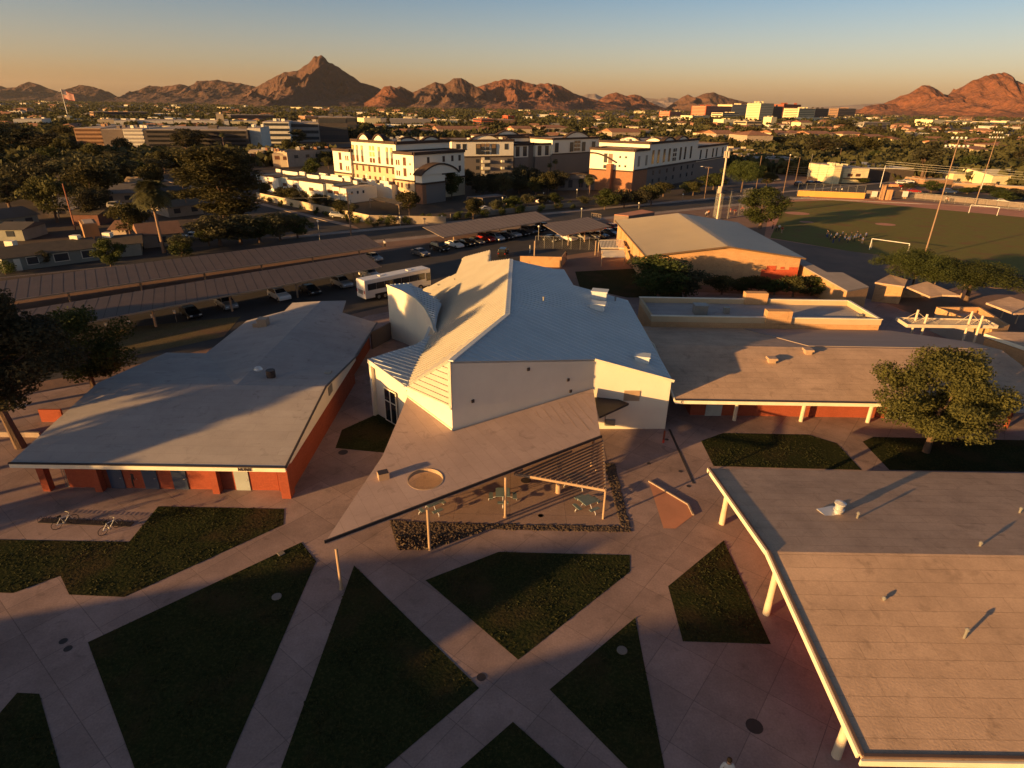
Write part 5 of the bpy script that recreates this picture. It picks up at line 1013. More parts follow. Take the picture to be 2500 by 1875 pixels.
# parked rows far right
rr = random.Random(9); n_ = 0
for k, x0, y0, x1, y1, nn_ in ((13, 1300, 740, 1540, 700, 9), (13, 1370, 690, 1440, 685, 3), (17, 330, 700, 480, 690, 5), (17, 350, 790, 540, 810, 5), (17, 940, 810, 1080, 815, 5), (17, 1620, 790, 1820, 800, 7), (17, 450, 470, 580, 460, 4), (17, 1050, 540, 1150, 560, 3), (17, 1640, 830, 1800, 850, 5)):
    for i in range(nn_):
        f_ = (i+.5)/nn_; p = G(k, x0+(x1-x0)*f_, y0+(y1-y0)*f_); car(rr.choice(['sedan', 'suv']), rr.choice(['white', 'silver', 'grey', 'black']), p, .3+rr.uniform(-.1, .1), 'small parked car in the distant lots right of the towers', 'parked cars in the distant lots')
# bus
t = thing('coach_bus', 'white coach bus with dark windows parked behind the left tip of the hall', 'bus', (0, 0, 0), local=True)
bl, bw_, bh = 12.6, 2.55, 3.25
b = MB(); b.box((0, 0, 1.95), (bl, bw_, 2.9)); b.v = [(x, y*(.94 if z > 3 else 1), z) for x, y, z in b.v]; bd = b.build('body', PAINTS['white'], t); md = bd.modifiers.new('bevel', 'BEVEL'); md.width = .16; md.segments = 3
for s_ in (-1, 1):
    for i in range(7): b = MB(); b.box((-5.0+1.55*i, s_*(bw_/2-.012), 2.3), (1.48, .06, 1.0)); b.build('window', glass, t)
    b = MB(); b.box((5.75, s_*(bw_/2-.01), 2.05), (.8, .06, 1.3)); b.build('window', glass, t)
    for x in (-3.9, -2.75, 4.1): b = MB(); b.tube((x, s_*.95, .5), (x, s_*(bw_/2+.02), .5), .5, .5, 18); b.cur = 1; b.tube((x, s_*(bw_/2+.015), .5), (x, s_*(bw_/2+.05), .5), .28, .24, 12); b.build('wheel', [rubber, grey_metal], t)
    b = MB(); b.box((-3.3, s_*(bw_/2-.0), .78), (2.5, .03, .62)); b.build('wheel_arch', rubber, t)
    b = MB(); b.box((-6.3, s_*1.05, 1.6), (.06, .2, .5)); b.build('tail_light', lamp_r, t)
    b = MB(); b.box((6.3, s_*.95, 1.0), (.06, .4, .2)); b.build('headlight', lamp_w, t)
b = MB(); b.box((6.3, 0, 2.25), (.06, 2.2, 1.5)); b.build('windscreen', glass, t)
b = MB(); b.box((-6.31, 0, 1.5), (.05, 1.3, .7)); [b.box((-6.345, 0, 1.25+.1*i), (.02, 1.2, .04)) for i in range(6)]; b.build('engine_grille', grey_metal, t)
for x in (-2.5, 2.8): b = MB(); b.box((x, 0, 3.44), (.8, .7, .1)); b.build('roof_hatch', PAINTS['white'], t)
a0 = G(5, 243, 362); a1 = G(5, 690, 262); dv = (a1-a0).normalized(); cc = a0+dv*bl/2+Vector((-dv.y, dv.x, 0))*bw_/2; t.location = cc; t.rotation_euler = (0, 0, math.atan2(dv.y, dv.x))
# ================================================================== PICNIC TABLES, BICYCLES, GOALS
def picnic(p, rz, label):
    t = thing('picnic_table', label, 'picnic table', (0, 0, 0), 'steel picnic tables on the patio', local=True)
    b = MB(); b.box((0, 0, .75), (1.12, 1.12, .04)); [b.box((0, -.5+.1*i, .775), (1.05, .03, .012)) for i in range(11)]; b.build('tabletop', green_steel, t)
    for a_ in range(4):
        c_, s_ = math.cos(a_*math.pi/2), math.sin(a_*math.pi/2); o_ = Vector((c_, s_, 0)); q_ = Vector((-s_, c_, 0))
        b = MB(); b.bar(o_*.92-q_*.42+Vector((0, 0, .45)), o_*.92+q_*.42+Vector((0, 0, .45)), .3, .04); b.build('bench_seat', green_steel, t)
        b = MB(); b.path([Vector((0, 0, .68))+o_*.1, Vector((0, 0, .62))+o_*.35, Vector((0, 0, .30))+o_*.62, Vector((0, 0, .30))+o_*.8, Vector((0, 0, .43))+o_*.92], .03, 7)
        b.path([Vector((0, 0, .30))+o_*.62, Vector((0, 0, .26))+o_*1.0, Vector((0, 0, .12))+o_*1.1, Vector((0, 0, .02))+o_*1.08], .035, 7); b.build('leg', bright_steel, t)
    t.location = p; t.rotation_euler = (0, 0, rz); return t
picnic(G(15, 810, 760), rad(38), 'steel picnic table half under the canopy edge at the left post')
picnic(G(15, 1725, 640), rad(2), 'steel picnic table behind the middle canopy post')
picnic(G(16, 800, 1000), rad(32), 'steel picnic table in the open corner beside the pergola post')
picnic(G(16, 660, 700), rad(25), 'steel picnic table under the slatted pergola')
def bike(p, rz, label, lean=.0):
    t = thing('bicycle', label, 'bicycle', (0, 0, 0), local=True)
    for x in (-.52, .52):
        b = MB(); n = 26
        for i in range(n): a_, c_ = 2*math.pi*i/n, 2*math.pi*(i+1)/n; b.tube((x+.33*math.cos(a_), 0, .34+.33*math.sin(a_)), (x+.33*math.cos(c_), 0, .34+.33*math.sin(c_)), .022, .022, 5, False)
        for i in range(8): a_ = math.pi*i/4; b.tube((x, 0, .34), (x+.32*math.cos(a_), 0, .34+.32*math.sin(a_)), .006, .006, 3, False)
        b.build('wheel', rubber, t)
    b = MB(); b.path([(-.52, 0, .34), (-.05, 0, .30), (.36, 0, .78), (-.18, 0, .80), (-.05, 0, .30)], .02, 6); b.path([(-.52, 0, .34), (-.18, 0, .80), (-.22, 0, .95)], .018, 6); b.path([(.36, 0, .78), (.34, 0, .95)], .02, 6); b.path([(.36, 0, .78), (.52, 0, .34)], .02, 6); b.build('frame', bright_steel, t)
    b = MB(); b.path([(.25, -.3, 1.0), (.36, -.1, .97), (.36, .1, .97), (.25, .3, 1.0)], .015, 6); b.build('handlebar', grey_metal, t)
    b = MB(); b.box((-.24, 0, .98), (.26, .15, .06)); b.build('saddle', rubber, t)
    b = MB(); b.tube((-.05, -.12, .30), (-.05, .12, .30), .07, .07, 8); b.build('crankset', grey_metal, t)
    t.location = p; t.rotation_euler = (lean, 0, rz); return t
bike(G(18, 1430, 770), rad(62), 'bicycle standing at the lit end of the rack strip', .1)
bike(G(18, 850, 700), rad(52), 'bicycle in shade on the left part of the rack strip', .1)
b = MB(); 
q0, q1 = G(18, 520, 640), G(18, 1700, 690)
t = thing('bicycle_rack', 'long low dark bicycle rack strip on the shaded concrete', 'bicycle rack', q0)
b = MB(); b.bar(q0+Vector((0, 0, .03)), q1+Vector((0, 0, .03)), .55, .05); b.build('base_strip', dark_metal, t)
b = MB()
for i in range(20): c_ = q0.lerp(q1, i/19); b.path([c_+Vector((0, -.2, 0)), c_+Vector((0, -.2, .3)), c_+Vector((0, .2, .3)), c_+Vector((0, .2, 0))], .015, 4)
b.build('wheel_hoops', dark_metal, t)
def goal(a_, c_, label):
    t = thing('soccer_goal', label, 'soccer goal', a_, 'soccer goals of the sports field'); h = Vector((0, 0, 2.44)); back = Vector((-(c_-a_).y, (c_-a_).x, 0)).normalized()*1.6
    for q_ in (a_, c_): b = MB(); b.tube(q_, q_+h, .08, .08, 8); b.tube(q_+h, q_+back, .03, .03, 5); b.build('post', PAINTS['white'], t)
    b = MB(); b.tube(a_+h, c_+h, .08, .08, 8); b.build('crossbar', PAINTS['white'], t)
goal(G(3, 1228, 1325), G(3, 1465, 1360), 'near soccer goal in the shaded part of the field')
goal(G(3, 1858, 1093), G(3, 2037, 1110), 'far soccer goal in the sun by the running track')
# ================================================================== POLES
def pole(a_, h, r0_, r1_, m, name='utility_pole', label='', cat='pole', arms=0, rz=.3, extra=None, group=None):
    t = thing(name, label, cat, a_, group); a_ = Vector(a_); b = MB(); b.tube(a_, a_+Vector((0, 0, h)), r0_, r1_, 8); b.build('pole_shaft', m, t); dx = Vector((math.cos(rz), math.sin(rz), 0))
    for i in range(arms):
        z_ = h-.4-.9*i; b = MB(); b.bar(a_+Vector((0, 0, z_))-dx*1.3, a_+Vector((0, 0, z_))+dx*1.3, .12, .12); b.build('crossarm', wood, t)
        for s_ in (-1.1, -.5, .5, 1.1): b = MB(); q_ = a_+Vector((0, 0, z_+.05))+dx*s_; b.lathe(q_, [(.05, 0), (.09, .08), (.05, .2)], 6); b.build('insulator', grey_metal, t)
    if extra == 'transformer': b = MB(); q_ = a_+dx*.35+Vector((0, 0, h-2.6)); b.tube(q_, q_+Vector((0, 0, .9)), .25, .25, 10); b.build('transformer', grey_metal, t)
    if extra == 'street': b = MB(); b.path([a_+Vector((0, 0, h-.3)), a_+Vector((0, 0, h+.1))-dx*1.2, a_+Vector((0, 0, h+.1))-dx*2.4], .05, 5); b.build('arm', grey_metal, t); b = MB(); b.box(a_+Vector((0, 0, h+.08))-dx*2.6, (.7, .3, .14)); b.build('lamp_head', PAINTS['white'], t)
    if extra == 'post': b = MB(); b.lathe(a_+Vector((0, 0, h)), [(.1, 0), (.22, .1), (.22, .35), (.1, .45)], 8); b.build('lamp_head', PAINTS['white'], t)
    if extra == 'lights':
        for row, nn_ in ((0, 6), (1, 4)):
            z_ = h-.3-1.5*(1-row); b = MB(); b.bar(a_+Vector((0, 0, z_))-dx*nn_*.45, a_+Vector((0, 0, z_))+dx*nn_*.45, .12, .12); b.build('crossarm', grey_metal, t)
            for i in range(nn_): q_ = a_+Vector((0, 0, z_+.3))+dx*((i-(nn_-1)/2)*.95); b = MB(); b.lathe(q_, [(.08, -.22), (.2, -.08), (.24, .12), (.14, .2)], 8); b.build('floodlight', PAINTS['white'], t)
    return t
def polepx(k, xb, yb, xt, yt, *a_, **kw): p = G(k, xb, yb); return pole(p, vz(xy(p), Z(k, xt, yt)[1]), *a_, **kw)
polepx(3, 1575, 1370, 1805, 615, .16, .08, mat('weathered_pole', (.30, .2, .14)), name='floodlight_pole', label='tall near floodlight pole standing in the shaded edge of the sports field', extra='lights', rz=.1)
polepx(3, 1900, 1035, 2045, 580, .16, .08, mat('weathered_pole', (.30, .2, .14)), name='floodlight_pole', label='far floodlight pole behind the far soccer goal', extra='lights', rz=.1)
t = polepx(13, 640, 1430, 745, 670, .27, .22, tan_paint, name='cell_tower', label='thick cream monopole with antenna panels beside the backstop', cat='tower')
p = Vector(t.location); hh_ = vz(xy(p), Z(13, 745, 670)[1])
for i in range(6):
    a_ = i*math.pi/3; b = MB(); b.box((p.x+.6*math.cos(a_), p.y+.6*math.sin(a_), hh_-2.0), (.22, .22, 1.7), a_); b.build('antenna_panel', tan_paint, t)
b = MB(); b.box((p.x-.6, p.y-.3, hh_-11), (.8, .5, 1.8)); b.build('equipment_box', tan_paint, t)
polepx(1, 480, 1200, 387, 905, .18, .12, mat('red_brown_pole', (.30, .12, .07)), label='reddish wooden pole among the bungalows at the left')
polepx(1, 377, 1125, 312, 890, .17, .11, grey_metal, label='grey pole left of the reddish one')
polepx(1, 160, 940, 122, 850, .15, .1, wood, label='short pole with a white top at the left edge', arms=1)
polepx(1, 1195, 1100, 1148, 890, .15, .1, wood, label='wooden street pole between the fan palm and the eucalyptus', extra='street', rz=2.6)
polepx(2, 150, 1240, 122, 960, .17, .12, wood, label='utility pole with crossarm at the end of the row houses', arms=1, extra='transformer')
polepx(2, 860, 780, 850, 700, .15, .1, wood, label='thin pole before the dark apartment middle') if 0 else None
polepx(13, 510, 1210, 560, 880, .16, .11, wood, label='wooden pole with street light left of the monopole', arms=1, extra='street', rz=.2)
polepx(13, 1045, 1110, 1108, 765, .15, .1, wood, label='plain pole right of the spreading tree')
polepx(13, 1325, 1165, 1395, 765, .15, .1, wood, label='plain pole at the left corner of the field wall', extra='post')
polepx(13, 1455, 1030, 1505, 780, .15, .1, wood, label='street pole above the parked dark suv', extra='street', rz=.3)
polepx(13, 1580, 1010, 1630, 745, .12, .08, grey_metal, label='traffic signal pole with an orange sign')
polepx(13, 1805, 920, 1845, 750, .13, .09, wood, label='utility pole with crossarm beyond the junction', arms=1)
polepx(13, 1890, 890, 1935, 690, .13, .09, wood, label='pole with a small lamp beyond the junction', extra='street', rz=.3)
polepx(3, 1295, 930, 1325, 790, .13, .09, PAINTS['white'], label='white pole at the right corner of the flat roofed shop')
polepx(3, 1930, 960, 1970, 835, .12, .09, PAINTS['white'], label='white pole in front of the long tan wall')
polepx(3, 1565, 910, 1598, 800, .14, .1, wood, label='brown pole left of the near floodlight pole')
polepx(3, 1415, 750, 1440, 670, .12, .08, wood, label='distant pole behind the flat roofed shop')
polepx(3, 1690, 790, 1712, 735, .12, .08, wood, label='distant pole beyond the near floodlight pole', arms=1)
polepx(10, 770, 1220, 757, 1030, .07, .05, grey_metal, name='street_lamp', label='street lamp at the corner of the side street', cat='street lamp', extra='post')
for i, (k, xb, yb, xt, yt, lb) in enumerate([(11, 1357, 985, 1360, 900, 'short street lamp between the two central carports'), (11, 965, 770, 965, 735, 'small lamp in front of the apartment gate'), (11, 540, 885, 540, 785, 'small lamp in shade left of the apartment gate'), (11, 1310, 780, 1312, 700, 'small lamp left of the short palms'), (13, 280, 1240, 285, 1175, 'white topped post along the street'), (11, 1952, 895, 1955, 840, 'post at the foot of the dark trees'), (10, 1608, 1075, 1606, 990, 'grey post in front of the long perimeter wall'), (10, 2040, 1050, 2038, 980, 'grey post at the right end of the perimeter wall'), (13, 1645, 1030, 1655, 970, 'white lamp post at the junction')]):
    polepx(k, xb, yb, xt, yt, .07, .05, grey_metal, name='street_lamp', label=lb, cat='street lamp', extra='post')
polepx(11, 912, 1220, 915, 1085, .06, .05, grey_metal, name='parking_lot_lamp', label='thin lamp pole in the lot left of the chain link fence', cat='street lamp', extra='post')
polepx(11, 870, 1380, 870, 1225, .12, .12, tan_metal, name='gate_post', label='thick tan gate post right of the lot entrance', cat='post')
polepx(11, 823, 1355, 825, 1270, .07, .07, PAINTS['white'], name='marker_post', label='thin white and red marker post left of the gate post', cat='post')
for k, x, y, lb in ((7, 1785, 300, 'pale square lid in the grass beside the lit left path'), (7, 1757, 575, 'round pale lid in the dark left lawn'), (8, 1868, 1272, 'round pale lid in the dark lawn right of the crossing')):
    p = G(k, x, y); b = MB(); b.lathe((p.x, p.y, .03), [(.3, 0), (.3, .05), (.26, .06)], 14 if 'round' in lb else 4); tag(b.build('manhole_cover', mat('pale_cover', (.22, .19, .17))), lb, 'manhole')
# parking signs
for i, (x, y) in enumerate([(692, 440), (838, 425), (983, 385), (1122, 355)]):
    p = G(4, x, y); t = thing('parking_sign', ['first', 'second', 'third', 'fourth'][i]+' small white sign from the left along the kerb', 'sign', p, 'small white parking signs'); b = MB(); b.tube(p, p+Vector((0, 0, 1.7)), .03, .03, 6); b.build('post', grey_metal, t); b = MB(); b.box(p+Vector((0, -.04, 1.55)), (.35, .03, .5)); b.build('sign_plate', PAINTS['white'], t)
# flag
p = G(1, 434, 487, 3); fh = vz(xy(p), Z(1, 389, 305)[1]); t = thing('flagpole', 'tall white flagpole flying a striped flag at the left of the skyline', 'flagpole', p)
b = MB(); b.tube((p.x, p.y, 0), (p.x, p.y, fh), .55, .3, 8); b.build('pole_shaft', PAINTS['white'], t)
fl = fh*.30; fwid = fl*1.75; NX, NZ = 26, 13
def flagpt(u_, v_): # u along the fly, v from the top
    return (p.x+.5+u_*fwid*.86, p.y-u_*fwid*.2+math.sin(u_*9)*fl*.06, fh-fl*.02-v_*fl*(1-.3*u_)-u_*fl*.55+math.sin(u_*7+v_)*fl*.02)
fm = [mat('flag_red', (.26, .03, .03)), mat('flag_white', (.34, .29, .27)), mat('flag_blue', (.025, .03, .09))]
b = MB()
for j in range(NZ):
    for i in range(NX):
        b.cur = 2 if (j < 7 and i < 10) else (0 if j % 2 == 0 else 1); q4 = [flagpt(i/NX, j/NZ), flagpt((i+1)/NX, j/NZ), flagpt((i+1)/NX, (j+1)/NZ), flagpt(i/NX, (j+1)/NZ)]; b.face(q4)
fo = b.build('flag', fm, t); b = MB()
for r_ in range(5):
    for c_ in range(6):
        x, y, z = flagpt((c_+.7)/NX*1.5, (r_+.8)/NZ*1.25); b.box((x, y-.25, z), (fl*.03, .05, fl*.03)); b.box((x, y+.25, z), (fl*.03, .05, fl*.03))
b.build('stars', fm[1], fo)
# overhead wires
def wire(k, pts, zs, label):
    P_ = [G(kk, x, y, z) for (kk, x, y), z in zip(pts, zs)]; b = MB()
    for i in range(len(P_)-1):
        pr_ = [P_[i].lerp(P_[i+1], j/10)-Vector((0, 0, 1.2*4*(j/10)*(1-j/10))) for j in range(11)]; b.path(pr_, .03, 3)
    tag(b.build('overhead_wire', dark_metal), label, 'wire', 'overhead wires')
for i in range(4):
    o_ = Vector((0, 0, -.8*i)); b = MB(); A_ = Vector(((lambda q_: (q_.x, q_.y, 9.5))(G(13, 1325, 1165)))); B_ = Vector((lambda q_: (q_.x, q_.y, 10))(G(3, 1295, 930))); C_ = Vector((260, 170, 10))
    for a_, c_ in ((A_, B_), (B_, C_)): b.path([a_.lerp(c_, j/10)+o_-Vector((0, 0, 5*(j/10)*(1-j/10))) for j in range(11)], .035, 3)
    tag(b.build('overhead_wire', grey_metal), ['top', 'second', 'third', 'lowest'][i]+' wire strung along the avenue beyond the sports field', 'wire', 'overhead wires along the avenue')
A_ = G(2, 150, 1240)+Vector((0, 0, 9)); B_ = G(1, 1195, 1100)+Vector((0, 0, 8)); b = MB(); b.path([A_.lerp(B_, j/10)-Vector((0, 0, 7*(j/10)*(1-j/10))) for j in range(11)], .04, 3); tag(b.build('overhead_wire', grey_metal), 'wire sagging between the eucalyptus and the row houses', 'wire')
# fences round the field
fence(G(3, 770, 985), G(3, 1195, 1002), 2.0, 1, 'long yellow lit padded wall at the far side of the sports field', mat('yellow_pad', (.60, .34, .09), (.52, .3, .08), scale=.3), 'field_wall', True)
fence(G(3, 770, 982)+Vector((.5, 1.5, 0)), G(3, 1195, 999)+Vector((.5, 1.5, 0)), 4.2, 8, 'tall fence behind the yellow field wall', grey_metal)
fence(G(17, 620, 1300), G(17, 2300, 1480), 2.4, 12, 'grey chain link fence along the avenue at the right', grey_metal)
fence(G(17, 620, 1285)+Vector((0, 1.5, 0)), G(17, 2300, 1440)+Vector((0, 1.5, 0)), 1.6, 1, 'low grey wall behind the chain link fence along the avenue', mat('grey_block', (.22, .17, .14)), 'block_wall', True)
fence(G(17, 450, 1290), G(17, 615, 1300), 2.6, 1, 'brick wall right of the gate pillars', brick_tan, 'block_wall', True)
fence(G(17, 65, 1290), G(17, 260, 1300), 2.6, 1, 'dark wall left of the gate pillars', mat('grey_block', (.22, .17, .14)), 'block_wall', True)
t = thing('field_gate', 'two brick gate pillars with a beam at the far side of the field', 'gate', G(17, 310, 1315))
for x, yy in ((280, 1315), (350, 1315), (385, 1200)): q_ = G(17, x, 1315); b = MB(); b.box((q_.x, q_.y, 2.6 if x < 300 else 1.7), (1.0, 1.0, 5.2 if x < 300 else 3.4)); b.build('pillar', brick_tan, t)
q_ = G(17, 290, 1315); b = MB(); b.box((q_.x+2.2, q_.y+.6, 4.8), (5, 1.0, .8)); b.build('beam', brick_tan, t)
for k, x, y, lb in ((17, 172, 1300, 'white square sign left of the gate pillars'), (17, 585, 1300, 'cream square sign right of the gate pillars')):
    q_ = G(k, x, y); t = thing('notice_board', lb, 'sign', q_); b = MB(); b.box(q_+Vector((0, -.3, 1.6)), (2.0, .1, 1.9)); b.build('sign_plate', PAINTS['white'], t); b = MB(); b.box(q_+Vector((0, -.2, .8)), (.15, .1, 1.6)); b.build('post', grey_metal, t)
# backstop
t = thing('backstop', 'tall curved wire mesh backstop around the home plate beside the monopole', 'fence', G(13, 600, 1410))
bp = [G(13, x, y) for x, y in ((600, 1400), (640, 1425), (750, 1420), (860, 1400), (960, 1370))]; b = MB()
for q_ in bp: b2 = MB(); b2.tube(q_, q_+Vector((0, 0, 7.5)), .08, .06, 6); b2.build('post', grey_metal, t)
for i in range(4):
    for z_ in (0.1, 2.5, 5, 7.5): b.tube(bp[i]+Vector((0, 0, z_)), bp[i+1]+Vector((0, 0, z_)), .04, .04, 4)
    n_ = 14
    for j in range(n_): q_ = bp[i].lerp(bp[i+1], j/n_); b.tube(q_, q_+Vector((0, 0, 7.5)), .012, .012, 3, False)
    for j in range(26): b.tube(bp[i]+Vector((0, 0, .29*j)), bp[i+1]+Vector((0, 0, .29*j)), .012, .012, 3, False)
b.build('wire_mesh', grey_metal, t)
# dugout/red roofed low building by the carport
t = thing('equipment_shed', 'low shed with red flat roof behind the gymnasium', 'shed', G(11, 1900, 980))
pp_ = [G(11, 1700, 950, 2.4), G(11, 1850, 965, 2.4), G(11, 2120, 925, 2.4), G(11, 1990, 900, 2.4)]; b = MB(); b.slab(pp_, .15); b.build('roof', red_clay, t); b = MB(); b.prism([xy(q_) for q_ in pp_], 0, 2.22); b.build('wall', mat('grey_block', (.22, .17, .14)), t)
fence(G(11, 1460, 985), G(11, 1560, 1000), 1.3, 4, 'short reddish fence right of the central carports', tan_metal)
# ================================================================== PEOPLE
skin = mat('skin', (.42, .25, .17)); hairm = mat('dark_hair', (.02, .014, .01))
def person(p, rz, shirt, pants, label, pose='stand', group=None):
    "one skinned body from joints and radii, with hair, shirt and trousers as children"
    st_ = .18 if pose == 'walk' else .05; arm = {'stand': (.28, .0), 'walk': (.27, .2), 'reach': (.42, .35)}[pose]
    J_ = {'pelvis': (0, 0, .95, .15), 'waist': (0, 0, 1.1, .135), 'chest': (0, .0, 1.32, .165), 'neck': (0, 0, 1.50, .06), 'head': (0, .02, 1.62, .095), 'crown': (0, .01, 1.74, .085)}
    E_ = [('pelvis', 'waist'), ('waist', 'chest'), ('chest', 'neck'), ('neck', 'head'), ('head', 'crown')]
    for s_, n_ in ((-1, 'l'), (1, 'r')):
        f_ = st_*s_
        J_.update({n_+'hip': (s_*.09, 0, .9, .11), n_+'knee': (s_*.1, f_*.7+.03, .5, .07), n_+'ankle': (s_*.1, f_*1.5-.02, .09, .045), n_+'toe': (s_*.11, f_*1.5+.14, .035, .035), n_+'sho': (s_*.18, 0, 1.42, .07), n_+'elb': (s_*arm[0], -arm[1]*s_*.4+.0, 1.14, .045), n_+'wri': (s_*(arm[0]+.02), arm[1]*(-s_)+.08, .9, .03), n_+'hand': (s_*(arm[0]+.02), arm[1]*(-s_)+.11, .8, .035)})
        E_ += [('pelvis', n_+'hip'), (n_+'hip', n_+'knee'), (n_+'knee', n_+'ankle'), (n_+'ankle', n_+'toe'), ('chest', n_+'sho'), (n_+'sho', n_+'elb'), (n_+'elb', n_+'wri'), (n_+'wri', n_+'hand')]
    names = list(J_); me = bpy.data.meshes.new('person'); me.from_pydata([J_[n][:3] for n in names], [(names.index(a), names.index(b_)) for a, b_ in E_], []); o = bpy.data.objects.new('person', me); COL.objects.link(o)
    m1 = o.modifiers.new('skin', 'SKIN'); me.skin_vertices[0].data[0].use_root = True
    for i, n in enumerate(names): me.skin_vertices[0].data[i].radius = (J_[n][3], J_[n][3]*(.75 if n in ('chest', 'waist', 'pelvis') else 1))
    m2 = o.modifiers.new('sub', 'SUBSURF'); m2.levels = 1; m2.render_levels = 1
    bpy.context.view_layer.update(); me2 = bpy.data.meshes.new_from_object(o.evaluated_get(bpy.context.evaluated_depsgraph_get())); o.modifiers.clear(); o.data = me2
    me2.materials.clear(); me2.materials.append(skin)
    b_ = bmesh.new(); b_.from_mesh(me2)
    for nm, z0, z1, m_, ax in (('shirt', .98, 1.48, shirt, .5), ('trousers', .12, 1.0, pants, .2)):
        vs = {}; V_, F_ = [], []
        for f in b_.faces:
            c_ = f.calc_center_median()
            if z0 < c_.z < z1 and (nm == 'shirt' or abs(c_.x) < .22) and not (nm == 'shirt' and abs(c_.x) > .2 and c_.z < 1.12):
                idx = []
                for v in f.verts:
                    if v.index not in vs: vs[v.index] = len(V_); V_.append(tuple(v.co+v.normal*.018))
                    idx.append(vs[v.index])
                F_.append(idx)
        mm = bpy.data.meshes.new(nm); mm.from_pydata(V_, [], F_); mm.materials.append(m_); c2_ = bpy.data.objects.new(nm, mm); COL.objects.link(c2_); c2_.parent = o; CH.setdefault(o.name, []).append(c2_)
    b_.free(); hb = MB(); hb.lathe((0, -.01, 1.66), [(.105, -.02), (.118, .04), (.11, .11), (.06, .17), (.01, .185)], 12); h_ = hb.build('hair', hairm); h_.parent = o; CH[o.name].append(h_)
    o.location = p; o.rotation_euler = (0, 0, rz); tag(o, label, 'person', group); return o
cl = {k_: mat('cloth_'+k_, c_) for k_, c_ in (('white', (.62, .6, .58)), ('dark', (.03, .03, .035)), ('red', (.35, .05, .03)), ('blue', (.07, .09, .2)), ('tan', (.35, .25, .18)), ('orange', (.5, .2, .12)))}
p = G(9, 345, 1597, 1.85); p.z = 0.012
person(p, rad(170), cl['white'], cl['dark'], 'person in a white shirt cut off by the bottom edge of the photo')
person(G(4, 865, 1405), rad(180), cl['dark'], cl['dark'], 'person in shade-darkened clothes standing before the blue doors of the NURSE building')  # dark clothes stand in for the shade on this figure
person(G(10, 1446, 1298), rad(0), cl['white'], cl['dark'], 'person in a pale shirt walking beside the rear long carport', 'walk')
person(G(11, 1195, 1425), rad(60), cl['dark'], cl['dark'], 'person in dark clothes walking behind the hall', 'walk')
base = [person(G(13, 1250, 1560), rad(30), cl['orange'], cl['dark'], 'adult in an orange shirt right of the dense field tree'), person(G(13, 1310, 1572), rad(200), cl['red'], cl['tan'], 'child in red right of the adult in orange by the field tree', 'walk'), person(G(13, 530, 1400), rad(90), cl['white'], cl['dark'], 'player in a white shirt left of the backstop'), person(G(13, 820, 1380), rad(10), cl['red'], cl['tan'], 'batter in red behind the backstop mesh', 'reach')]
def who(src, p, rz, label, group=None): return dup(src, p, rz, label, group)
for i, (k, x, y, s_, lb) in enumerate([(13, 1280, 1550, 2, 'parent in white between the adult in orange and the child'), (13, 1215, 1530, 0, 'adult standing under the right side of the field tree'), (13, 550, 1395, 0, 'second figure left of the backstop'), (13, 520, 1412, 2, 'third figure left of the backstop nearest the gymnasium'), (13, 775, 1370, 1, 'figure in red left of the batter behind the mesh'), (13, 900, 1355, 3, 'figure in red right of the batter behind the mesh'), (17, 1150, 1345, 2, 'person in white walking on the running track'), (17, 1168, 1350, 0, 'person beside the one in white on the running track'), (13, 1870, 1150, 2, 'person behind the yellow field wall at its left'), (13, 1930, 1150, 2, 'person behind the yellow field wall at its right'), (17, 550, 1210, 2, 'pedestrian in white by the gate signs'), (12, 0, 0, 0, '')]):
    if lb: who(base[s_], G(k, x, y), i*1.3, lb)
dk = [person(G(3, 955, 1245), 1, cl['dark'], cl['blue'], 'player in shade-darkened clothes at the left of the shaded group'), person(G(3, 1180, 1290), 2, cl['blue'], cl['dark'], 'player in shade-darkened blue at the right end of the shaded group', 'walk')]  # clothes darkened to stand in for the shade on this group
for i in range(14): who(dk[i % 2], G(3, 960+18.5*i, 1250+((i*7) % 5)*9), i*.9, 'player standing in a group in the shaded part of the sports field', 'players in the shaded part of the field')
# ================================================================== APARTMENTS, ROW HOUSES, OFFICES, HOUSES
class Frame:
    "local frame of a building: origin o, u along one facade, v inward"
    def __init__(s, o, u_, v_): s.o = Vector((o[0], o[1], 0)); s.u = Vector((u_[0], u_[1], 0)).normalized(); s.v = Vector((v_[0], v_[1], 0)).normalized()
    def p(s, a, b_, z=0): q_ = s.o+s.u*a+s.v*b_; return Vector((q_.x, q_.y, z))
    def poly(s, a0, a1, b0, b1): return [xy(s.p(a0, b0)), xy(s.p(a1, b0)), xy(s.p(a1, b1)), xy(s.p(a0, b1))]
def panel(f, face, a0, a1, z0, z1, off, m, parent, name='window', depth=.12, pane=True):
    "a window on facade 'u' (v = off) or 'v' (u = off), slightly proud of the wall, with its darker pane"
    if face == 'u': A_, B_ = f.p(a0, off), f.p(a1, off); n_ = -f.v
    else: A_, B_ = f.p(off, a0), f.p(off, a1); n_ = -f.u
    b = MB(); c0 = Vector((0, 0, (z0+z1)/2)); b.bar(A_+c0+n_*.02, B_+c0+n_*.02, depth, z1-z0); return b.build(name, m, parent)
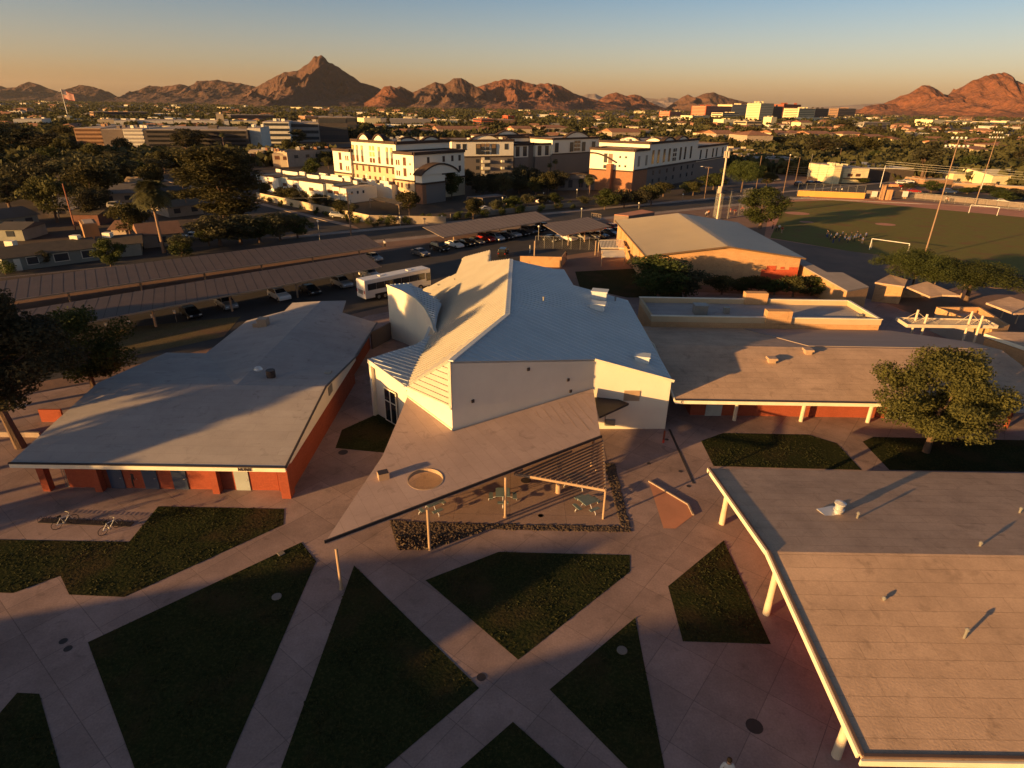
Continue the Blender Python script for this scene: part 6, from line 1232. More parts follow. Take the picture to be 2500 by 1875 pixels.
def arch(f, face, a0, a1, z0, rise, off, depth, wallm, trimm, parent, solid=True, name='arched_gable'):
    n_ = 12; pts = []
    for i in range(n_+1): t_ = i/n_; pts.append((a0+(a1-a0)*t_, z0+rise*math.sin(math.pi*t_)**.8))
    F_ = (lambda a, z, d: f.p(a, off+d, z)) if face == 'u' else (lambda a, z, d: f.p(off+d, a, z))
    b = MB(); m_ = len(pts); pr = [(a0, z0)]+pts[1:-1]+[(a1, z0)]; m_ = len(pr)
    b.v = [tuple(F_(a, z, 0)) for a, z in pr]+[tuple(F_(a, z, depth)) for a, z in pr]; b.f = [tuple(range(m_)), tuple(range(m_, 2*m_))[::-1]]+[(i, i+m_, (i+1) % m_+m_, (i+1) % m_) for i in range(m_)]; b.mi = [0]*len(b.f); b.build(name, wallm, parent)
    b = MB()
    for i in range(n_):
        p0, p1 = F_(pts[i][0], pts[i][1]+.2, depth/2), F_(pts[i+1][0], pts[i+1][1]+.2, depth/2); q0, q1 = F_(pts[i][0], pts[i][1]+.2, -.4), F_(pts[i+1][0], pts[i+1][1]+.2, -.4); r0_, r1_ = F_(pts[i][0], pts[i][1]+.2, depth+.3), F_(pts[i+1][0], pts[i+1][1]+.2, depth+.3)
        b.slab([q0, q1, r1_, r0_], .4)
    b.build('roof_band', trimm, parent)
def block(f, a0, a1, b0, b1, z0, z1, m, parent, trim=True, name='wall', roof=True):
    b = MB(); b.prism(f.poly(a0, a1, b0, b1), z0, z1); b.build(name, m, parent)
    if trim:
        b = MB()
        for q0, q1 in ((f.p(a0, b0), f.p(a1, b0)), (f.p(a1, b0), f.p(a1, b1)), (f.p(a1, b1), f.p(a0, b1)), (f.p(a0, b1), f.p(a0, b0))): b.bar(q0+Vector((0, 0, z1+.1)), q1+Vector((0, 0, z1+.1)), .9, .8)
        b.build('cornice', apt_trim, parent)
    if roof: b = MB(); b.prism(f.poly(a0+.5, a1-.5, b0+.5, b1-.5), z1+.02, z1+.12); b.build('roof', flat_roof, parent)
def belt(f, face, a0, a1, z, off, parent, m=apt_trim):
    F_ = (lambda a: f.p(a, off)) if face == 'u' else (lambda a: f.p(off, a)); n_ = -f.v if face == 'u' else -f.u
    b = MB(); b.bar(F_(a0)+Vector((0, 0, z))+n_*.1, F_(a1)+Vector((0, 0, z))+n_*.1, .4, .45); b.build('belt_course', m, parent)
teal = mat('teal_spandrel', (.16, .20, .20), rough=.4); winb = mat('blue_grey_window', (.05, .055, .065), rough=.15); yel = mat('yellow_window_panel', (.55, .45, .2))
# --- main block on the left
fA = Frame((-31.5, 198.6), (-.78, .62), (.62, .78)); fA.u = fA.u*.617; fA.v = fA.v*1.15
t = thing('apartment_building', 'large cream apartment block with double arched gable and tall windows lit by the sun', 'apartment building', fA.p(30, 10))
block(fA, 0, 14.5, 0, 20, 0, 5.4, apt_tan, t, trim=False, roof=False); block(fA, 0, 14.5, 0, 20, 5.4, 12.6, apt_white, t)
block(fA, 14.5, 50.5, .8, 22, 0, 8.4, apt_tan, t, trim=False, roof=False); block(fA, 14.5, 50.5, .8, 22, 8.4, 15.0, apt_white, t)
block(fA, 50.5, 66, 0, 16, 0, 5.4, apt_tan, t, trim=False, roof=False); block(fA, 50.5, 66, 0, 16, 5.4, 12.0, apt_white, t)
arch(fA, 'u', 22, 32.2, 15.1, 2.0, .7, 1.2, apt_white, apt_trim, t); arch(fA, 'u', 34.2, 44.4, 15.1, 2.0, .7, 1.2, apt_white, apt_trim, t)
arch(fA, 'v', 4, 12, 15.1, 1.2, 20, 1.2, apt_white, apt_trim, t); arch(fA, 'v', 13.5, 21, 15.1, 1.2, 20, 1.2, apt_white, apt_trim, t)
belt(fA, 'u', 0, 14.5, 5.4, 0, t); belt(fA, 'u', 14.5, 50.5, 8.4, .8, t); belt(fA, 'u', 50.5, 66, 5.4, 0, t); belt(fA, 'v', 0, 20, 5.4, 0, t)
for a_ in (17.0, 20.6, 27, 41.0, 45.2, 48.6):
    panel(fA, 'u', a_, a_+1.7, 9.1, 13.8, .8, teal, t); panel(fA, 'u', a_+.1, a_+1.6, 9.2, 10.9, .7, win_brown, t); panel(fA, 'u', a_+.1, a_+1.6, 12.6, 13.6, .7, yel, t)
for a_ in (31.6, 34.0):
    for z_ in (9.2, 10.9, 12.6): panel(fA, 'u', a_, a_+1.7, z_, z_+1.3, .8, yel if z_ > 10.5 else win_brown, t)
for a_ in (16.8, 21.5, 27.5, 31.5, 36, 41, 46.5):
    for z_ in (1.0, 3.9, 6.6): panel(fA, 'u', a_, a_+1.5, z_, z_+1.5, .8, win_brown, t)
for a_ in (24.5, 39): [panel(fA, 'u', a_, a_+1.2, z_, z_+2.2, .8, white_trim, t, name='balcony_door') for z_ in (.8, 3.6)]
for a_, w_ in ((2.2, .8), (5.6, 2.2), (10.5, 1.0), (12.2, 1.0)):
    for z_ in (6.5, 9.4) if a_ != 2.2 else (7, 9.6): panel(fA, 'u', a_, a_+w_, z_, z_+(2.2 if w_ > 2 else 1.4 if w_ > .9 else .6), 0, win_brown, t)
for a_ in (3.5, 8.8, 11.8):
    for z_ in (.8, 3.3): panel(fA, 'u', a_, a_+1.5, z_, z_+1.4, 0, win_brown, t)
for a_, w_ in ((52.3, .9), (54, .9), (58.5, 2.2)):
    for z_ in (6.2, 9.2): panel(fA, 'u', a_, a_+w_, z_, z_+(2.2 if w_ > 2 else 1.4), 0, win_brown, t)
for a_ in (53, 57, 62): [panel(fA, 'u', a_, a_+1.4, z_, z_+1.4, 0, win_brown, t) for z_ in (.8, 3.2)]
for b_ in (5, 11, 14.5, 17.5):
    for z_ in (7, 10): panel(fA, 'v', b_, b_+.9, z_, z_+1.6, 0, winb, t)
rr = random.Random(2)
for i in range(16): p = fA.p(rr.uniform(16, 49), rr.uniform(3, 20), 15.2); b = MB(); b.box((p.x, p.y, 15.5), (rr.uniform(.8, 1.6), rr.uniform(.8, 1.4), .8)); b.build('rooftop_unit', grey_metal if i % 2 else white_trim, t)
# arched brick bay at the near corner
t.scale = (1, 1, 1.11)
fB = Frame((-28.2, 192.2), (-.78, .62), (.62, .78))
block(fB, 0, 3, 0, 1.6, 0, 5.4, apt_brick, t, trim=False, roof=False); block(fB, 0.05, 3, 1.6, 10, 0, 5.4, apt_shade, t, trim=False, roof=False); block(fB, .1, 3, .1, 9.9, 5.4, 7.8, apt_white, t, trim=False); block(fB, 2.9, 5, 2, 9, 0, 9, apt_shade, t, trim=False)  # front of the brick bay greyed to stand in for its shade
belt(fB, 'v', 0, 10, 5.4, 0, t); belt(fB, 'u', 0, 3, 5.4, 0, t); arch(fB, 'v', -.8, 16, 7.7, 2.6, -.3, 3, apt_white, apt_trim, t); panel(fB, 'v', 8.6, 10, 7.3, 10.4, 0, winb, t)
# middle wing, seen in shade
M0 = G(11, 160, 700); M1 = G(11, 660, 640)
a0_ = G(11, 10, 175, 15.2); a1_ = G(11, 655, 172, 15.2); du_ = a1_-a0_
fM = Frame(xy(a0_), (du_.x, du_.y), (-du_.y, du_.x)); LM = du_.length
t = thing('apartment_building', 'shaded middle apartment wing with one arched gable and stacked white balconies', 'apartment building', fM.p(LM/2, 6))
block(fM, 0, LM, 0, 16, 0, 8.6, apt_shade, t, trim=False, roof=False); block(fM, 0, LM, 0, 16, 8.6, 14.8, apt_white, t); belt(fM, 'u', 0, LM, 8.7, 0, t)
arch(fM, 'u', LM*.27, LM*.78, 14.8, 2.2, -.2, 1.2, apt_white, apt_trim, t)
for a_ in (.07, .17, .85): panel(fM, 'u', LM*a_, LM*a_+1.6, 11.3, 13.6, 0, winb, t)
for a_ in (.38, .63): panel(fM, 'u', LM*a_, LM*a_+2.2, 9.6, 13.6, -.2, winb, t); panel(fM, 'u', LM*a_+.3, LM*a_+1.9, 11.9, 13.4, -.3, mat('reflection_tinted_glass', (.30, .2, .12), rough=.1), t)  # warm reflection painted into the pane colour
for a_ in (.465, .54):
    for z_ in (9.6, 11.1, 12.5): panel(fM, 'u', LM*a_, LM*a_+1.6, z_, z_+1.2, -.2, winb if z_ < 12 else MATS['reflection_tinted_glass'], t)
for z_ in (.9, 3.6, 6.3):
    for a_ in (.38, .40): pass
    panel(fM, 'u', LM*.47, LM*.60, z_, z_+1.0, -.2, white_trim, t, name='balcony', depth=1.6); panel(fM, 'u', LM*.47, LM*.52, z_, z_+2.3, 0, white_trim, t, name='balcony_door'); panel(fM, 'u', LM*.53, LM*.6, z_+1, z_+2.2, 0, winb, t)
    panel(fM, 'u', LM*.79, LM*.84, z_, z_+.9, -.2, white_trim, t, name='balcony', depth=1.4)
    for a_ in (.38, .9): panel(fM, 'u', LM*a_, LM*a_+1.5, z_, z_+1.4, 0, winb, t)
for i in range(8): p = fM.p(rr.uniform(1, LM-1), rr.uniform(3, 14), 15); b = MB(); b.box((p.x, p.y, 15.3), (1.1, 1, .8)); b.build('rooftop_unit', white_trim, t)
# stepped right wing with the far gable
a0_ = G(11, 665, 225, 13); a1_ = G(11, 1055, 215, 13); du_ = a1_-a0_; fN = Frame(xy(a0_), (du_.x, du_.y), (-du_.y, du_.x)); LN = du_.length
t = thing('apartment_building', 'shaded stepped apartment wing with narrow tall windows between the middle and far gables', 'apartment building', fN.p(LN/2, 6))
block(fN, 0, LN*.36, 0, 14, 0, 7.8, apt_shade, t, trim=False, roof=False); block(fN, 0, LN*.36, 0, 14, 7.8, 12.8, apt_white, t); block(fN, LN*.36, LN*.57, 2, 14, 0, 12.9, apt_shade, t); block(fN, LN*.57, LN, .5, 14, 0, 7.8, apt_shade, t, trim=False, roof=False); block(fN, LN*.57, LN, .5, 14, 7.8, 12.8, apt_white, t)
for a_ in (.03, .22, .63, .83): panel(fN, 'u', LN*a_, LN*a_+2, 8.2, 12.2, 0 if a_ < .5 else .5, winb, t)
block(fN, LN*.28, LN*.98, 14.5, 30, 0, 15, apt_white, t)
a0_ = G(11, 1060, 165, 15); a1_ = G(11, 1545, 150, 15); du_ = a1_-a0_; fO = Frame(xy(a0_), (du_.x, du_.y), (-du_.y, du_.x)); LO = du_.length
t = thing('apartment_building', 'far shaded apartment wing behind the tall palms with its own arched gable', 'apartment building', fO.p(LO/2, 6))
block(fO, 0, LO, 0, 16, 0, 8.5, apt_shade, t, trim=False, roof=False); block(fO, 0, LO, 0, 16, 8.5, 14.8, apt_white, t); belt(fO, 'u', 0, LO, 8.6, 0, t); arch(fO, 'u', LO*.22, LO*.78, 14.8, 2.8, -.2, 1.2, apt_white, apt_trim, t)
for a_ in (.05, .36, .62, .84): panel(fO, 'u', LO*a_, LO*a_+2.2, 9.3, 13.3, -.2, winb, t)
for a_ in (.45, .52): [panel(fO, 'u', LO*a_, LO*a_+1.8, z_, z_+1.2, -.2, MATS['reflection_tinted_glass'], t) for z_ in (9.6, 11.2, 12.7)]
block(fO, -LO*.6, LO*.3, 22, 34, 0, 15.5, apt_white, t); arch(fO, 'u', -LO*.45, 0, 15.6, 2, 22, 1.2, apt_white, apt_trim, t)
# right apartment block
c_ = G(11, 1915, 285, 14.4); l_ = G(11, 1455, 262, 14.4); r_ = G(13, 765, 655, 12.5)
fR = Frame(xy(c_), (l_.x-c_.x, l_.y-c_.y), (r_.x-c_.x, r_.y-c_.y)); LU = (l_-c_).length; LV = (Vector(xy(r_))-Vector(xy(c_))).length
t = thing('apartment_building', 'right apartment block with bright yellow cream end wall over brick and long shaded side', 'apartment building', fR.p(LU/2, LV/2))
def rblock(a0, a1, b0, b1, z0, z1, m, **kw): block(fR, a0, a1, b0, b1, z0, z1, m, t, **kw)
rblock(0, LU, 0, 12, 0, 7.3, apt_brick, trim=False, roof=False); rblock(0, LU, 0, 12, 7.3, 14.2, apt_white); rblock(0, LU, 12, LV*.60, 0, 8.0, apt_shade, trim=False, roof=False); rblock(-.0, LU+3, 12, LV*.60, 8.0, 16.2, apt_white); rblock(.5, LU, LV*.60, LV, 0, 7.0, apt_shade, trim=False, roof=False); rblock(.5, LU, LV*.60, LV, 7.0, 13.0, apt_white)
belt(fR, 'u', 0, LU, 7.3, 0, t); belt(fR, 'v', 0, LV, 7.6, 0, t)
for a_ in (.16, .29): [panel(fR, 'u', LU*a_, LU*a_+.7, z_, z_+.7, 0, winb, t) for z_ in (8.6, 11.6)]
panel(fR, 'u', LU*.48, LU*.48+1.6, 9.6, 12.9, 0, win_brown, t); panel(fR, 'u', LU*.60, LU*.60+1.3, 9.8, 12.9, 0, winb, t); panel(fR, 'u', LU*.44, LU*.54, 0, 9.5, -1.2, apt_brick, t, name='projecting_bay', depth=2.4); panel(fR, 'u', LU*.60, LU*.60+1.3, 7.8, 9.0, 0, winb, t)
b = MB(); ac = [fR.p(LU*(.38+.62*i/10), -.25, 10.0+2.9*math.sin(math.pi*(i/10*.55))) for i in range(11)]; b.path(ac, .28, 5); b.build('arched_moulding', apt_trim, t)
for b_ in (3.2, 9.5): panel(fR, 'v', b_, b_+1.6, 8.8, 12.3, 0, teal, t)
k_ = LV*.60-12
for f_ in (.06, .16, .27, .37, .60, .70, .83): panel(fR, 'v', 12+k_*f_, 12+k_*f_+1.7, 9.0, 13.8, 0, winb, t)
for f_ in (.46, .50): [panel(fR, 'v', 12+k_*f_, 12+k_*f_+1.2, z_, z_+1.2, -.1, winb, t) for z_ in (9, 10.7, 12.4)]
for f_ in (.1, .22, .36, .5, .66, .8, .92): [panel(fR, 'v', 12+k_*f_, 12+k_*f_+1.3, z_, z_+1.5, 0, winb, t) for z_ in (2, 5)]
for f_ in (.12, .3, .5, .62, .82): panel(fR, 'v', LV*.6+LV*.4*f_, LV*.6+LV*.4*f_+1.6, 8, 11.8, .5, winb, t)
arch(fR, 'v', 12+k_*.22, 12+k_*.48, 16.2, 1.7, -.1, 1.2, apt_white, apt_trim, t); arch(fR, 'v', 12+k_*.50, 12+k_*.76, 16.2, 1.7, -.1, 1.2, apt_white, apt_trim, t); arch(fR, 'u', 1, LU*.5, 16.2, 1.4, 26, 1.2, apt_white, apt_trim, t); arch(fR, 'u', LU*.6, LU+2, 16.2, 1.4, 26, 1.2, apt_white, apt_trim, t)
for i in range(10): p = fR.p(rr.uniform(2, LU), rr.uniform(14, LV*.58), 16.4); b = MB(); b.box((p.x, p.y, 16.7), (1.1, 1, .7)); b.build('rooftop_unit', white_trim, t)
# entry pavilion with curved roof between the blocks
q_ = G(11, 1300, 700); fE = Frame(xy(q_), (1, .25), (-.25, 1)); t = thing('clubhouse', 'dim entry pavilion with shallow arched roof between the two apartment blocks', 'clubhouse', q_)
block(fE, -8, 8, 0, 8, 0, 4.0, apt_shade, t, trim=False); arch(fE, 'u', -7.5, 7.5, 4.0, 2.0, -.5, 1.4, apt_shade, apt_trim, t)
for a_ in (-6, -3, 1, 4): panel(fE, 'u', a_, a_+1.6, 1, 3.6, 0, winb, t)
# --- perimeter wall, covered parking
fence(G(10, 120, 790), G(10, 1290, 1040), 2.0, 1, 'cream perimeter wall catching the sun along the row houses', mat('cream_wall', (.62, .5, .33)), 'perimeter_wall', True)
fence(G(10, 1290, 1040), G(10, 2080, 1055), 2.0, 1, 'shaded perimeter wall along the street behind the central carport', mat('shade_dimmed_wall', (.32, .26, .2)), 'perimeter_wall', True)  # shade on this stretch put into a darker wall colour
fence(G(11, 0, 1000), G(11, 1500, 850), 1.4, 1, 'low shaded wall on the far side of the street', mat('shade_dimmed_wall', (.32, .26, .2)), 'perimeter_wall', True)
for pts, lb in (([G(10, 1285, 785, 2.6), G(10, 1590, 850, 2.6), G(10, 1680, 810, 2.6), G(10, 1390, 770, 2.6)], 'tan covered parking roof at the foot of the large apartment block'), ([G(11, 170, 765, 2.6), G(11, 330, 780, 2.6), G(11, 580, 755, 2.6), G(11, 470, 735, 2.6)], 'shaded covered parking roof before the middle apartments')):
    t = shade(pts, 2.5, lb, [xy(pts[1]), xy(pts[0]), xy(pts[2])], m=carport_m, cat='carport'); t.name = 'covered_parking'
# --- row houses
rowA = [(95, 545, 180, 530, 5.2), (180, 560, 375, 590, 4.9), (375, 590, 440, 600, 5.2), (440, 605, 600, 640, 4.6), (600, 650, 845, 690, 4.9), (845, 690, 940, 700, 5.0), (935, 705, 1195, 685, 4.3)]
R0 = G(10, 130, 690); R1 = G(10, 985, 830); dr_ = (R1-R0); LR = dr_.length; fT = Frame(xy(R0), (dr_.x, dr_.y), (-dr_.y, dr_.x)) 
if fT.v.y < 0: fT.v = -fT.v
segs_ = [(0, .09, 5.2, -.0, 'tealed'), (.09, .31, 4.9, -.6, 'w'), (.31, .40, 5.3, .4, 'g'), (.40, .57, 4.7, .2, 'w'), (.57, .84, 5.0, -.6, 'w'), (.84, .93, 5.2, .4, 'g'), (.93, 1.0, 4.6, 0, 'w')]
blue_st = mat('pale_blue_stucco', (.45, .50, .48))
for i, (s0, s1, h_, off, c_) in enumerate(segs_):
    t = thing('row_house', ['first narrow', 'second wide', 'third narrow bluish', 'fourth', 'fifth wide', 'sixth narrow bluish', 'last'][i]+' unit from the left in the sunlit row of flat roofed houses', 'row house', fT.p((s0+s1)/2*LR, 5), 'flat roofed row houses along the side street')
    block(fT, s0*LR, s1*LR, off, 11, 0, h_, apt_white if c_ == 'w' else blue_st, t, trim=False, roof=False)
    b = MB(); b.prism(fT.poly(s0*LR+.3, s1*LR-.3, off+.3, 10.7), h_+.01, h_+.08); b.build('roof', mat('dark_flat_roof', (.10, .08, .07)), t)
    b = MB()
    for q0, q1 in ((fT.p(s0*LR, off), fT.p(s1*LR, off)), (fT.p(s0*LR, 11), fT.p(s1*LR, 11))): b.bar(q0+Vector((0, 0, h_+.1)), q1+Vector((0, 0, h_+.1)), .3, .3)
    b.build('cornice', apt_trim, t)
    panel(fT, 'u', (s0+s1)/2*LR-1.2, (s0+s1)/2*LR+1.2, 2.4, 3.4, off, win_brown, t); panel(fT, 'u', s0*LR+.6, s0*LR+1.7, .2, 2.1, off, white_trim, t, name='garage_door')
    b = MB(); b.prism(fT.poly(s0*LR+.5, s1*LR-.8, 7.5, 8.0), h_+.1, h_+1.2); b.build('parapet_screen', apt_white, t)
t = thing('row_house', 'second row of flat roofed white houses behind the first one', 'row house', fT.p(LR*.6, 20)); block(fT, LR*.25, LR*1.12, 16, 25, 0, 4.4, apt_white, t, trim=False, roof=False); b = MB(); b.prism(fT.poly(LR*.25+.3, LR*1.12-.3, 16.3, 24.7), 4.41, 4.5); b.build('roof', MATS['dark_flat_roof'], t)
for i in range(6): b = MB(); b.prism(fT.poly(LR*(.3+.14*i), LR*(.39+.14*i), 16, 16.5), 4.4, 5.4); b.build('parapet_screen', apt_white, t)
t = thing('row_house', 'shaded right end house of the row beside the covered parking', 'row house', fT.p(LR*1.05, 5)); block(fT, LR*1.0+.1, LR*1.0+3, .2, 12, 0, 4.3, apt_white, t, trim=False); [panel(fT, 'v', 2+2.2*i, 2.6+2.2*i, 2.6, 3.4, LR+3.1, winb, t) for i in range(3)]
# --- tan condominiums further left
for i, (x0, x1, yb, yt, lb) in enumerate([(45, 205, 440, 285, 'tan stucco condominium left of the green tree, left unit'), (290, 445, 455, 320, 'tan stucco condominium with lit left wall, right unit')]):
    p0, p1 = G(10, x0, yb), G(10, x1, yb); h_ = vz(xy(p0), Z(10, x0, yt)[1]); d_ = p1-p0; f = Frame(xy(p0), (d_.x, d_.y), (-d_.y, d_.x)); t = thing('condominium', lb, 'condominium', p0); block(f, 0, d_.length, 0, 9, 0, h_, stucco_b, t, trim=False); block(f, d_.length*.55, d_.length*1.1, -2, 9, 0, h_-.7, apt_tan, t, trim=False)
    for a_ in (.15, .4, .75): panel(f, 'u', d_.length*a_, d_.length*a_+1.6, h_*.55, h_*.55+1.6, -2 if a_ > .5 else 0, win_brown, t)
p0, p1 = G(10, 445, 460), G(10, 905, 430); h_ = 7; d_ = p1-p0; f = Frame(xy(p0), (d_.x, d_.y), (-d_.y, d_.x)); t = thing('condominium', 'long shaded condominium with cluttered red roof behind the green tree', 'condominium', p0); block(f, 0, d_.length, 0, 14, 0, h_, stucco_b, t, trim=False, roof=False); b = MB(); b.prism(f.poly(.4, d_.length-.4, .4, 13.6), h_, h_+.1); b.build('roof', mat('dark_flat_roof', (.1, .08, .07)), t)
for i in range(22): q_ = f.p(rr.uniform(-5, d_.length), rr.uniform(1, 13), h_+.7); b = MB(); b.box(q_, (rr.uniform(.8, 2), .9, 1.2)); b.build('rooftop_unit', rr.choice([terracotta, white_trim, grey_metal]), t)
for a_ in (.15, .4, .62, .85): panel(f, 'u', d_.length*a_, d_.length*a_+2, 3.8, 5.2, 0, winb, t)
# --- generic boxes measured from their foot line
def bpx(k, x0, x1, yb, yt, depth, m, label, cat='office building', y1=None, floors=0, roofm=flat_roof, stripe=None, name='office_building', lit=None, extra=None, yt1=None):
    p0, p1 = G(k, x0, yb), G(k, x1, y1 if y1 is not None else yb); h_ = vz(xy(p0), Z(k, x0, yt)[1]); d_ = p1-p0; f = Frame(xy(p0), (d_.x, d_.y), (-d_.y, d_.x)); Lx = d_.length; t = thing(name, label, cat, p0)
    b = MB(); b.prism(f.poly(0, Lx, 0, depth), 0, h_); b.build('wall', m, t); b = MB(); b.prism(f.poly(Lx*.01, Lx*.99, depth*.02, depth*.98), h_+.02, h_+.25); b.build('roof', roofm, t)
    for i in range(floors):
        z0 = h_*(i+.35)/floors; z1 = h_*(i+.82)/floors; panel(f, 'u', Lx*.03, Lx*.97, z0, z1, 0, stripe or winb, t, name='window_band', depth=.4+.001*Lx); panel(f, 'v', depth*.05, depth*.95, z0, z1, 0, stripe or winb, t, name='window_band', depth=.4)
    for i in range(3): q_ = f.p(Lx*rr.uniform(.1, .9), depth*rr.uniform(.2, .8), h_+h_*.05); b = MB(); b.box(q_, (Lx*.08+1, 2, h_*.1+1)); b.build('rooftop_unit', m, t)
    return f, Lx, h_, t
brn = mat('brown_concrete', (.34, .20, .12)); wht = mat('office_white', (.66, .62, .54)); cream = mat('office_cream', (.78, .68, .42)); dkg = mat('dark_and_shaded_facade', (.07, .06, .06)); redb = mat('tower_red_brick', (.34, .09, .05)); gry = mat('garage_grey', (.34, .31, .29))
bpx(1, 500, 668, 685, 555, 60, brn, 'brown parking garage lit on its open left face', floors=5, stripe=mat('garage_opening', (.12, .06, .035)), name='parking_garage')
bpx(1, 672, 805, 700, 562, 50, mat('shaded_brown_wall', (.15, .12, .11)), 'shade-darkened right face of the brown parking garage', floors=0)  # dark colour stands in for shade on the garage's right face
bpx(1, 810, 935, 705, 560, 40, wht, 'white striped garage left of the dark glass office', floors=6, stripe=gry, name='parking_garage')
bpx(1, 938, 1590, 705, 565, 60, dkg, 'long dark glass office behind the eucalyptus', floors=5, stripe=mat('black_glass', (.02, .02, .022), rough=.2)); bpx(1, 1592, 1672, 700, 555, 40, wht, 'white end block of the dark glass office')
bpx(1, 735, 1110, 560, 505, 60, wht, 'long low white building behind the brown garage'); bpx(1, 630, 735, 560, 500, 40, apt_tan, 'tan stair tower building above the brown garage'); bpx(1, 1115, 1460, 560, 505, 60, wht, 'low white building right of the long white one'); bpx(1, 1470, 1640, 560, 510, 50, cream, 'yellow cream low office above the dark glass office'); bpx(1, 1385, 1432, 560, 465, 20, apt_tan, 'narrow tan tower above the office roofs')
bpx(1, 1685, 1850, 650, 515, 50, wht, 'white office with dark window stripes left of the palms', floors=4); bpx(1, 1850, 2035, 640, 520, 50, gry, 'grey garage behind the row of palms', floors=3, name='parking_garage'); bpx(1, 2035, 2215, 640, 485, 50, dkg, 'dark office block left of the apartment gable', floors=3)
bpx(1, 1470, 1750, 520, 470, 40, dkg, 'dark long office on the skyline left of centre'); bpx(1, 1940, 2040, 520, 478, 40, brn, 'brown block beside the dark long office'); bpx(1, 600, 950, 490, 450, 40, brn, 'brown low building far left on the plain', floors=2); bpx(1, 100, 280, 560, 497, 40, wht, 'white warehouse near the left edge'); bpx(1, 375, 455, 530, 480, 30, cream, 'cream building at the foot of the flagpole')
bpx(2, 0, 190, 600, 485, 60, dkg, 'dark building left of the cream office behind the apartments', floors=3); bpx(2, 235, 340, 550, 490, 40, cream, 'cream office behind the apartment roofs'); bpx(2, 340, 655, 550, 495, 40, gry, 'grey long office behind the apartment roofs'); bpx(2, 700, 930, 530, 505, 30, cream, 'low yellow store behind the apartments'); bpx(2, 975, 1060, 545, 495, 30, redb, 'small red brick building with stripes beyond the apartments', floors=3); bpx(2, 1060, 1200, 545, 500, 30, brn, 'brown low wing right of the red brick building'); bpx(2, 1143, 1185, 510, 475, 20, mat('bright_red_wall', (.5, .09, .04)), 'small bright red building above the brown wing'); bpx(2, 2170, 2215, 485, 455, 30, redb, 'small striped red office in the far distance', floors=3)
bpx(2, 315, 480, 625, 595, 20, apt_tan, 'low tan building directly behind the main gable')
# office towers on the right skyline
bpx(13, 515, 775, 368, 250, 60, redb, 'leftmost reddish striped office tower on the skyline', 'office tower', floors=8, stripe=mat('pale_band', (.5, .3, .2)), name='office_tower'); bpx(13, 780, 1040, 368, 235, 60, cream, 'wide pale yellow office tower', 'office tower', floors=9, stripe=mat('tan_glass', (.42, .34, .22)), name='office_tower'); bpx(13, 1042, 1090, 368, 230, 50, dkg, 'dark narrow tower behind the wide yellow one', 'office tower', name='office_tower')
bpx(13, 690, 865, 385, 320, 40, cream, 'lower cream office in front of the wide yellow tower', 'office building', floors=3)
bpx(13, 1065, 1200, 415, 222, 40, cream, 'tall narrow cream tower with square windows', 'office tower', floors=11, stripe=mat('tan_glass', (.42, .34, .22)), name='office_tower'); bpx(13, 1202, 1302, 410, 255, 40, dkg, 'shade-darkened right side of the narrow cream tower', 'office tower', floors=8, name='office_tower')  # dark box paints the shaded side of the cream tower
bpx(13, 1310, 1488, 378, 232, 50, redb, 'red brick tower between the cream towers', 'office tower', floors=10, stripe=mat('brick_glass', (.2, .08, .05)), name='office_tower'); bpx(13, 1472, 1640, 400, 275, 50, cream, 'white and dark striped office tower', 'office tower', floors=7, stripe=mat('olive_glass', (.16, .15, .1)), name='office_tower'); bpx(13, 1642, 1778, 392, 275, 50, dkg, 'shade-darkened right half of the striped tower', 'office tower', floors=6, name='office_tower'); bpx(13, 1885, 2065, 372, 275, 40, brn, 'small square tower standing alone right of the others', 'office tower', floors=6, name='office_tower')  # dark colour puts shade onto the striped tower's right half
bpx(13, 145, 262, 378, 308, 40, redb, 'small red striped tower left of the group', 'office building', floors=4, stripe=mat('pale_band', (.5, .3, .2))); bpx(13, 380, 560, 395, 350, 40, cream, 'low yellow building left of the towers'); bpx(13, 700, 812, 462, 390, 25, cream, 'bright domed yellow building below the towers'); bpx(13, 640, 700, 462, 425, 20, terracotta, 'red roofed building left of the bright domed one'); bpx(13, 940, 1095, 475, 410, 30, apt_tan, 'orange tan building below the narrow tower', floors=2); bpx(13, 1195, 1250, 450, 365, 20, cream, 'thin bright building below the dark side tower'); bpx(13, 1540, 1720, 410, 370, 30, cream, 'low cream podium below the striped tower'); bpx(13, 1720, 1880, 410, 372, 30, apt_tan, 'low tan podium right of the striped tower')
bpx(17, 960, 1130, 320, 235, 40, cream, 'yellow mall wall in front of the red mountain'); bpx(17, 1130, 1500, 300, 250, 40, cream, 'long yellow mall wall right of the first'); bpx(17, 1505, 1960, 310, 272, 40, wht, 'long white low complex at the right'); bpx(17, 1970, 2212, 310, 258, 40, cream, 'cream low complex at the right edge'); bpx(17, 40, 390, 340, 270, 30, gry, 'grey striped garage in the right distance', floors=3, name='parking_garage')
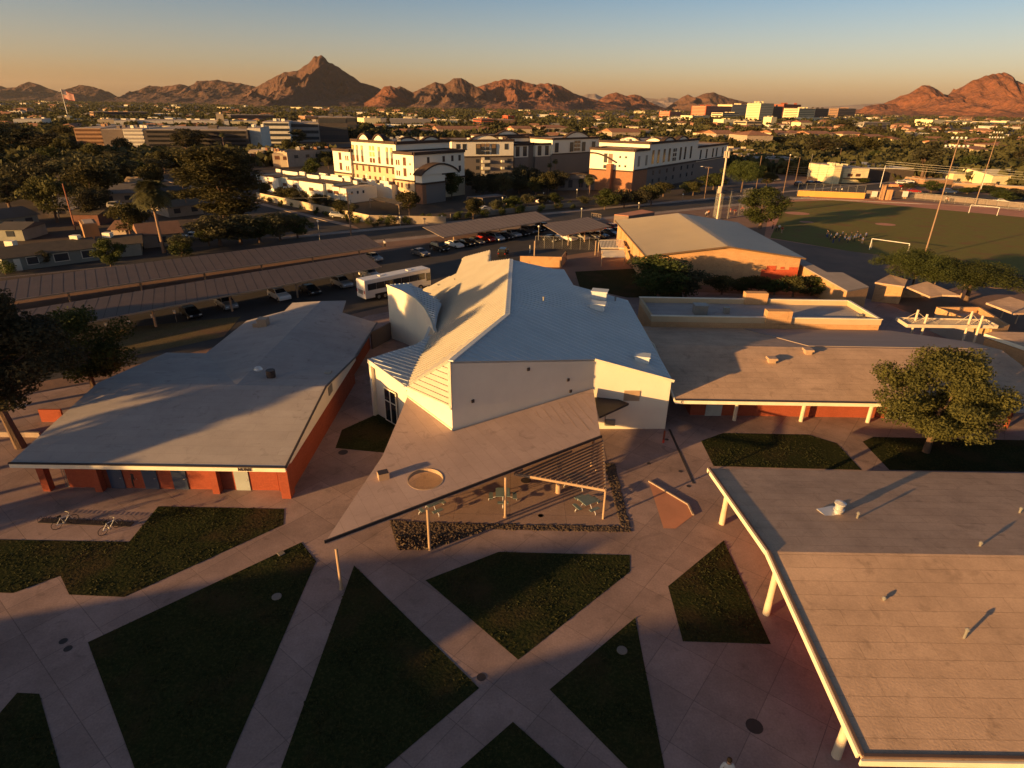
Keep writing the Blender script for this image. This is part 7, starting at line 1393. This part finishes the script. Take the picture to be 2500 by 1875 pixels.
# flat roofed shop, long walls and houses across the avenue
f, Lx, h_, t = bpx(13, 1930, 2190, 1050, 900, 26, cream, 'yellow corner shop with dark canopies across the field', 'shop', name='shop'); [panel(f, 'u', Lx*a_, Lx*a_+2.2, h_*.45, h_*.65, 0, win_brown, t) for a_ in (.18, .5)]; panel(f, 'u', -Lx*.02, Lx, h_*.33, h_*.36, -1, apt_trim, t, name='canopy', depth=2)
bpx(13, 1825, 1900, 1060, 880, 10, cream, 'rounded cream corner tower of the shop', 'shop', name='shop'); bpx(17, 0, 80, 1020, 850, 30, brn, 'shaded brown side of the corner shop', 'shop', name='shop') if 0 else None
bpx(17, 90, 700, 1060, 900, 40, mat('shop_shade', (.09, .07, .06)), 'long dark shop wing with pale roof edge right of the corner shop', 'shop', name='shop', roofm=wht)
f, Lx, h_, t = bpx(13, 760, 1005, 830, 705, 22, apt_tan, 'orange fronted restaurant beside the right apartment block', 'restaurant', name='restaurant'); panel(f, 'u', Lx*.02, Lx*.75, h_*.55, h_*.85, 0, mat('orange_sign_band', (.48, .14, .05)), t, name='sign_band'); panel(f, 'u', Lx*.1, Lx*.42, h_*.12, h_*.5, 0, win_brown, t); panel(f, 'u', Lx*.55, Lx*.7, h_*.12, h_*.5, 0, win_brown, t)
f, Lx, h_, t = bpx(13, 1000, 1480, 920, 800, 40, brn, 'long shaded strip of shops behind the spreading tree', 'shop', y1=930, name='shop'); [panel(f, 'u', Lx*a_, Lx*(a_+.1), .5, h_*.6, 0, winb, t) for a_ in (.25, .42, .6, .78)]
bpx(17, 1250, 2250, 1160, 1095, 3, mat('tan_long_wall', (.40, .25, .15)), 'long tan wall across the avenue at the right', 'wall', name='block_wall', y1=1215)
bpx(17, 860, 1240, 1110, 1050, 12, brn, 'low brown house left of the long tan wall', 'house', name='house')
gable_n = [0]
def house(k, x0, x1, yb, h_, depth, wallm, roofm, label, rise=1.6, y1=None, name='house', win=2, cat='house', hip=False):
    p0, p1 = G(k, x0, yb), G(k, x1, y1 if y1 is not None else yb); d_ = p1-p0; f = Frame(xy(p0), (d_.x, d_.y), (-d_.y, d_.x)); Lx = d_.length; t = thing(name, label, cat, p0)
    b = MB(); b.prism(f.poly(0, Lx, 0, depth), 0, h_); b.build('wall', wallm, t); e = .6; hp = depth*.5 if hip else 0
    b = MB(); A_, B_, C_, D_ = f.p(-e, -e, h_), f.p(Lx+e, -e, h_), f.p(Lx+e, depth+e, h_), f.p(-e, depth+e, h_); E_, F2 = f.p(-e+hp, depth/2, h_+rise), f.p(Lx+e-hp, depth/2, h_+rise)
    b.v = [tuple(q_) for q_ in (A_, B_, C_, D_, E_, F2)]; b.f = [(0, 1, 5, 4), (2, 3, 4, 5), (1, 2, 5), (3, 0, 4), (3, 2, 1, 0)]; b.mi = [0]*5; b.build('roof', roofm, t)
    for i in range(win): a_ = Lx*(i+.5)/win; panel(f, 'u', a_-.8, a_+.8, .9, 2.1, 0, winb, t)
    return t
mat('dull_brown_tile', (.22, .12, .08))
house(14, 60, 1040, 1130, 2.5, 10, stucco_a, shingle, 'long dim bungalow with brown roof behind the rear carport', 1.1, y1=1000, win=0)
f = Frame(xy(G(14, 60, 1130)), (lambda d_: (d_.x, d_.y))(G(14, 1040, 1000)-G(14, 60, 1130)), (lambda d_: (-d_.y, d_.x))(G(14, 1040, 1000)-G(14, 60, 1130))); Lh = (G(14, 1040, 1000)-G(14, 60, 1130)).length; ht = bpy.data.objects['house']
for a_, w_, z0, z1, m_, nm in ((.115, .05, .1, 2.0, white_trim, 'door'), (.24, .11, .9, 2.1, winb, 'window'), (.52, .15, .8, 2.1, winb, 'window'), (.82, .12, .8, 2.1, winb, 'window')): o_ = panel(f, 'u', Lh*a_, Lh*(a_+w_), z0, z1, 0, m_, ht, name=nm); panel(f, 'u', Lh*a_-.12, Lh*(a_+w_)+.12, z0-.12, z1+.12, .03, white_trim, o_, name='frame', depth=.1)
for x, y in ((120, 850), (790, 790), (1125, 760)): q_ = G(14, x, y, 3.3); b = MB(); b.box((q_.x, q_.y, 3.7), (1.5, 1.2, 1.0)); b.build('cooling_unit', white_trim, ht)
house(14, 1060, 1480, 985, 2.5, 9, stucco_a, shingle, 'right part of the bungalow row with one wide window', 1.0, y1=950, win=1)
house(14, 1500, 1900, 880, 2.6, 9, stucco_b, mat('dull_brown_tile', (.22, .12, .08)), 'small house with lit red brown gable right of the fan palm trunk', 1.8, y1=840, win=1)
house(14, 1180, 1330, 800, 2.4, 7, stucco_b, MATS['dull_brown_tile'], 'small lean house with red wall left of the palm', 1.4, win=0)
t = thing('block_house', 'flat roofed block shed with one bright orange lit end', 'shed', G(14, 880, 790)); q0, q1 = G(14, 890, 785), G(14, 1050, 770); d_ = q1-q0; f = Frame(xy(q0), (d_.x, d_.y), (-d_.y, d_.x)); block(f, 0, d_.length, 0, 7, 0, 3.2, mat('orange_block', (.34, .2, .1)), t, trim=False)
house(14, 520, 880, 560, 2.8, 10, stucco_b, mat('grey_shingle', (.2, .18, .17)), 'grey roofed bungalow behind the reddish pole', 1.5, y1=540); t = shade([G(14, 700, 480, 2.6), G(14, 1130, 470, 2.6), G(14, 920, 425, 2.6), G(14, 720, 430, 2.6)], 2.5, 'flat pale carport roof beside the grey roofed bungalow', [], m=flat_roof, cat='carport')
house(14, 1060, 1430, 420, 2.8, 12, stucco_b, mat('grey_shingle', (.2, .18, .17)), 'wide grey bungalow with a bright tan gable behind the palm crown', 2.4, y1=400); house(14, 1320, 1520, 330, 3.6, 8, stucco_b, mat('tan_gable', (.45, .32, .18)), 'bright tan gable beside the palm crown', 1.8, win=0)
house(14, 20, 420, 700, 2.6, 12, stucco_a, mat('dark_shingle', (.09, .08, .075)), 'dark roofed house at the left edge', 1.5, y1=640); house(14, 0, 260, 800, 2.4, 8, stucco_a, mat('dark_shingle', (.09, .08, .075)), 'small dark house at the left edge with white roof patch', 1.0, win=1)
house(14, 150, 310, 260, 3, 9, stucco_b, terracotta, 'tiny red roofed house at the upper left', 1.6, win=1); house(14, 1760, 2120, 560, 2.6, 12, stucco_b, shingle, 'low brown house below the eucalyptus', 1.0, y1=520); house(14, 1050, 1330, 200, 3, 12, stucco_a, mat('grey_shingle', (.2, .18, .17)), 'distant grey roofed bungalow above the tan gable', 1.8, win=1); house(14, 760, 1040, 640, 2.6, 8, mat('dull_red_stucco', (.16, .07, .05)), shingle, 'dark red house with a lit strip of wall', 1.0, win=0)
# tiled apartment houses in the right distance
for i, (k, x0, x1, yb, h_, dp, lb) in enumerate([(13, 500, 610, 620, 7, 20, 'red tiled house behind the right apartment gables'), (13, 620, 810, 640, 8, 22, 'cream walled house with orange tiles right of the apartment gables'), (13, 935, 1200, 690, 9.5, 26, 'pale house with orange hipped roof left of the dark trees'), (13, 1210, 1360, 610, 7, 22, 'orange tiled roof right of the pale house'), (13, 1370, 1560, 610, 7, 22, 'double orange tiled roof in the middle distance'), (13, 1600, 1830, 620, 7, 24, 'wide orange tiled roof above the parking rows'), (13, 1930, 2200, 620, 7, 24, 'orange tiled roof behind the big dark trees'), (13, 1500, 1620, 480, 9, 20, 'small yellow gabled house below the towers'), (13, 1390, 1470, 465, 8, 18, 'small tan gabled house below the towers'),
   (17, 100, 340, 560, 6, 24, 'broad orange tiled house at the right'), (17, 405, 550, 600, 6, 20, 'yellow tan house right of the broad tiled one'), (17, 640, 740, 420, 6, 20, 'lone orange gable among the trees'), (17, 1230, 1730, 1095, 4, 22, 'house with bright yellow roof edge and red roof'), (17, 1750, 2300, 1140, 4.4, 26, 'large house with bright yellow hipped roof at the right edge'), (17, 1870, 2200, 700, 6, 30, 'orange lit long building at the right'), (17, 1500, 1700, 740, 5, 20, 'flat orange building left of the long orange one'), (17, 1440, 1590, 670, 5, 20, 'yellow sided building in the right distance'), (17, 1030, 1300, 640, 5, 20, 'yellow lit low house behind the near floodlights'),
   (2, 570, 660, 610, 6, 20, 'gabled tile roof behind the main apartment arches'), (2, 700, 960, 610, 7, 24, 'wide orange tile roof behind the middle apartments'), (2, 975, 1060, 600, 6, 20, 'small tiled house behind the middle apartments'), (2, 1180, 1295, 605, 7, 20, 'orange tile roofed building left of the far gable'), (2, 1350, 1540, 595, 7, 22, 'orange tile roofed building behind the far gable'), (2, 1800, 1980, 640, 8, 22, 'tiled roof between the apartment gables at the right'), (2, 1660, 1750, 595, 6, 16, 'small tiled house right of the far gable')]):
    y_w = cream if 'yellow' in lb else stucco_b if i % 3 else apt_tan
    house(k, x0, x1, yb, h_, dp, y_w, cream if 'yellow roof' in lb or 'yellow hipped' in lb else terracotta, lb, h_*.35, hip=i % 2 == 0, win=3)
# distant small houses, one by one, largest first, sharing a few prototypes
def far_house(wall_, roof_, L_, D_, H_, rise, flat):
    t = bpy.data.objects.new('house', None); COL.objects.link(t); WL[t.name] = Vector(); b = MB(); b.box((0, 0, H_/2), (L_, D_, H_)); b.build('wall', wall_, t); b = MB()
    if flat: b.box((0, 0, H_+.2), (L_*1.02, D_*1.02, .4))
    else:
        e = .5; b.v = [(-L_/2-e, -D_/2-e, H_), (L_/2+e, -D_/2-e, H_), (L_/2+e, D_/2+e, H_), (-L_/2-e, D_/2+e, H_), (-L_/2+D_*.3, 0, H_+rise), (L_/2-D_*.3, 0, H_+rise)]; b.f = [(0, 1, 5, 4), (2, 3, 4, 5), (1, 2, 5), (3, 0, 4), (3, 2, 1, 0)]; b.mi = [0]*5
    b.build('roof', roof_, t); return t
protos = [far_house(apt_tan, terracotta, 16, 11, 3.4, 2.2, False), far_house(wht, terracotta, 20, 12, 3.6, 2.2, False), far_house(cream, flat_roof, 34, 18, 5, 0, True), far_house(wht, wht, 26, 16, 4.5, 0, True), far_house(stucco_b, mat('grey_shingle', (.2, .18, .17)), 18, 12, 3.4, 2, False), far_house(mat('pink_stucco', (.5, .28, .2)), terracotta, 22, 14, 4, 2.4, False)]
used = set(); rs_ = random.Random(21); HX = []
def far_label(px_, d_): return ('distant house on the plain ' if d_ > 1500 else 'house among the trees of the middle distance ')+('below the left mountains' if px_ < 640 else 'below the tallest peak' if px_ < 1050 else 'below the central mountains' if px_ < 1700 else 'around the office towers' if px_ < 2100 else 'below the red mountain')
n_h = 0
while n_h < 290:
    px_ = rs_.uniform(-30, 2530); hz = 258+(px_-1250)*.0157; dpx = 9+75*rs_.random()**1.5; d = ray((px_, hz+dpx)); tt = -CAM_H/d[2]; p = Vector(EYE+d*tt); p.z = 0; dist = p.length
    if dist < 520 or any(abs((p.x-ax)*math.cos(an_)+(p.y-ay)*math.sin(an_)) < hw and abs(-(p.x-ax)*math.sin(an_)+(p.y-ay)*math.cos(an_)) < hh for ax, ay, hw, hh, an_ in AV): continue
    i = rs_.choice([0, 0, 1, 2, 3, 4, 5, 5]); lb = far_label(px_, dist); g_ = lb; s_ = 1+dist/5200; rz = rs_.choice([0, math.pi/2])+rs_.uniform(-.12, .12)
    if i in used: o = dup(protos[i], p, rz, sc=s_)
    else: o = protos[i]; o.location = p; o.rotation_euler = (0, 0, rz); o.scale = (s_,)*3; used.add(i)
    tag(o, lb, 'house', g_); n_h += 1
# woodland of the plain: crowns merging toward the horizon
rs = np.random.RandomState(6); Vs = []
ang = rs.uniform(-.80, .82, 15000); inv = rs.uniform(1/6800., 1/330., 15000)**1.0; dd = 1/inv; keep = []
far_extra = rs.uniform(1200, 6500, 9000); ang = np.concatenate([ang, rs.uniform(-.8, .82, 9000)]); dd = np.concatenate([dd, far_extra])
X_ = dd*np.sin(ang); Y_ = dd*np.cos(ang)
for x, y, d_ in zip(X_, Y_, dd):
    if any(abs((x-ax)*math.cos(an_)+(y-ay)*math.sin(an_)) < hw*1.05 and abs(-(x-ax)*math.sin(an_)+(y-ay)*math.cos(an_)) < hh*1.05 for ax, ay, hw, hh, an_ in AV): continue
    if noise.noise(Vector((x*.0022, y*.0022, 1)))+rs.uniform(-.5, .5) < -.22: continue
    n_ = 26 if d_ < 900 else 14 if d_ < 2500 else 8; s_ = (1.0+d_/3200); H_ = rs.uniform(4, 9)*(.8+d_/5200); R_ = rs.uniform(3, 5.5)*s_
    c_ = rs.normal(size=(n_, 3)); c_ /= np.linalg.norm(c_, axis=1)[:, None]; c_ *= rs.uniform(.4, 1, (n_, 1)); P_ = np.stack([x+c_[:, 0]*R_, y+c_[:, 1]*R_, H_*.55+c_[:, 2]*H_*.45], 1)
    nn = c_+rs.normal(size=(n_, 3))*.6; nn /= np.linalg.norm(nn, axis=1)[:, None]; a = np.cross(nn, rs.normal(size=(n_, 3))); a /= np.linalg.norm(a, axis=1)[:, None]; b_ = np.cross(nn, a); q_ = R_*rs.uniform(.5, .95, (n_, 1))
    Vs.append(np.stack([P_-a*q_*.5, P_+b_*q_*.4, P_+a*q_*.5, P_-b_*q_*.4], 1).reshape(-1, 3))
me = quads(np.concatenate(Vs), 'woodland', leaf_far); o = bpy.data.objects.new('woodland', me); COL.objects.link(o); o['kind'] = 'stuff'; o['label'] = 'dark mass of trees spreading over the plain to the mountains'; o['category'] = 'woodland'
town = mat('town_ground', (.09, .062, .045), (.04, .032, .025), scale=.01, mix=.6)
sheet('town_ground', [st(-3000, 14), st(-60, 14), (-75, 200), (-100, 330), (0, 290), (110, 330), (160, 262), (3000, 120), (30000, 30000), (-30000, 30000)], .008, town)
sheet('neighbourhood_ground', [sw(-20, -12), sw(330, -12), (-420, 520), (-500, 60), (-98, 72), (-40, 132)], .010, mat('yard_dirt', (.10, .07, .052), (.045, .034, .027), scale=.08))
sheet('apartment_grounds', [st(0, 3), st(170, 3), st(170, 30), (40, 330), (-140, 330), sw(130, 2), sw(0, 2)], .006, mat('planting_soil', (.10, .07, .05), (.05, .04, .03), scale=.1))

# haze: the evening air between the camera and the mountains
b = MB(); b.box((0, 14000, 379), (66000, 36000, 760)); hz_ = b.build('haze', mat('haze_air', (1, 1, 1)))
hm = bpy.data.materials.new('evening_haze'); hm.use_nodes = True; hn = hm.node_tree; hn.nodes.clear(); ho = hn.nodes.new('ShaderNodeOutputMaterial'); pv = hn.nodes.new('ShaderNodeVolumePrincipled'); pv.inputs['Color'].default_value = (.9, .88, .86, 1); pv.inputs['Density'].default_value = 1.2e-5; pv.inputs['Anisotropy'].default_value = .2
hn.links.new(pv.outputs[0], ho.inputs['Volume']); hz_.data.materials[0] = hm; hz_['kind'] = 'stuff'; hz_['label'] = 'thin evening haze over the plain'; hz_['category'] = 'haze'
